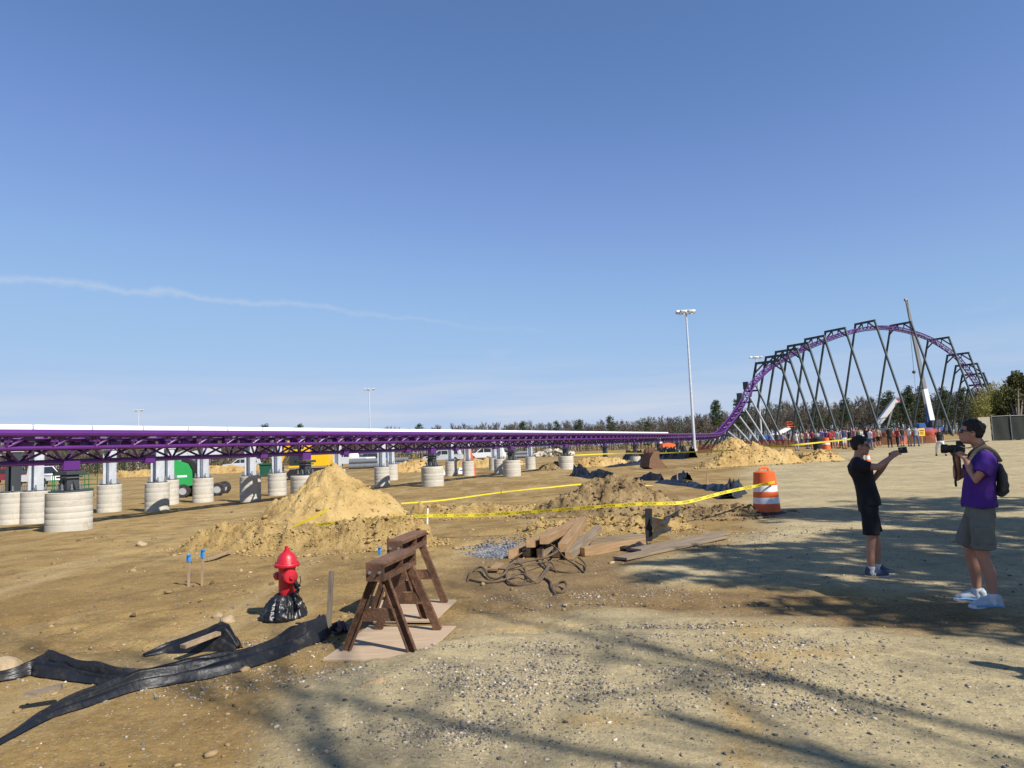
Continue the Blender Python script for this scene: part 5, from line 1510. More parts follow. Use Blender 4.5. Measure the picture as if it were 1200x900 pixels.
# ---- the crowd by the fence and the walkers: a few poses, each copy with its own clothes
def cmat(nm, c): 
    if nm not in MT: MT[nm] = mat('cloth_' + nm, c, .85, 0, .12, 6)
    return MT[nm]
for nm, c in dict(white=(.60, .60, .60), red=(.30, .03, .04), pink=(.48, .16, .20), navy=(.03, .04, .10), purple_=(.10, .03, .22), teal=(.30, .52, .50), grey=(.25, .26, .28), black_=(.014, .014, .016), blue=(.06, .14, .40),
                  green=(.12, .25, .10), tan=(.36, .28, .18), maroon=(.18, .02, .04), denim=(.06, .09, .18), khaki=(.34, .28, .19), lav=(.30, .26, .48)).items(): cmat(nm, c)
def pose_mesh(kind):
    m_ = MB(); rnd = random.Random(kind)
    st_ = [.10, .16, .22, .10, .12][kind]
    for sg in (-1, 1):
        dx = sg * [0, .05, .17, .03, 0][kind]
        limb(m_, [V(0, sg * .09, .86), V(dx * .5, sg * st_ * .9, .48), V(dx, sg * st_, .10)], [.10, .07, .05], 10)
        limb(m_, [V(dx - .05, sg * st_, .045), V(dx + .15, sg * st_, .04)], [.05, .045], 10)
    limb(m_, [V(0, 0, .86), V(0, 0, 1.1), V(0, 0, 1.30), V(0, 0, 1.42)], [.165, .16, .185, .12], 14, .66)
    limb(m_, [V(0, 0, 1.40), V(.01, 0, 1.52)], [.06, .055], 10)
    m_.ball((.01, 0, 1.61), (.098, .078, .118), 12, 9); m_.ball((.09, 0, 1.59), (.025, .02, .02), 8, 6)
    for sg in (-1, 1):
        if kind == 1 and sg > 0 or kind == 3: pts = [V(0, sg * .19, 1.37), V(.12, sg * .23, 1.20), V(.28, sg * .12, 1.42)]
        elif kind == 4: pts = [V(0, sg * .19, 1.37), V(.05, sg * .27, 1.12), V(.18, sg * .06, 1.06)]
        elif kind == 2: pts = [V(0, sg * .19, 1.37), V(-sg * .06, sg * .24, 1.10), V(-sg * .14 + .05, sg * .23, .86)]
        else: pts = [V(0, sg * .19, 1.37), V(-.03, sg * .235, 1.10), V(.04, sg * .23, .84)]
        limb(m_, pts, [.058, .045, .036], 10)
    me = blob(m_, .022, 3)
    idx = []
    for p_ in me.polygons:
        c = p_.center
        arm = abs(c.y) > .20 and c.z > .75 and c.z < 1.28 or (c.x > .15 and c.z > .9 and c.z < 1.5)
        if c.z > 1.50: idx.append(3 if (c.z > 1.64 or c.x < -.02) else 2)
        elif c.z > 1.46: idx.append(2)
        elif c.z > .90: idx.append(2 if arm else 0)
        elif c.z > (.46 if kind in (0, 3) else .12): idx.append(1)
        elif c.z > .10: idx.append(2)
        else: idx.append(4)
    for k in ('white', 'denim', 'skin', 'hair', 'black_'): me.materials.append(MT[k])
    me.polygons.foreach_set('material_index', idx)
    return me
POSES = [pose_mesh(k) for k in range(5)]
def walker(label, px, feet, pose, shirt, pants, h=1.0, face=None, group='people watching at the orange fence', hair=None):
    g = G(px, feet) if not isinstance(px, Vector) else px
    o = bpy.data.objects.new('person', POSES[pose]); COL.objects.link(o)
    o.location = g; o.scale = (h, h, h); o.rotation_euler = (0, 0, face if face is not None else R(60))
    for i, k in ((0, shirt), (1, pants)) + (((3, hair),) if hair else ()):
        o.material_slots[i].link = 'OBJECT'; o.material_slots[i].material = MT[k]
    return tag(o, label, 'person', group)
crowd = [
 (903, 524, 0, 'blue', 'denim', 'onlooker in blue at the far left of the crowd, below the white boom'), (911, 523.5, 4, 'black_', 'black_', 'onlooker all in black, left end of the crowd'),
 (934, 528, 2, 'white', 'grey', 'onlooker in a white shirt standing apart left of the crowd'), (946, 526, 1, 'pink', 'denim', 'onlooker in a pink top, left half of the crowd'),
 (953, 526, 0, 'maroon', 'black_', 'onlooker in dark maroon beside the pink top'), (959, 526, 3, 'grey', 'black_', 'onlooker in grey behind the black bin'),
 (964.5, 525, 0, 'lav', 'denim', 'onlooker in pale lavender between grey and purple shirts'), (969, 525, 1, 'purple_', 'denim', 'onlooker in a purple shirt, left of the red shirts'),
 (973.5, 525.5, 4, 'red', 'black_', 'onlooker in a red shirt, middle of the crowd'), (977, 525, 0, 'red', 'tan', 'shorter onlooker in red with tan trousers, middle of the crowd'),
 (982, 525.5, 0, 'teal', 'white', 'onlooker in a pale teal shirt and white shorts'), (986, 525, 4, 'white', 'black_', 'onlooker in white with black trousers by the teal shirt'),
 (990, 526, 0, 'navy', 'white', 'broad onlooker in navy shirt and white shorts'), (996, 524, 4, 'black_', 'denim', 'onlooker in black between the navy shirt and the pink top'),
 (1001.5, 524, 1, 'pink', 'khaki', 'onlooker in pink behind the head of the man in black'), (1008, 524, 3, 'green', 'black_', 'onlooker in dark green behind the man in black'),
 (1012.5, 525, 0, 'white', 'denim', 'onlooker in white shirt and jeans right of the dark green one'), (1016.5, 526, 4, 'black_', 'denim', 'onlooker in black with jeans, right end of the dense crowd'),
 (1020.5, 526, 1, 'white', 'denim', 'onlooker in white raising an arm, right end of the dense crowd'), (1024, 524.5, 0, 'maroon', 'black_', 'onlooker in maroon at the right end of the dense crowd'),
 (1043.5, 524.5, 4, 'black_', 'black_', 'dark-clothed onlooker standing apart in front of the orange fence'), (1052.5, 523.5, 2, 'red', 'black_', 'walker in red with a white bag, in front of the orange fence'),
 (1066.5, 523, 3, 'white', 'tan', 'onlooker in a white shirt and tan trousers by the yellow sign'), (1074.5, 523, 1, 'grey', 'denim', 'onlooker in grey closest to the yellow sign'),

 (918, 524, 0, 'grey', 'denim', 'onlooker in grey at the left end, right of the one in black'), (925, 523.5, 3, 'navy', 'khaki', 'onlooker in navy with khaki trousers at the left end of the crowd'),
 (940, 524, 0, 'tan', 'denim', 'onlooker in tan between the lone white shirt and the pink top'), (950, 523.5, 0, 'white', 'black_', 'onlooker in white half hidden behind the pink top'),
 (962, 523.5, 0, 'green', 'denim', 'onlooker in green half hidden by the black bin'), (972, 523.5, 0, 'blue', 'black_', 'onlooker in blue half hidden behind the purple shirt'),
 (980, 523, 3, 'white', 'denim', 'onlooker in white behind the red shirts'), (993.5, 523, 0, 'grey', 'denim', 'onlooker in grey behind the broad navy shirt'),
 (999, 523, 0, 'lav', 'black_', 'onlooker in lavender behind the pink top at right'), (1005, 523, 3, 'black_', 'denim', 'onlooker in black behind the dark green one'),
 (1010, 523.3, 0, 'pink', 'grey', 'onlooker in pink deep in the right end of the crowd'), (1015, 523.3, 0, 'teal', 'denim', 'onlooker in teal deep in the right end of the crowd'),
 (1022, 523, 3, 'navy', 'black_', 'onlooker in navy behind the raised arm at the right end'), (1030, 523, 0, 'tan', 'black_', 'onlooker in tan just right of the dense crowd'),
 (1058, 523, 0, 'black_', 'denim', 'onlooker in black between the red walker and the white shirt'),
]
for i, (px, fy, ps, a, b_, lab) in enumerate(crowd):
    walker(lab, px, fy, ps, a, b_, 1.0 + .05 * math.sin(i * 2.3), R(50 + 40 * math.sin(i * 1.7)))
walker('woman in black top and white trousers walking between the two men, farther back', 1103, 534, 2, 'black_', 'white', .98, R(250), 'people walking on the lot')
walker('bystander in dark clothes standing just outside the right picture edge', on(4.75, 4.15), 0, 0, 'black_', 'denim', 1.03, R(120), 'people walking on the lot')
# ------------------------------------------------------------------ trees
MT['bark'] = mat('grey_bark', (0.13, 0.105, 0.085), .95, 0, .25, 3)
MT['twig'] = mat('bare_twigs', (0.125, 0.105, 0.084), .95, 0, .25, 2)
def leaf_mat(name, c, var=.35):
    m, n, l, b = newmat(name)
    g_ = n.new('ShaderNodeNewGeometry'); rp = n.new('ShaderNodeValToRGB')
    c = Vector(c); rp.color_ramp.elements[0].color = (*(c * (1 - var)), 1); rp.color_ramp.elements[1].color = (*(c * (1 + var)), 1)
    l.new(g_.outputs['Random Per Island'], rp.inputs[0]); l.new(rp.outputs[0], b.inputs['Base Color'])
    b.inputs['Roughness'].default_value = .7; b.inputs['Specular IOR Level'].default_value = .25
    return m
MT['needle'] = leaf_mat('pine_needles', (0.040, 0.062, 0.022))
MT['needle_yel'] = leaf_mat('olive_needles', (0.085, 0.095, 0.030))
MT['bamboo_leaf'] = leaf_mat('yellow_bamboo_leaves', (0.26, 0.235, 0.055), .3)
MT['broad_leaf'] = leaf_mat('dark_evergreen_leaves', (0.055, 0.065, 0.022))
MT['olive_leaf'] = leaf_mat('olive_evergreen_leaves', (0.085, 0.088, 0.028))
MT['cane'] = mat('bamboo_cane', (0.22, 0.22, 0.08), .6)

def branch_tree(m_, seed, h, levels=4, sides=4, r0=None, spread=.55, kids=(4, 6), tip=.012, first=.3):
    rnd = random.Random(seed)
    r0 = r0 or h * .018
    def grow(p, d, L, r_, lv):
        n_ = 3 if lv > 0 else 5
        pts = [p]; dd = d.copy()
        for i in range(n_):
            dd = (dd + Vector((rnd.uniform(-1, 1), rnd.uniform(-1, 1), rnd.uniform(-.4, .9))) * (.16 if lv else .06)).normalized()
            pts.append(pts[-1] + dd * (L / n_))
        m_.path(pts, [max(tip * .6, r_ * (1 - .75 * i / n_)) for i in range(n_ + 1)], sides if lv < 2 else 3, cap=False)
        if lv >= levels: return
        k = rnd.randint(*kids) + (3 if lv == 0 else 0)
        for i in range(k):
            t = rnd.uniform(first if lv == 0 else .25, 1.0)
            j = min(int(t * n_), n_ - 1); q_ = pts[j].lerp(pts[j + 1], t * n_ - j)
            a = rnd.uniform(0, 6.28)
            s_ = dd.cross(Vector((math.cos(a), math.sin(a), .3))).normalized()
            nd = (dd * (1 - spread * .5) + s_ * spread * rnd.uniform(.7, 1.3) + Vector((0, 0, .12))).normalized()
            grow(q_, nd, L * rnd.uniform(.42, .66) * (1.05 - .35 * t), r_ * (1 - .6 * t) * .55, lv + 1)
    grow(Vector((0, 0, -.2)), Vector((rnd.uniform(-.05, .05), rnd.uniform(-.05, .05), 1)).normalized(), h * .72, r0, 0)

def leaves(m_, c, r_, n_, size, rnd, flat=.7, up=.4, long=2.0):
    for _ in range(n_):
        while True:
            p = Vector((rnd.uniform(-1, 1), rnd.uniform(-1, 1), rnd.uniform(-1, 1)))
            if p.length <= 1: break
        p = Vector((p.x * r_, p.y * r_, p.z * r_ * flat)) + c
        d = Vector((rnd.uniform(-1, 1), rnd.uniform(-1, 1), rnd.uniform(-1, 1) + up)).normalized()
        s_ = d.cross(Vector((rnd.uniform(-1, 1), rnd.uniform(-1, 1), rnd.uniform(-1, 1)))).normalized()
        a, b_ = d * size * long * rnd.uniform(.6, 1.2), s_ * size * rnd.uniform(.6, 1.2)
        m_.add([p - a * .5, p + b_ * .5, p + a * .5, p - b_ * .5], [[0, 1, 2, 3]])

def pine_parts(seed, h, needle='needle', bare=.42, width=.22, clumps=60, per=26, size=.16):
    rnd = random.Random(seed)
    t = MB()
    t.path([V(0, 0, -.3), V(rnd.uniform(-.1, .1), 0, h * .4), V(rnd.uniform(-.2, .2), rnd.uniform(-.1, .1), h * .97)], [h * .018, h * .013, h * .003], 7)
    cr = MB()
    for i in range(clumps):
        z = h * (bare + (1 - bare) * (i + .5) / clumps)
        k = 1 - (z / h - bare) / (1 - bare)
        rad = h * width * (.25 + .75 * k ** .7) * rnd.uniform(.25, 1.0) * (0.6 if k > .92 else 1)
        a = rnd.uniform(0, 6.28); p = V(rad * math.cos(a), rad * math.sin(a), z + rnd.uniform(-.3, .3))
        t.path([V(0, 0, z - rad * .25), p], [h * .005, .01], 4, cap=False)
        leaves(cr, p, h * rnd.uniform(.045, .085), per, h * .016, rnd, .55)
    return t, cr, needle
def tree_thing(parts, name, label, cat, loc, rz=0, group=None, s=1.0):
    e = thing(name, label, cat, loc, rz, group, s)
    t, cr, nm = parts
    if t is not None: t.build('trunk', MT['bark'], e, sharp=3)
    if cr is not None: cr.build('crown', MT[nm], e, smooth=False)
    return e

# the wood behind the site: one far mass of bare and evergreen trees
def woods():
    protos = []
    for k in range(6):
        m_ = MB(); branch_tree(m_, 40 + k, 10, 3, 3, .17, .5, (5, 8), .05); protos.append((np.array(m_.v), m_.f, 0))
    for k in range(4):
        t, cr, _ = pine_parts(70 + k, 10, clumps=34, per=14, size=.2)
        b = len(t.v); protos.append((np.array(t.v + cr.v), t.f + [[i + b for i in f] for f in cr.f], (len(t.f), len(cr.f))))
    rnd = random.Random(3)
    vs, fs, ms, n0 = [], [], [], 0
    def put(k, x, y, h, a):
        nonlocal n0
        v_, f_, info = protos[k]
        s = h / 10; c, s_ = math.cos(a), math.sin(a)
        q_ = np.stack([x + s * (v_[:, 0] * c - v_[:, 1] * s_), y + s * (v_[:, 0] * s_ + v_[:, 1] * c), s * v_[:, 2]], 1)
        vs.append(q_); fs.extend([[i + n0 for i in f] for f in f_])
        ms.extend([0] * len(f_) if info == 0 else [0] * info[0] + [1] * info[1])
        n0 += len(v_)
    px = -120
    tops = [(-150, 512), (300, 508), (490, 499), (600, 494), (700, 492), (790, 488), (840, 482), (900, 472), (960, 470), (1020, 466), (1060, 459), (1140, 456), (1250, 456), (1400, 456)]
    for row in range(4):
        px = -140 + row * 2
        while px < 1330:
            ty = np.interp(px, [a for a, _ in tops], [b for _, b in tops])
            Y = np.interp(px, [-150, 300, 600, 850, 1330], [118, 140, 205, 215, 215]) + row * 14 + rnd.uniform(-5, 5)
            p = D(px, ty, Y)
            h = p.z * rnd.uniform(.72, 1.0) 
            pine_share = .28 if px < 480 else (.22 if px < 830 else (.15 if px < 1010 else .45))
            k = 6 + rnd.randrange(4) if rnd.random() < pine_share else rnd.randrange(6)
            if h > 2: put(k, p.x, p.y, h, rnd.uniform(0, 6.28))
            px += rnd.uniform(4.5, 9) * (1 if px < 480 else .9)
    me = bpy.data.meshes.new('woods'); me.from_pydata(np.concatenate(vs).tolist(), [], fs)
    me.materials.append(MT['twig']); me.materials.append(MT['needle']); me.polygons.foreach_set('material_index', ms)
    o = bpy.data.objects.new('woods', me); COL.objects.link(o)
    tag(o, kind='stuff')
    # leaf litter and brush closing the wood near the ground
    m_ = MB(); m2 = MB(); px = -140
    while px < 1330:
        Y = np.interp(px, [-150, 300, 600, 850, 1330], [116, 138, 203, 213, 213]) + rnd.uniform(0, 30)
        p = D(px, 500, Y); p.z = 0
        top = D(px, np.interp(px, [a for a, _ in tops], [b for _, b in tops]), Y).z
        for _ in range(4): leaves(m2 if rnd.random() < .65 else m_, V(p.x + rnd.uniform(-2, 2), p.y + rnd.uniform(-3, 8), rnd.uniform(.2, .6 * top)), rnd.uniform(1.0, 2.4), 26, .20, rnd, 1.0)
        px += 1.5
    o = m_.build('undergrowth', MT['needle_yel'], smooth=False); tag(o, kind='stuff')
    o = m2.build('brush', MT['brush'], smooth=False); tag(o, kind='stuff')
MT['brush'] = leaf_mat('bare_brush', (0.092, 0.082, 0.058), .4)
woods()
pines = [pine_parts(200 + k, 10, bare=b_, width=w_, clumps=90, per=34) for k, (b_, w_) in enumerate(((.40, .20), (.25, .24), (.5, .18), (.12, .22)))]
spots = [(838, 471, 178, 2, 'tall pine left of the foot of the rising track'), (864, 470, 182, 0, 'tall pine behind the rising track'), (715, 488, 195, 1, 'broad pine standing above the wood in mid picture'),
         (612, 495, 198, 0, 'rounded pine at the left end of the visible wood'), (652, 494, 200, 3, 'small pine left of the broad mid-picture pine'), (678, 492, 201, 1, 'dense pine just left of the broad mid-picture pine'),
         (758, 494, 199, 3, 'small dark pine left of the tall light mast'), (492, 497, 190, 1, 'lone pine whose top shows above the white fins'), (352, 497.5, 165, 1, 'wide pine top above the white fins, right of the tall sand cone'), (311, 498, 165, 3, 'pine top above the white fins, left of the tall sand cone'),
         (1040, 459, 205, 1, 'pine behind the coaster hill, left of the crane mast'), (1063, 455, 206, 0, 'tall pine directly left of the crane mast'), (1078, 454, 207, 1, 'tall pine directly right of the crane mast'), (1105, 456, 206, 0, 'pine among the last hill supports'), (1128, 455, 205, 1, 'pine left of the bamboo'),
         (990, 468, 204, 2, 'pine under the crest of the coaster hill'), (955, 472, 203, 0, 'pine under the climb of the coaster hill'), (20, 533, 112, 3, 'bushy evergreen under the track at the far left'), (112, 530, 112, 3, 'bushy evergreen under the track beside the nearest post'), (145, 538, 108, 1, 'small bush-like pine behind the berm, left of the green lift')]
done = {}
for px, py, Y, k, lab in spots:
    t = D(px, py, Y); h = t.z
    if k not in done:
        e = tree_thing(pines[k], 'pine_tree', lab, 'tree', (t.x, t.y, 0), 0, 'pines at the edge of the wood', h / 10); done[k] = e
    else:
        e = copy_tree(done[k]); e.location = (t.x, t.y, 0); e.scale = (h / 10,) * 3; e.rotation_euler.z = px * 1.7; e['label'] = lab

# bamboo and the dark evergreen behind the fence at right
def bamboo():
    rnd = random.Random(12); e = None
    c = G(1163, 516); e = thing('bamboo_clump', 'tall yellow-green bamboo clump behind the green fence panel', 'bamboo', c)
    st_, cr = MB(), MB()
    for i in range(120):
        px = rnd.uniform(1141, 1190); Y = c.y + rnd.uniform(1.2, 5.5)
        ty = np.interp(px, [1138, 1148, 1158, 1168, 1176, 1190], [474, 458, 451, 443, 446, 452]) + rnd.uniform(-2, 26)
        t = D(px, ty, Y); b0 = V(t.x - rnd.uniform(-.5, .5), Y - rnd.uniform(.2, .8), c.z)
        bend = V(rnd.uniform(-.5, .5), rnd.uniform(-.5, .2), 0)
        pts = [b0 - c, b0.lerp(t, .5) - c, b0.lerp(t, .85) + bend * .3 - c, t + bend - c]
        st_.path(pts, [.035, .03, .018, .006], 4, cap=False)
        for k in range(15):
            f_ = rnd.uniform(.28, 1.0); q_ = pts[0].lerp(pts[1], f_ * 2) if f_ < .5 else (pts[1].lerp(pts[3], (f_ - .5) * 2))
            leaves(cr, q_ + V(rnd.uniform(-.25, .25), rnd.uniform(-.25, .25), 0), .38, 15, .055, rnd, .8, -.5, 4.0)
    st_.build('canes', MT['cane'], e, sharp=3); cr.build('crown', MT['bamboo_leaf'], e, smooth=False)
bamboo()
def evergreen(name, label, c, blobs, mt, seed, per=900, size=.11, trunk=True):
    rnd = random.Random(seed)
    e = thing(name, label, 'tree', c)
    cr, t = MB(), MB()
    for b_, r_ in blobs:
        t.path([V(rnd.uniform(-.2, .2), 0, 0), V(b_.x * .4, b_.y * .4, b_.z * .5), b_], [.14, .09, .03], 6)
        for k in range(int(per / 28)):
            d = Vector((rnd.gauss(0, 1), rnd.gauss(0, 1), rnd.gauss(0, 1))).normalized() * r_ * rnd.uniform(.45, 1.08)
            leaves(cr, b_ + d, r_ * .28, 28, size, rnd, .8, .2, 2.0)
    t.build('trunk', MT['bark'], e, sharp=3); cr.build('crown', MT[mt], e, smooth=False)
    return e
c = G(1196, 516); c.y += 2.5; c = on(c.x + 1.7, c.y)
def B_(px, py, Y): return D(px, py, Y) - c
evergreen('evergreen_tree', 'dark olive evergreen tree at the right picture edge, beside the bamboo', c, [(B_(1190, 470, 71.5), 1.5), (B_(1200, 456, 72), 1.4), (B_(1214, 470, 73), 2.0), (B_(1179, 484, 71.6), 1.0), (B_(1193, 447, 72), 1.0), (B_(1182, 462, 72), .9), (B_(1225, 450, 74), 1.8), (B_(1206, 488, 72), 1.6)], 'olive_leaf', 31, 2600, .12)
# the fence with its tan end panel
q = G(1148, 517.5)
e = thing('screen_fence', 'dark green screened chain fence at right, in front of the bamboo', 'fence', q)
MT['screen'] = mat('dark_green_screen', (0.012, 0.016, 0.013), .8, 0, .2, 1.2, .2, 30)
q2_ = G(1161, 517.5)
def FZ(px, py): return D(px, py, q.y)
for i, px in enumerate((1161, 1183, 1205, 1227, 1249)):
    t = FZ(px, 488 - (px - 1161) * .035); m_ = MB(); x = t.x - q.x
    m_.tube((x, -.05, -.3), (x, -.05, t.z - q.z + .08), .04, n=8); m_.ball((x, -.05, t.z - q.z + .1), .05, 8, 6); m_.build('post', MT['galv_dark'], e)
    if px < 1249:
        x2 = FZ(px + 22, 488).x - q.x; zt = t.z - q.z
        U, W = np.meshgrid(np.linspace(0, 1, 14), np.linspace(0, 1, 8)); X = x + (x2 - x) * U; Z = .06 + (zt - .06) * W; Yy = .05 * np.sin(U * 9 + i) * np.sin(W * 3.1)
        idx = np.arange(U.size).reshape(U.shape); f = np.stack([idx[:-1, :-1].ravel(), idx[:-1, 1:].ravel(), idx[1:, 1:].ravel(), idx[1:, :-1].ravel()], 1)
        np_mesh('screen_panel', np.stack([X, Yy, Z], -1).reshape(-1, 3), f, MT['screen'], parent=e)
        m_ = MB(); m_.tube((x, -.05, zt), (x2, -.05, zt), .025, n=6); m_.build('top_rail', MT['galv_dark'], e)
MT['tan_board'] = mat('tan_board', (0.34, 0.30, 0.22), .8, 0, .08, 2)
e = thing('tan_panel', 'tan board panel standing at the left end of the dark green fence', 'panel', q)
x1 = FZ(1161, 500).x - q.x; zt = FZ(1150, 489).z - q.z
m_ = MB(); m_.box((x1 / 2 - .02, -.02, zt / 2), (x1 - .06, .06, zt), bev=.01); m_.build('board', MT['tan_board'], e)
m_ = MB()
for x in (.05, x1 - .1): m_.box((x, .05, zt / 2), (.08, .08, zt))
m_.build('frame_posts', MT['stake'], e)

# ------------------------------------------------------------------ light masts
MT['lamp_head'] = mat('lamp_housing', (0.55, 0.56, 0.56), .5, .2, .1, 3)
def mast(label, base_px, top_px, Y, heads, arm, r_):
    t = D(*top_px, Y); b0 = V(t.x, t.y, float(gz(t.x, t.y)))
    e = thing('light_mast', label, 'light pole', b0, 0, 'tall light masts')
    H = t.z - b0.z
    m_ = MB(); m_.tube((0, 0, -.2), (0, 0, H), r_, r_ * .5, 10); m_.build('pole', MT['galv'], e)
    m_ = MB(); m_.box((0, 0, H - .1), (arm * 2, .12, .12)); m_.box((0, 0, H - .1), (.12, arm * 1.4, .12)); m_.build('cross_arm', MT['galv'], e)
    for k in range(heads):
        x = -arm + 2 * arm * k / (heads - 1) if heads > 1 else 0
        h_ = MB(); h_.box((x, -.25 if k % 2 else .25, H + .22), (arm * .55, .62, .34), Matrix.Rotation(.35 * (1 if k % 2 else -1), 3, 'X'), bev=.05); h_.box((x, 0, H + .05), (.08, .3, .25)); h_.build('floodlight', MT['lamp_head'], e)
    return e
mast('tallest light mast with a cluster of floodlights, left of the coaster hill', None, (804, 367), 93, 5, 1.0, .21)
mast('light mast half hidden behind the climbing track', None, (886, 419.5), 190, 4, 1.3, .26)
mast('slim light mast behind the track in the left half', None, (432.5, 457), 185, 3, 1.1, .22)
mast('smallest and farthest light mast, behind the track at far left', None, (162.5, 481.5), 250, 4, 1.5, .24)

# ------------------------------------------------------------------ cranes
MT['crane_grey'] = mat('crane_grey', (0.20, 0.21, 0.21), .5, 0, .1, 1)
MT['crane_blue'] = mat('crane_blue', (0.03, 0.10, 0.30), .4)
def boom(m_, a, b_, w0, w1, h0=None, h1=None):
    a, b_ = Vector(a), Vector(b_); t = (b_ - a).normalized(); s_ = t.cross(Vector((0, 1, 0))).normalized(); n_ = s_.cross(t)
    vs = []
    for p, w in ((a, w0), (b_, w1)):
        for i, j in ((-1, -1), (1, -1), (1, 1), (-1, 1)): vs.append(p + s_ * (i * w / 2) + n_ * (j * w / 2))
    m_.add(vs, [[3, 2, 1, 0], [4, 5, 6, 7], [0, 1, 5, 4], [1, 2, 6, 5], [2, 3, 7, 6], [3, 0, 4, 7]])
YC = 188
base = D(1090, 508, YC); base = on(base.x, base.y)
e = thing('mobile_crane', 'mobile crane with a long grey boom and white lower section behind the coaster hill', 'crane', base)
A0, A1, A2, A3, A4 = (D(1093, 500, YC) - base, D(1083.5, 456, YC) - base, D(1080, 440, YC) - base, D(1070, 390, YC) - base, D(1062.2, 352, YC) - base)
m_ = MB(); boom(m_, A0, A1, 1.25, 1.1); m_.build('boom_base', MT['white_paint'], e)
m_ = MB(); boom(m_, A1, A3, .85, .75); m_.build('boom_section', MT['crane_grey'], e)
m_ = MB(); boom(m_, A3, A4, .62, .5); boom(m_, A4, A4 + V(-.25, 0, .6), .9, .6); m_.build('boom_tip', MT['crane_grey'], e)
m_ = MB(); hk = V(A4.x - .2, A4.y - 1.2, 0); hz = (D(1069.5, 435, YC) - base).z; hx_ = (D(1066.5, 395, YC) - base).x
m_.tube(A4 + V(-.2, -.8, 0), V(A4.x - .2, A4.y - .8, hz), .05, n=5); m_.build('hoist_rope', MT['black'], e)
m_ = MB(); m_.ball(V(A4.x - .2, A4.y - .8, hz - .3), .45, 10, 8); m_.tube(V(A4.x - .2, A4.y - .8, hz), V(A4.x - .2, A4.y - .8, hz - 7), .035, n=5); m_.build('hook_block', MT['rust'], e)
m_ = MB(); m_.box((0, 0, 1.6), (7.5, 2.8, 1.1), bev=.15); m_.box((-2.6, 0, 2.6), (2.0, 2.5, 1.5), bev=.25); m_.build('carrier', MT['crane_blue'], e)
m_ = MB(); m_.box((1.2, 0, 3.1), (2.8, 2.6, 1.9), bev=.2); m_.build('counterweight', MT['dark_steel'], e)
m_ = MB(); boom(m_, D(1088, 497, YC) - base, D(1085, 465, YC) - base, .6, .5); m_.build('luffing_cylinder', MT['crane_blue'], e)
for k in range(4): 
    m_ = MB(); m_.lathe([(.3, -1.5), (.72, -1.5), (.75, -1.3), (.72, -1.0), (.3, -1.0)], 16, (-3 + 2 * k, 0, .75), Matrix.Rotation(-math.pi / 2, 3, 'X').inverted()); m_.build('wheel', MT['rubber'], e)
YB = 176
base = D(1027, 507, YB); base = on(base.x, base.y)
e = thing('mobile_crane', 'crane with a short thick pale boom and red tip, left of the tall crane', 'crane', base)
m_ = MB(); boom(m_, D(1026, 500, YB) - base, D(1049.5, 469, YB) - base, 1.15, 1.1); m_.build('boom', MT['lamp_head'], e)
m_ = MB(); boom(m_, D(1048.5, 470, YB) - base, D(1053, 468.5, YB) - base, .8, .6); m_.build('boom_head', MT['red_paint'], e)
m_ = MB(); m_.tube(D(1039.5, 503, YB) - base, D(1046, 478, YB) - base, .22, n=8); m_.build('lift_cylinder', MT['white_paint'], e)
m_ = MB(); m_.box((0, 0, 1.6), (8, 2.8, 1.4), bev=.15); m_.box((-3, 0, 2.7), (2, 2.5, 1.4), bev=.2); m_.build('carrier', MT['dark_steel'], e)
YW = 150
base = D(903, 520, YW); base = on(base.x, base.y)
e = thing('boom_lift', 'white boom lift reaching up right from behind the left end of the crowd', 'boom lift', base)
m_ = MB(); boom(m_, D(900, 514.5, YW) - base, D(925, 501, YW) - base, .9, .7); m_.build('boom', MT['white_paint'], e)
m_ = MB(); m_.box((0, 0, 1.1), (4.2, 2, 1.2), bev=.15); m_.build('chassis', MT['crane_blue'], e)
m_ = MB(); w_ = D(926, 500, YW) - base
for k in (0, .5, 1.0): 
    m_.path([w_ + V(-.8, -.5, k), w_ + V(.8, -.5, k), w_ + V(.8, .5, k), w_ + V(-.8, .5, k), w_ + V(-.8, -.5, k)], .06, 5)
for dx in (-.8, .8):
    for dy in (-.5, .5): m_.tube(w_ + V(dx, dy, 0), w_ + V(dx, dy, 1.0), .05, n=5)
m_.build('basket', MT['orange'], e)

# ------------------------------------------------------------------ orange safety fence, sign, bin, cone
MT['mesh_orange'] = mat('orange_red_netting', (0.44, 0.066, 0.032), .7, 0, .25, 3)
MT['mesh_orange'].node_tree.nodes['Principled BSDF'].inputs['Alpha'].default_value = .72
def netting(label, pts, hgt, seed, loc_group='runs of orange safety netting'):
    P = [G(a, b_) for a, b_ in pts]; c = P[0].copy()
    cen = catmull(P, .25); rnd = random.Random(seed)
    k = len(cen)
    vs, n_ = [], 6
    C0 = np.array([p_[:] for p_ in cen]); S = np.arange(k) * .25
    sag = .16 * np.abs(np.sin(S * .9 + seed)) + .10 * fbm(S * .7, S * 0 + seed, 3, seed)
    for i in range(k):
        for j in range(n_):
            z = (hgt - sag[i]) * j / (n_ - 1)
            wv = .12 * math.sin(S[i] * 2.1 + j * .7 + seed) + .08 * math.sin(S[i] * 4.7 + j)
            vs.append((C0[i, 0] - c.x, C0[i, 1] - c.y + wv, C0[i, 2] - c.z + z))
    idx = np.arange(k * n_).reshape(k, n_)
    f = np.stack([idx[:-1, :-1].ravel(), idx[1:, :-1].ravel(), idx[1:, 1:].ravel(), idx[:-1, 1:].ravel()], 1)
    e = thing('safety_fence', label, 'safety fence', c, 0, loc_group)
    np_mesh('netting', vs, f, MT['mesh_orange'], parent=e)
    for i in range(0, k, 12):
        m_ = MB(); p_ = cen[i] - c; m_.bar(p_ - V(0, -.08, .2), p_ + V(0, .08, hgt + .12), .05, .05); m_.build('post', MT['stake'], e)
    return e
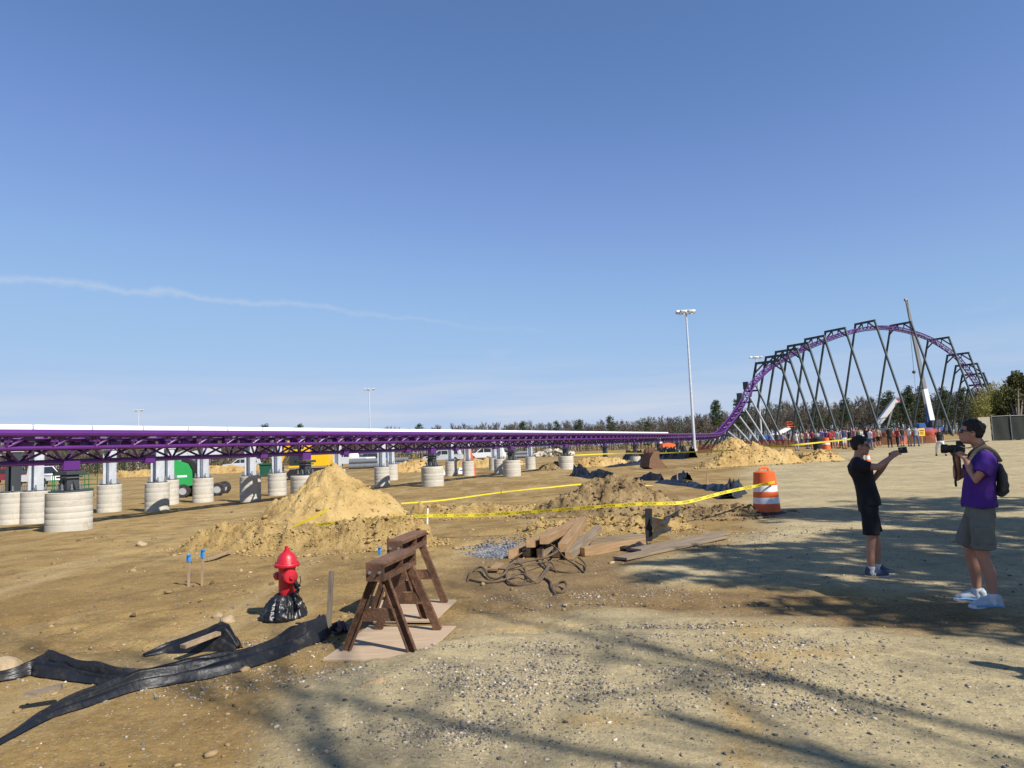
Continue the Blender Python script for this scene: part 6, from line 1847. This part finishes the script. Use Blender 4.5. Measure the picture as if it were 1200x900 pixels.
netting('orange-red safety netting behind the right half of the crowd, up to the yellow sign', [(1020, 521.5), (1045, 521), (1070, 520), (1084, 519.8)], 1.36, 3)
netting('orange-red safety netting from the yellow sign to the foot of the white crane boom', [(1084, 519.5), (1098, 519), (1103, 518.5)], 1.40, 9)
netting('low reddish netting running behind the left half of the crowd', [(846, 525.5), (880, 525), (930, 524), (980, 522.8), (1019, 522)], 1.0, 5)
netting('reddish barrier netting at the foot of the rising track', [(818, 531), (835, 530), (852, 529)], .95, 15)
q = G(1080.5, 521.5)
e = thing('warning_sign', 'yellow square sign on a post in the orange safety fence', 'sign', q)
MT['sign_yellow'] = mat('sign_yellow', (0.80, 0.48, 0.02), .5, 0, .04, 3)
z0, z1 = D(1080, 511, q.y).z - q.z, D(1080, 502, q.y).z - q.z; wd = 7.5 * q.y / 832
m_ = MB(); m_.box((0, -.12, (z0 + z1) / 2), (wd, .03, z1 - z0), bev=.01); m_.build('panel', MT['sign_yellow'], e)
m_ = MB(); m_.box((0, -.08, z1 / 2), (.08, .05, z1)); m_.build('post', MT['stake'], e)
m_ = MB()
for k in range(3): m_.box((0, -.138, z1 - (z1 - z0) * (.28 + .22 * k)), (wd * (.7, .5, .6)[k], .004, .07))
m_.build('lettering', MT['tape_ink'], e)
q = G(958.5, 527.3)
e = thing('trash_bin', 'round black bin standing among the crowd', 'bin', q)
m_ = MB(); m_.lathe([(.30, 0), (.34, .05), (.37, .88), (.39, .9)], 20); m_.build('bin_body', MT['black'], e)
m_ = MB(); m_.lathe([(.40, .9), (.40, .95), (.30, 1.05), (.1, 1.1)], 20); m_.build('lid', MT['black'], e)
q = G(968.5, 526.2)
e = thing('traffic_drum', 'small distant orange drum among the legs of the crowd', 'traffic drum', q)
m_ = MB(); m_.lathe([(.33, 0), (.30, .4), (.26, .95), (.2, .97)], 16); m_.build('barrel_body', MT['orange'], e)
m_ = MB(); m_.lathe([(.306, .38), (.312, .39), (.300, .52), (.295, .53)], 16); m_.build('reflective_band', MT['reflect_white'], e)
q = G(1017.5, 545.5)
e = thing('traffic_cone', 'orange and white traffic cone just right of the face of the man in black', 'traffic cone', q)
m_ = MB(); m_.box((0, 0, .02), (.42, .42, .04), bev=.01); m_.build('base', MT['rubber'], e)
m_ = MB(); m_.lathe([(.17, .04), (.15, .1), (.04, .74), (.03, .76)], 20); m_.build('cone_body', MT['orange'], e)
m_ = MB(); m_.lathe([(.118, .30), (.123, .305), (.095, .48), (.09, .485)], 20); m_.build('reflective_band', MT['reflect_white'], e)

# ------------------------------------------------------------------ machines and vehicles under and beyond the track
def wheel(root, c, r_, w, ax=V(0, 1, 0), rim='grey_metal'):
    rt = ax.to_track_quat('Z', 'Y').to_matrix()
    m_ = MB(); m_.lathe([(r_ * .55, -w / 2), (r_ * .9, -w / 2), (r_, -w * .35), (r_, w * .35), (r_ * .9, w / 2), (r_ * .55, w / 2), (r_ * .55, -w / 2)], 22, c, rt, cap=False); o = m_.build('wheel', MT['rubber'], root)
    m_ = MB(); m_.lathe([(r_ * .56, -w * .42), (r_ * .56, w * .42), (r_ * .45, w * .46), (r_ * .40, w * .30), (r_ * .14, w * .30), (r_ * .12, w * .40)], 18, c, rt); m_.build('rim', MT[rim], o)
    return o
# green boom lift
q = G(232, 581); k = q.y / 832
e = thing('boom_lift', 'large green boom lift with a rounded engine hood, parked behind the grey columns', 'boom lift', q, R(14))
def K(x, z): return (x * k, z * k)
hood = [(-38, 14), (-38, 36), (-33, 43), (-22, 44), (-6, 38), (-2, 30), (-1, 14), (-3, 13)]
m_ = MB(); m_.prism([K(*p) for p in hood], -1.1, .9); m_.build('hood', MT['green_machine'], e)
m_ = MB(); m_.prism([K(*p) for p in [(-5, 38.5), (-1, 30), (0, 15), (4, 15), (4, 32), (-1, 41), (-12, 43.5), (-14, 41)]], -1.0, .8); m_.build('counterweight', MT['black'], e)
m_ = MB(); m_.prism([K(*p) for p in [(4.2, 14), (9, 14), (9, 33), (4.2, 38)]], -.8, .8); m_.build('turret', MT['dark_green'], e)
m_ = MB(); m_.box((-2 * k, 0, 10 * k), (62 * k, 1.5, 4 * k), bev=.05); m_.box((0, 0, 6 * k), (50 * k, .8, 6 * k)); m_.build('chassis', MT['dark_steel'], e)
m_ = MB(); boom(m_, V(-10 * k, .2, 46 * k), V(24 * k, .2, 52 * k), .45, .4); boom(m_, V(-36 * k, .2, 42 * k), V(-10 * k, .2, 50 * k), .4, .4); m_.build('boom', MT['lamp_head'], e)
for x in (-11, 25):
    for y in (-1.05, 1.05): wheel(e, V(x * k, y, 7.5 * k), 7.6 * k, .34)
m_ = MB(); m_.box((-12 * k, -1.105, 24 * k), (10 * k, .01, 2.2 * k)); m_.box((-33 * k, -1.105, 28 * k), (6 * k, .01, 1.8 * k)); m_.build('side_marking', MT['white_paint'], e)
# green scissor lift behind the nearest footing
q = G(80, 585); k = q.y / 832
e = thing('scissor_lift', 'low green scissor lift with guard rails behind the nearest concrete footing', 'scissor lift', q, R(-8))
m_ = MB(); m_.box((0, 0, 9 * k), (50 * k, .9, 5 * k), bev=.03); m_.box((0, 0, 4 * k), (52 * k, .8, 4 * k)); m_.build('platform', MT['dark_green'], e)
m_ = MB()
for z in (16, 22, 28):
    m_.path([V(-27 * k, -.45, z * k), V(29 * k, -.45, z * k), V(29 * k, .45, z * k), V(-27 * k, .45, z * k), V(-27 * k, -.45, z * k)], .022, 6)
for x in (-27, -12, 4, 18, 29):
    for y in (-.45, .45): m_.tube((x * k, y, 10 * k), (x * k, y, 28 * k), .022, n=6)
m_.build('guard_rail', MT['rail_green'], e)
m_ = MB(); m_.box((29 * k, -.5, 5 * k), (5 * k, .2, 4 * k), bev=.02); m_.build('control_box', MT['black'], e)
for x in (-18, 18):
    for y in (-.42, .42): wheel(e, V(x * k, y, 3.5 * k), 3.5 * k, .14)
# white pickup
q = G(55, 569); k = q.y / 832
def pickup(label, q, rz, s, mt, name='pickup_truck', cat='pickup truck', bed=True, group='vehicles beyond the track'):
    e = thing(name, label, cat, q, rz, group, s)
    prof = [(-2.7, .45), (-2.7, 1.05), (-.6, 1.08), (-.55, 1.1), (1.15, 1.12), (2.45, 1.02), (2.75, .85), (2.75, .45)]
    m_ = MB(); m_.prism(prof, -.92, .92); m_.build('body', MT[mt], e)
    roof = [(-.75 if bed else -2.5, 1.09), (-.6 if bed else -2.3, 1.72), (-.2, 1.80), (.55, 1.76), (1.35, 1.10)]
    m_ = MB(); m_.prism(roof, -.80, .80); m_.build('cab', MT[mt], e)
    for sg in (-1, 1):
        m_ = MB(); m_.prism([(-.55, 1.15), (-.45, 1.62), (.1, 1.68), (.1, 1.15)] if bed else [(-2.2, 1.15), (-2.1, 1.62), (.1, 1.68), (.1, 1.15)], sg * .802, sg * .812); m_.prism([(.18, 1.15), (.18, 1.68), (.5, 1.66), (1.12, 1.15)], sg * .802, sg * .812); m_.build('side_window', MT['glass_dark'], e)
    m_ = MB(); m_.add([V(1.37, -.7, 1.13), V(1.37, .7, 1.13), V(.60, .66, 1.73), V(.60, -.66, 1.73)], [[0, 1, 2, 3]]); m_.v = [(a + .015, b_, c_ + .012) for a, b_, c_ in m_.v]; m_.build('windscreen', MT['glass_dark'], e)
    for x in (-1.75, 1.75):
        for y in (-.86, .86): wheel(e, V(x, y, .38), .38, .24)
    for sg in (-1, 1): m_ = MB(); m_.box((2.75, sg * .68, .82), (.03, .3, .16)); m_.build('headlight', MT['reflect_white'], e)
    return e
pickup('white pickup truck parked far behind the leftmost footings', on(q.x - .6, q.y), R(-22), 1.0, 'white_paint')
# yellow excavator
q = G(366, 561); k = q.y / 832
e = thing('excavator', 'yellow excavator half hidden behind the top of the tall sand cone', 'excavator', q, R(6))
m_ = MB(); m_.prism([K(*p) for p in [(-8, 15), (-8, 26), (20, 30), (22, 26), (22, 15)]], -1.2, 1.2); m_.build('body', MT['yellow_machine'], e)
m_ = MB(); m_.prism([K(*p) for p in [(-22, 14), (-22, 28), (-18, 33), (-9, 33), (-8, 14)]], -1.2, .1); m_.build('cab', MT['glass_dark'], e)
m_ = MB(); m_.prism([K(*p) for p in [(-23, 14), (-23, 16), (-8, 16), (-8, 14)]], -1.25, .15); m_.prism([K(*p) for p in [(-21, 32.5), (-20, 34.5), (-8, 34.5), (-8, 32.5)]], -1.22, .12); m_.build('cab_frame', MT['yellow_machine'], e)
for sg in (-1, 1):
    m_ = MB(); m_.prism([K(*p) for p in [(-22, 2), (-25, 7), (-21, 12), (20, 12), (24, 7), (21, 2), (18, 0), (-19, 0)]], sg * 1.3 - .28, sg * 1.3 + .28); m_.build('crawler_track', MT['black'], e)
m_ = MB(); boom(m_, V(-10 * k, .5, 26 * k), V(-4 * k, .5, 40 * k), .5, .5); boom(m_, V(-4 * k, .5, 40 * k), V(-26 * k, .5, 44 * k), .45, .35); boom(m_, V(-26 * k, .5, 44 * k), V(-38 * k, .5, 20 * k), .35, .3); m_.build('boom', MT['yellow_machine'], e)
m_ = MB(); m_.prism([K(*p) for p in [(-42, 8), (-44, 18), (-36, 21), (-34, 10)]], .1, .9); m_.build('bucket', MT['rust'], e)
q = G(315, 558); k = q.y / 832
e = thing('waste_container', 'dark green waste container far behind the grey columns', 'container', q, R(5))
m_ = MB(); m_.prism([K(*p) for p in [(-6, 1), (-7, 14), (9, 14), (8, 1)]], -1.2, 1.2); m_.build('tub', MT['dark_green'], e)
m_ = MB(); m_.box((1 * k, 0, 14.3 * k), (17 * k, 2.6, .15)); m_.build('rim', MT['dark_green'], e)
# vehicles and materials on the far lot
pickup('white flatbed truck beyond the sand cone, right of the excavator', on(*D(409, 548, 95)[:2]), R(160), 1.25, 'white_paint')
pickup('blue-grey car parked beyond the footing right of the sand cone', on(*D(433, 548, 100)[:2]), R(185), 1.05, 'crane_blue', 'parked_car', 'car', False)
pickup('silver car beyond the white signboards in mid distance', on(*D(520, 546, 105)[:2]), R(175), 1.05, 'galv', 'parked_car', 'car', False)
pickup('white van-like car at the far lot left of the cluster of three columns', on(*D(570, 543, 110)[:2]), R(170), 1.1, 'white_paint', 'parked_car', 'car', False)
pickup('dark red car on the far lot behind the berm at left', on(*D(12, 563, 80)[:2]), R(10), 1.0, 'maroon', 'parked_car', 'car', False)
pickup('silver car near the berm, seen between the grey columns at left', on(*D(284, 553, 105)[:2]), R(190), 1.0, 'galv', 'parked_car', 'car', False)
def pipes(label, pxa, py, n_, L, Y, mt, r_=.32):
    p = D(pxa, py, Y); p = on(p.x, p.y)
    e = thing('pipe_stack', label, 'pipe stack', p, R(4))
    i = 0
    for row in range(2):
        for k_ in range(n_ - row):
            m_ = MB(); y = (k_ + row * .5) * r_ * 2; z = r_ + row * r_ * 1.74
            m_.lathe([(r_ * .8, 0), (r_, 0), (r_, L), (r_ * .8, L), (r_ * .78, L * .98)], 12, (0, y, z), Matrix.Rotation(math.pi / 2, 3, 'Y')); m_.build('pipe', MT[mt], e)
pipes('stack of green-grey pipes beyond the tall sand cone', 409, 551, 4, 7, 85, 'galv_dark')
pipes('stack of long blue-grey pipes in the distance behind the middle footings', 556, 541, 4, 10, 120, 'galv_dark')
q = G(554.5, 557.5); k = q.y / 832
e = thing('warning_board', 'tall narrow orange warning board leaning beside a grey column', 'warning board', q)
m_ = MB(); m_.prism([K(*p) for p in [(-2, 0), (-3.5, 30), (-1, 30), (4, 0)]], -.06, .06); m_.build('board', MT['orange'], e)
m_ = MB(); m_.bar((0, .06, 24 * k), (2 * k, .9, 0), .06, .06); m_.build('prop', MT['stake'], e)
for px, py, lab in ((516, 557, 'white block beside the dark-posted mid footing'), (542, 555, 'white block between the two close grey columns in mid distance')):
    q = G(px, py); k = q.y / 832; m_ = MB(); m_.prism([(-5 * k, 0), (-5.5 * k, 2 * k), (-4 * k, 7 * k), (4 * k, 7 * k), (5.5 * k, 2 * k), (5 * k, 0)], -.3, .3)
    e = thing('barrier_block', lab, 'barrier', q, R(10), 'white barrier blocks'); m_.build('block', MT['white_paint'], e)
    m_ = MB(); m_.box((0, -.3, 4 * k), (7 * k, .02, 1.2 * k)); m_.build('stripe', MT['crane_blue'], e)
# white debris, cabin, loader
q = D(648, 533, 125); q = on(q.x, q.y); rnd = random.Random(2)
m_ = MB()
for i in range(60):
    a = rnd.uniform(-1, 1); m_.box((a * 3.6, rnd.uniform(-1, 1), rnd.uniform(.1, 1.3) * (1 - abs(a) * .6)), (rnd.uniform(.3, 1.5), rnd.uniform(.2, .8), rnd.uniform(.15, .5)), Matrix.Rotation(rnd.uniform(-.7, .7), 3, 'Y') @ Matrix.Rotation(rnd.uniform(0, 3), 3, 'Z'))
MT['debris'] = mat('pale_rubble', (.5, .46, .38), .9, 0, .25, 2)
o = m_.build('rubble_pile', MT['debris']); o.location = q; tag(o, 'pale heap of broken rubble under the track in mid distance', 'rubble pile')
q = G(775.5, 530); q = on(*D(775.5, 530, 130)[:2]); 
e = thing('site_cabin', 'small pale blue portable cabin behind the track posts', 'cabin', q)
MT['cabin_blue'] = mat('pale_blue_panel', (.22, .36, .50), .5)
m_ = MB(); m_.box((0, 0, 1.15), (1.4, 1.4, 2.2), bev=.04); m_.build('cabin_walls', MT['cabin_blue'], e)
m_ = MB(); m_.prism([(-.78, 2.25), (.78, 2.25), (.5, 2.5), (-.5, 2.5)], -.78, .78); m_.build('roof', MT['white_paint'], e)
m_ = MB(); m_.box((0, -.71, 1.05), (.8, .03, 1.9)); m_.build('door', MT['white_paint'], e)
q = on(*D(785, 531, 118)[:2]); 
e = thing('loader', 'small orange loader with a dark cab right of the blue cabin', 'loader', q, R(15))
m_ = MB(); m_.prism([(-1.6, .5), (-1.6, 1.3), (-.6, 1.5), (1.2, 1.1), (1.2, .5)], -.8, .8); m_.build('body', MT['orange'], e)
m_ = MB(); m_.prism([(-.9, 1.4), (-.8, 2.3), (.2, 2.3), (.5, 1.3)], -.7, .7); m_.build('cab', MT['glass_dark'], e)
m_ = MB(); m_.prism([(1.6, .1), (1.7, .9), (2.3, .2)], -.9, .9); m_.build('bucket', MT['dark_steel'], e)
for x in (-1, .7):
    for y in (-.85, .85): wheel(e, V(x, y, .45), .45, .3)
# ------------------------------------------------------------------ trees beside and behind the camera that shade the lot
def AB(a, b_): return on(SUN_DIR.x * -a - SUN_DIR.y * b_, SUN_DIR.y * -a + SUN_DIR.x * b_)
for i, (a, b_, h, lab) in enumerate(((-12.5, 3.2, 19.0, 'bare tree behind the camera, shading the foreground with long limbs'), (-14.0, 5.6, 18.0, 'second bare tree right of the camera'), (-11.0, 0.0, 18.5, 'bare tree behind the camera at left'))):
    m_ = MB(); branch_tree(m_, 500 + i, h, 3, 6, .30, .60, (3, 4), .03, .25)
    e = thing('bare_tree', lab, 'tree', AB(a, b_), i * 2.1, 'trees along the lot edge')
    m_.build('trunk', MT['bark'], e, sharp=3)
for i, (a, b_, h, k) in enumerate(((-6.8, 9.4, 11.6, 0), (-7.0, 12.4, 11.2, 1), (-6.6, 15.6, 11.8, 2), (-7.2, 19.0, 11.4, 3))):
    c = AB(a, b_); rnd = random.Random(60 + i)
    bl = []
    for j in range(13):
        z = h * rnd.uniform(.38, .97); f_ = 1 - abs(z / h - .6) * 1.3
        t_ = rnd.uniform(0, 6.28); r_ = 2.3 * f_ * rnd.uniform(.3, 1)
        bl.append((V(r_ * math.cos(t_), r_ * math.sin(t_), z), rnd.uniform(.75, 1.3)))
    e = evergreen('evergreen_tree', ('first', 'second', 'third', 'fourth')[i] + ' leafy tree of the row shading the lot, outside the right edge', c, bl, 'broad_leaf', 90 + i, 850, .13)
    e['group'] = 'trees along the lot edge'
    m_ = MB(); m_.path([V(0, 0, -.2), V(.1, .05, h * .5), V(0, .1, h * .9)], [.22, .15, .04], 8); m_.build('stem', MT['bark'], e, sharp=3)

# ------------------------------------------------------------------ gravel and crumbs of soil
def island_mat(name, stops, rough=.9):
    m, n, l, b = newmat(name)
    g_ = n.new('ShaderNodeNewGeometry'); rp = n.new('ShaderNodeValToRGB'); e = rp.color_ramp.elements
    e[0].position, e[0].color = stops[0][0], (*stops[0][1], 1); e[1].position, e[1].color = stops[-1][0], (*stops[-1][1], 1)
    for p, c in stops[1:-1]: k = e.new(p); k.color = (*c, 1)
    l.new(g_.outputs['Random Per Island'], rp.inputs[0]); l.new(rp.outputs[0], b.inputs['Base Color'])
    b.inputs['Roughness'].default_value = rough; b.inputs['Specular IOR Level'].default_value = .2
    return m
_bm = bmesh.new(); bmesh.ops.create_icosphere(_bm, subdivisions=1, radius=1.0)
ICO_V = np.array([v_.co[:] for v_ in _bm.verts]); ICO_F = np.array([[v_.index for v_ in f_.verts] for f_ in _bm.faces]); _bm.free()
def stones(name, P, size, m_, seed, flat=.7, sink=.25):
    rng = np.random.default_rng(seed); n = len(P)
    ang = rng.uniform(0, 6.28, n); c, s_ = np.cos(ang)[:, None], np.sin(ang)[:, None]
    sc = np.stack([size * rng.uniform(.8, 1.4, n), size * rng.uniform(.6, 1.0, n), size * flat * rng.uniform(.6, 1.1, n)], 1)
    jit = 1 + rng.uniform(-.42, .42, (n, len(ICO_V), 1))
    v = ICO_V[None] * jit * sc[:, None, :]
    x = v[:, :, 0] * c - v[:, :, 1] * s_; y = v[:, :, 0] * s_ + v[:, :, 1] * c
    z = v[:, :, 2] + (size * flat * (1 - sink * 2))[:, None] * .5
    out = np.stack([x + P[:, 0:1], y + P[:, 1:2], z + P[:, 2:3]], -1).reshape(-1, 3)
    f = (ICO_F[None] + (np.arange(n) * len(ICO_V))[:, None, None]).reshape(-1, 3)
    o = np_mesh(name, out, f, m_, smooth=False)
    return tag(o, kind='stuff')
rng = np.random.default_rng(5)
N = 260000
r_ = 2.2 * (17 / 2.2) ** rng.uniform(0, 1, N); az = np.radians(rng.uniform(-40, 40, N))
x, y = r_ * np.sin(az), r_ * np.cos(az)
lot, la, lb = masks(x, y)
pt = np.clip(fbm(x * .9, y * .9, 4, 91) * 1.6, 0, 1) ** 1.3
patch = np.zeros(N)
for px, py, ra, rb in ((610, 800, .75, .5), (700, 815, .55, .35), (850, 800, .75, .5), (520, 790, .3, .2), (655, 765, .5, .3), (470, 760, .8, .18), (800, 745, .8, .3), (900, 760, .6, .3), (960, 830, .5, .25), (545, 860, .5, .25), (250, 800, .9, .25), (330, 760, .6, .3), (700, 700, 1.0, .4), (870, 628, 1.5, .6), (830, 640, .8, .5)):
    g = G(px, py); patch = np.maximum(patch, np.exp(-(((x - g.x) / ra) ** 2 + ((y - g.y) / rb) ** 2)))
dens = .010 + .018 * lot + .05 * lot * pt + 1.0 * patch * (.2 + .75 * vnoise(x * 4, y * 4, 7)) + .03 * (1 - lot) * pt
keep = rng.uniform(0, 1, N) < dens
x, y = x[keep], y[keep]
P = np.stack([x, y, gz(x, y) + .035 * masks(x, y)[0]], 1)
size = .0038 * np.exp(rng.exponential(.42, len(P))).clip(1, 3.4) * (1 + .05 * np.hypot(x, y))
MT['gravel'] = island_mat('mixed_gravel', [(0, (.075, .07, .064)), (.35, (.17, .155, .135)), (.65, (.29, .25, .185)), (.9, (.40, .34, .25)), (1, (.54, .48, .39))])
stones('gravel', P, size, MT['gravel'], 6)
# blue-grey stone in the bottom of the hole
n = 3600; x = rng.normal(HOLE.x, .24, n); y = rng.normal(HOLE.y, .48, n)
P = np.stack([x, y, gz(x, y)], 1)
MT['hole_gravel'] = island_mat('blue_grey_gravel', [(0, (.05, .053, .06)), (.5, (.12, .127, .14)), (1, (.25, .26, .28))])
stones('gravel', P, rng.uniform(.014, .030, n), MT['hole_gravel'], 8)
# crumbs and clods of soil
N = 60000
r_ = 3.0 * (26 / 3.0) ** rng.uniform(0, 1, N); az = np.radians(rng.uniform(-40, 34, N)); x, y = r_ * np.sin(az), r_ * np.cos(az)
lot = masks(x, y)[0]
near_heap = np.zeros(N)
for (cx, cy, rx, ry, rot, h) in HEAPS:
    if cy < 30: near_heap = np.maximum(near_heap, np.exp(-np.maximum(0, np.hypot((x - cx) / (rx * 1.05), (y - cy) / (ry * 1.05)) - .8) * 3))
keep = rng.uniform(0, 1, N) < (1 - lot) * (.012 + .05 * np.clip(fbm(x * .7, y * .7, 3, 5), 0, 1) + .35 * near_heap)
x, y = x[keep], y[keep]
P = np.stack([x, y, gz(x, y)], 1)
MT['crumb'] = island_mat('soil_crumbs', [(0, (.10, .066, .032)), (.5, (.24, .16, .08)), (1, (.40, .29, .15))], .98)
stones('soil_crumbs', P, .008 * np.exp(rng.exponential(.5, len(P))).clip(1, 4.5) * (1 + .04 * np.hypot(x, y)), MT['crumb'], 9)

cl = np.array(CLODS)
for k, c3 in ((0, [(0, (.06, .042, .025)), (.5, (.13, .09, .05)), (1, (.24, .17, .09))]), (1, [(0, (.20, .13, .06)), (.5, (.33, .225, .09)), (1, (.46, .325, .14))])):
    m_ = island_mat('clod_tone', c3, .98); w_ = cl[cl[:, 4] == k]
    stones('soil_clods', w_[:, :3], w_[:, 3], m_, 12 + k, .75, .1)

# small litter
MT['twig_dry'] = mat('dry_twig', (.16, .115, .07), .9)
rnd = random.Random(77)
for i, (px, py, L, lab) in enumerate(((655, 783, .30, 'thin curved dry twig on the gravel in the middle foreground'), (985, 800, .16, 'short twig on the gravel at right foreground'), (545, 702, .22, 'dry twig beside the rear plywood sheet'), (800, 868, .14, 'tiny twig at the bottom of the picture, right of the middle'))):
    g = G(px, py); a = rnd.uniform(-.5, .5); m_ = MB(); pts = [V(-L / 2, 0, .012), V(-L * .15, L * .08, .022), V(L * .15, L * .06, .02), V(L / 2, -L * .03, .010)]
    m_.path(pts, [.003, .0045, .004, .002], 5); m_.path([pts[2], pts[2] + V(L * .12, L * .15, .01)], [.003, .0015], 5)
    o = m_.build('dry_twig', MT['twig_dry']); o.location = g; o.rotation_euler.z = a; tag(o, lab, 'twig', 'dry twigs on the lot')
g = G(770, 778); m_ = MB(); vs = []
for i in range(9):
    x = -.13 + i * .032; vs += [V(x, -.012 + .006 * math.sin(i * 2), .012 + .006 * math.sin(i * 1.3)), V(x, .014 + .006 * math.sin(i * 1.1), .016 + .008 * math.cos(i))]
m_.add(vs, [[2 * i, 2 * i + 1, 2 * i + 3, 2 * i + 2] for i in range(8)])
MT['red_ribbon'] = mat('red_ribbon', (.42, .03, .06), .5)
o = m_.build('red_ribbon', MT['red_ribbon']); o.location = g; o.rotation_euler.z = .35; tag(o, 'scrap of red ribbon trodden into the gravel', 'ribbon scrap')
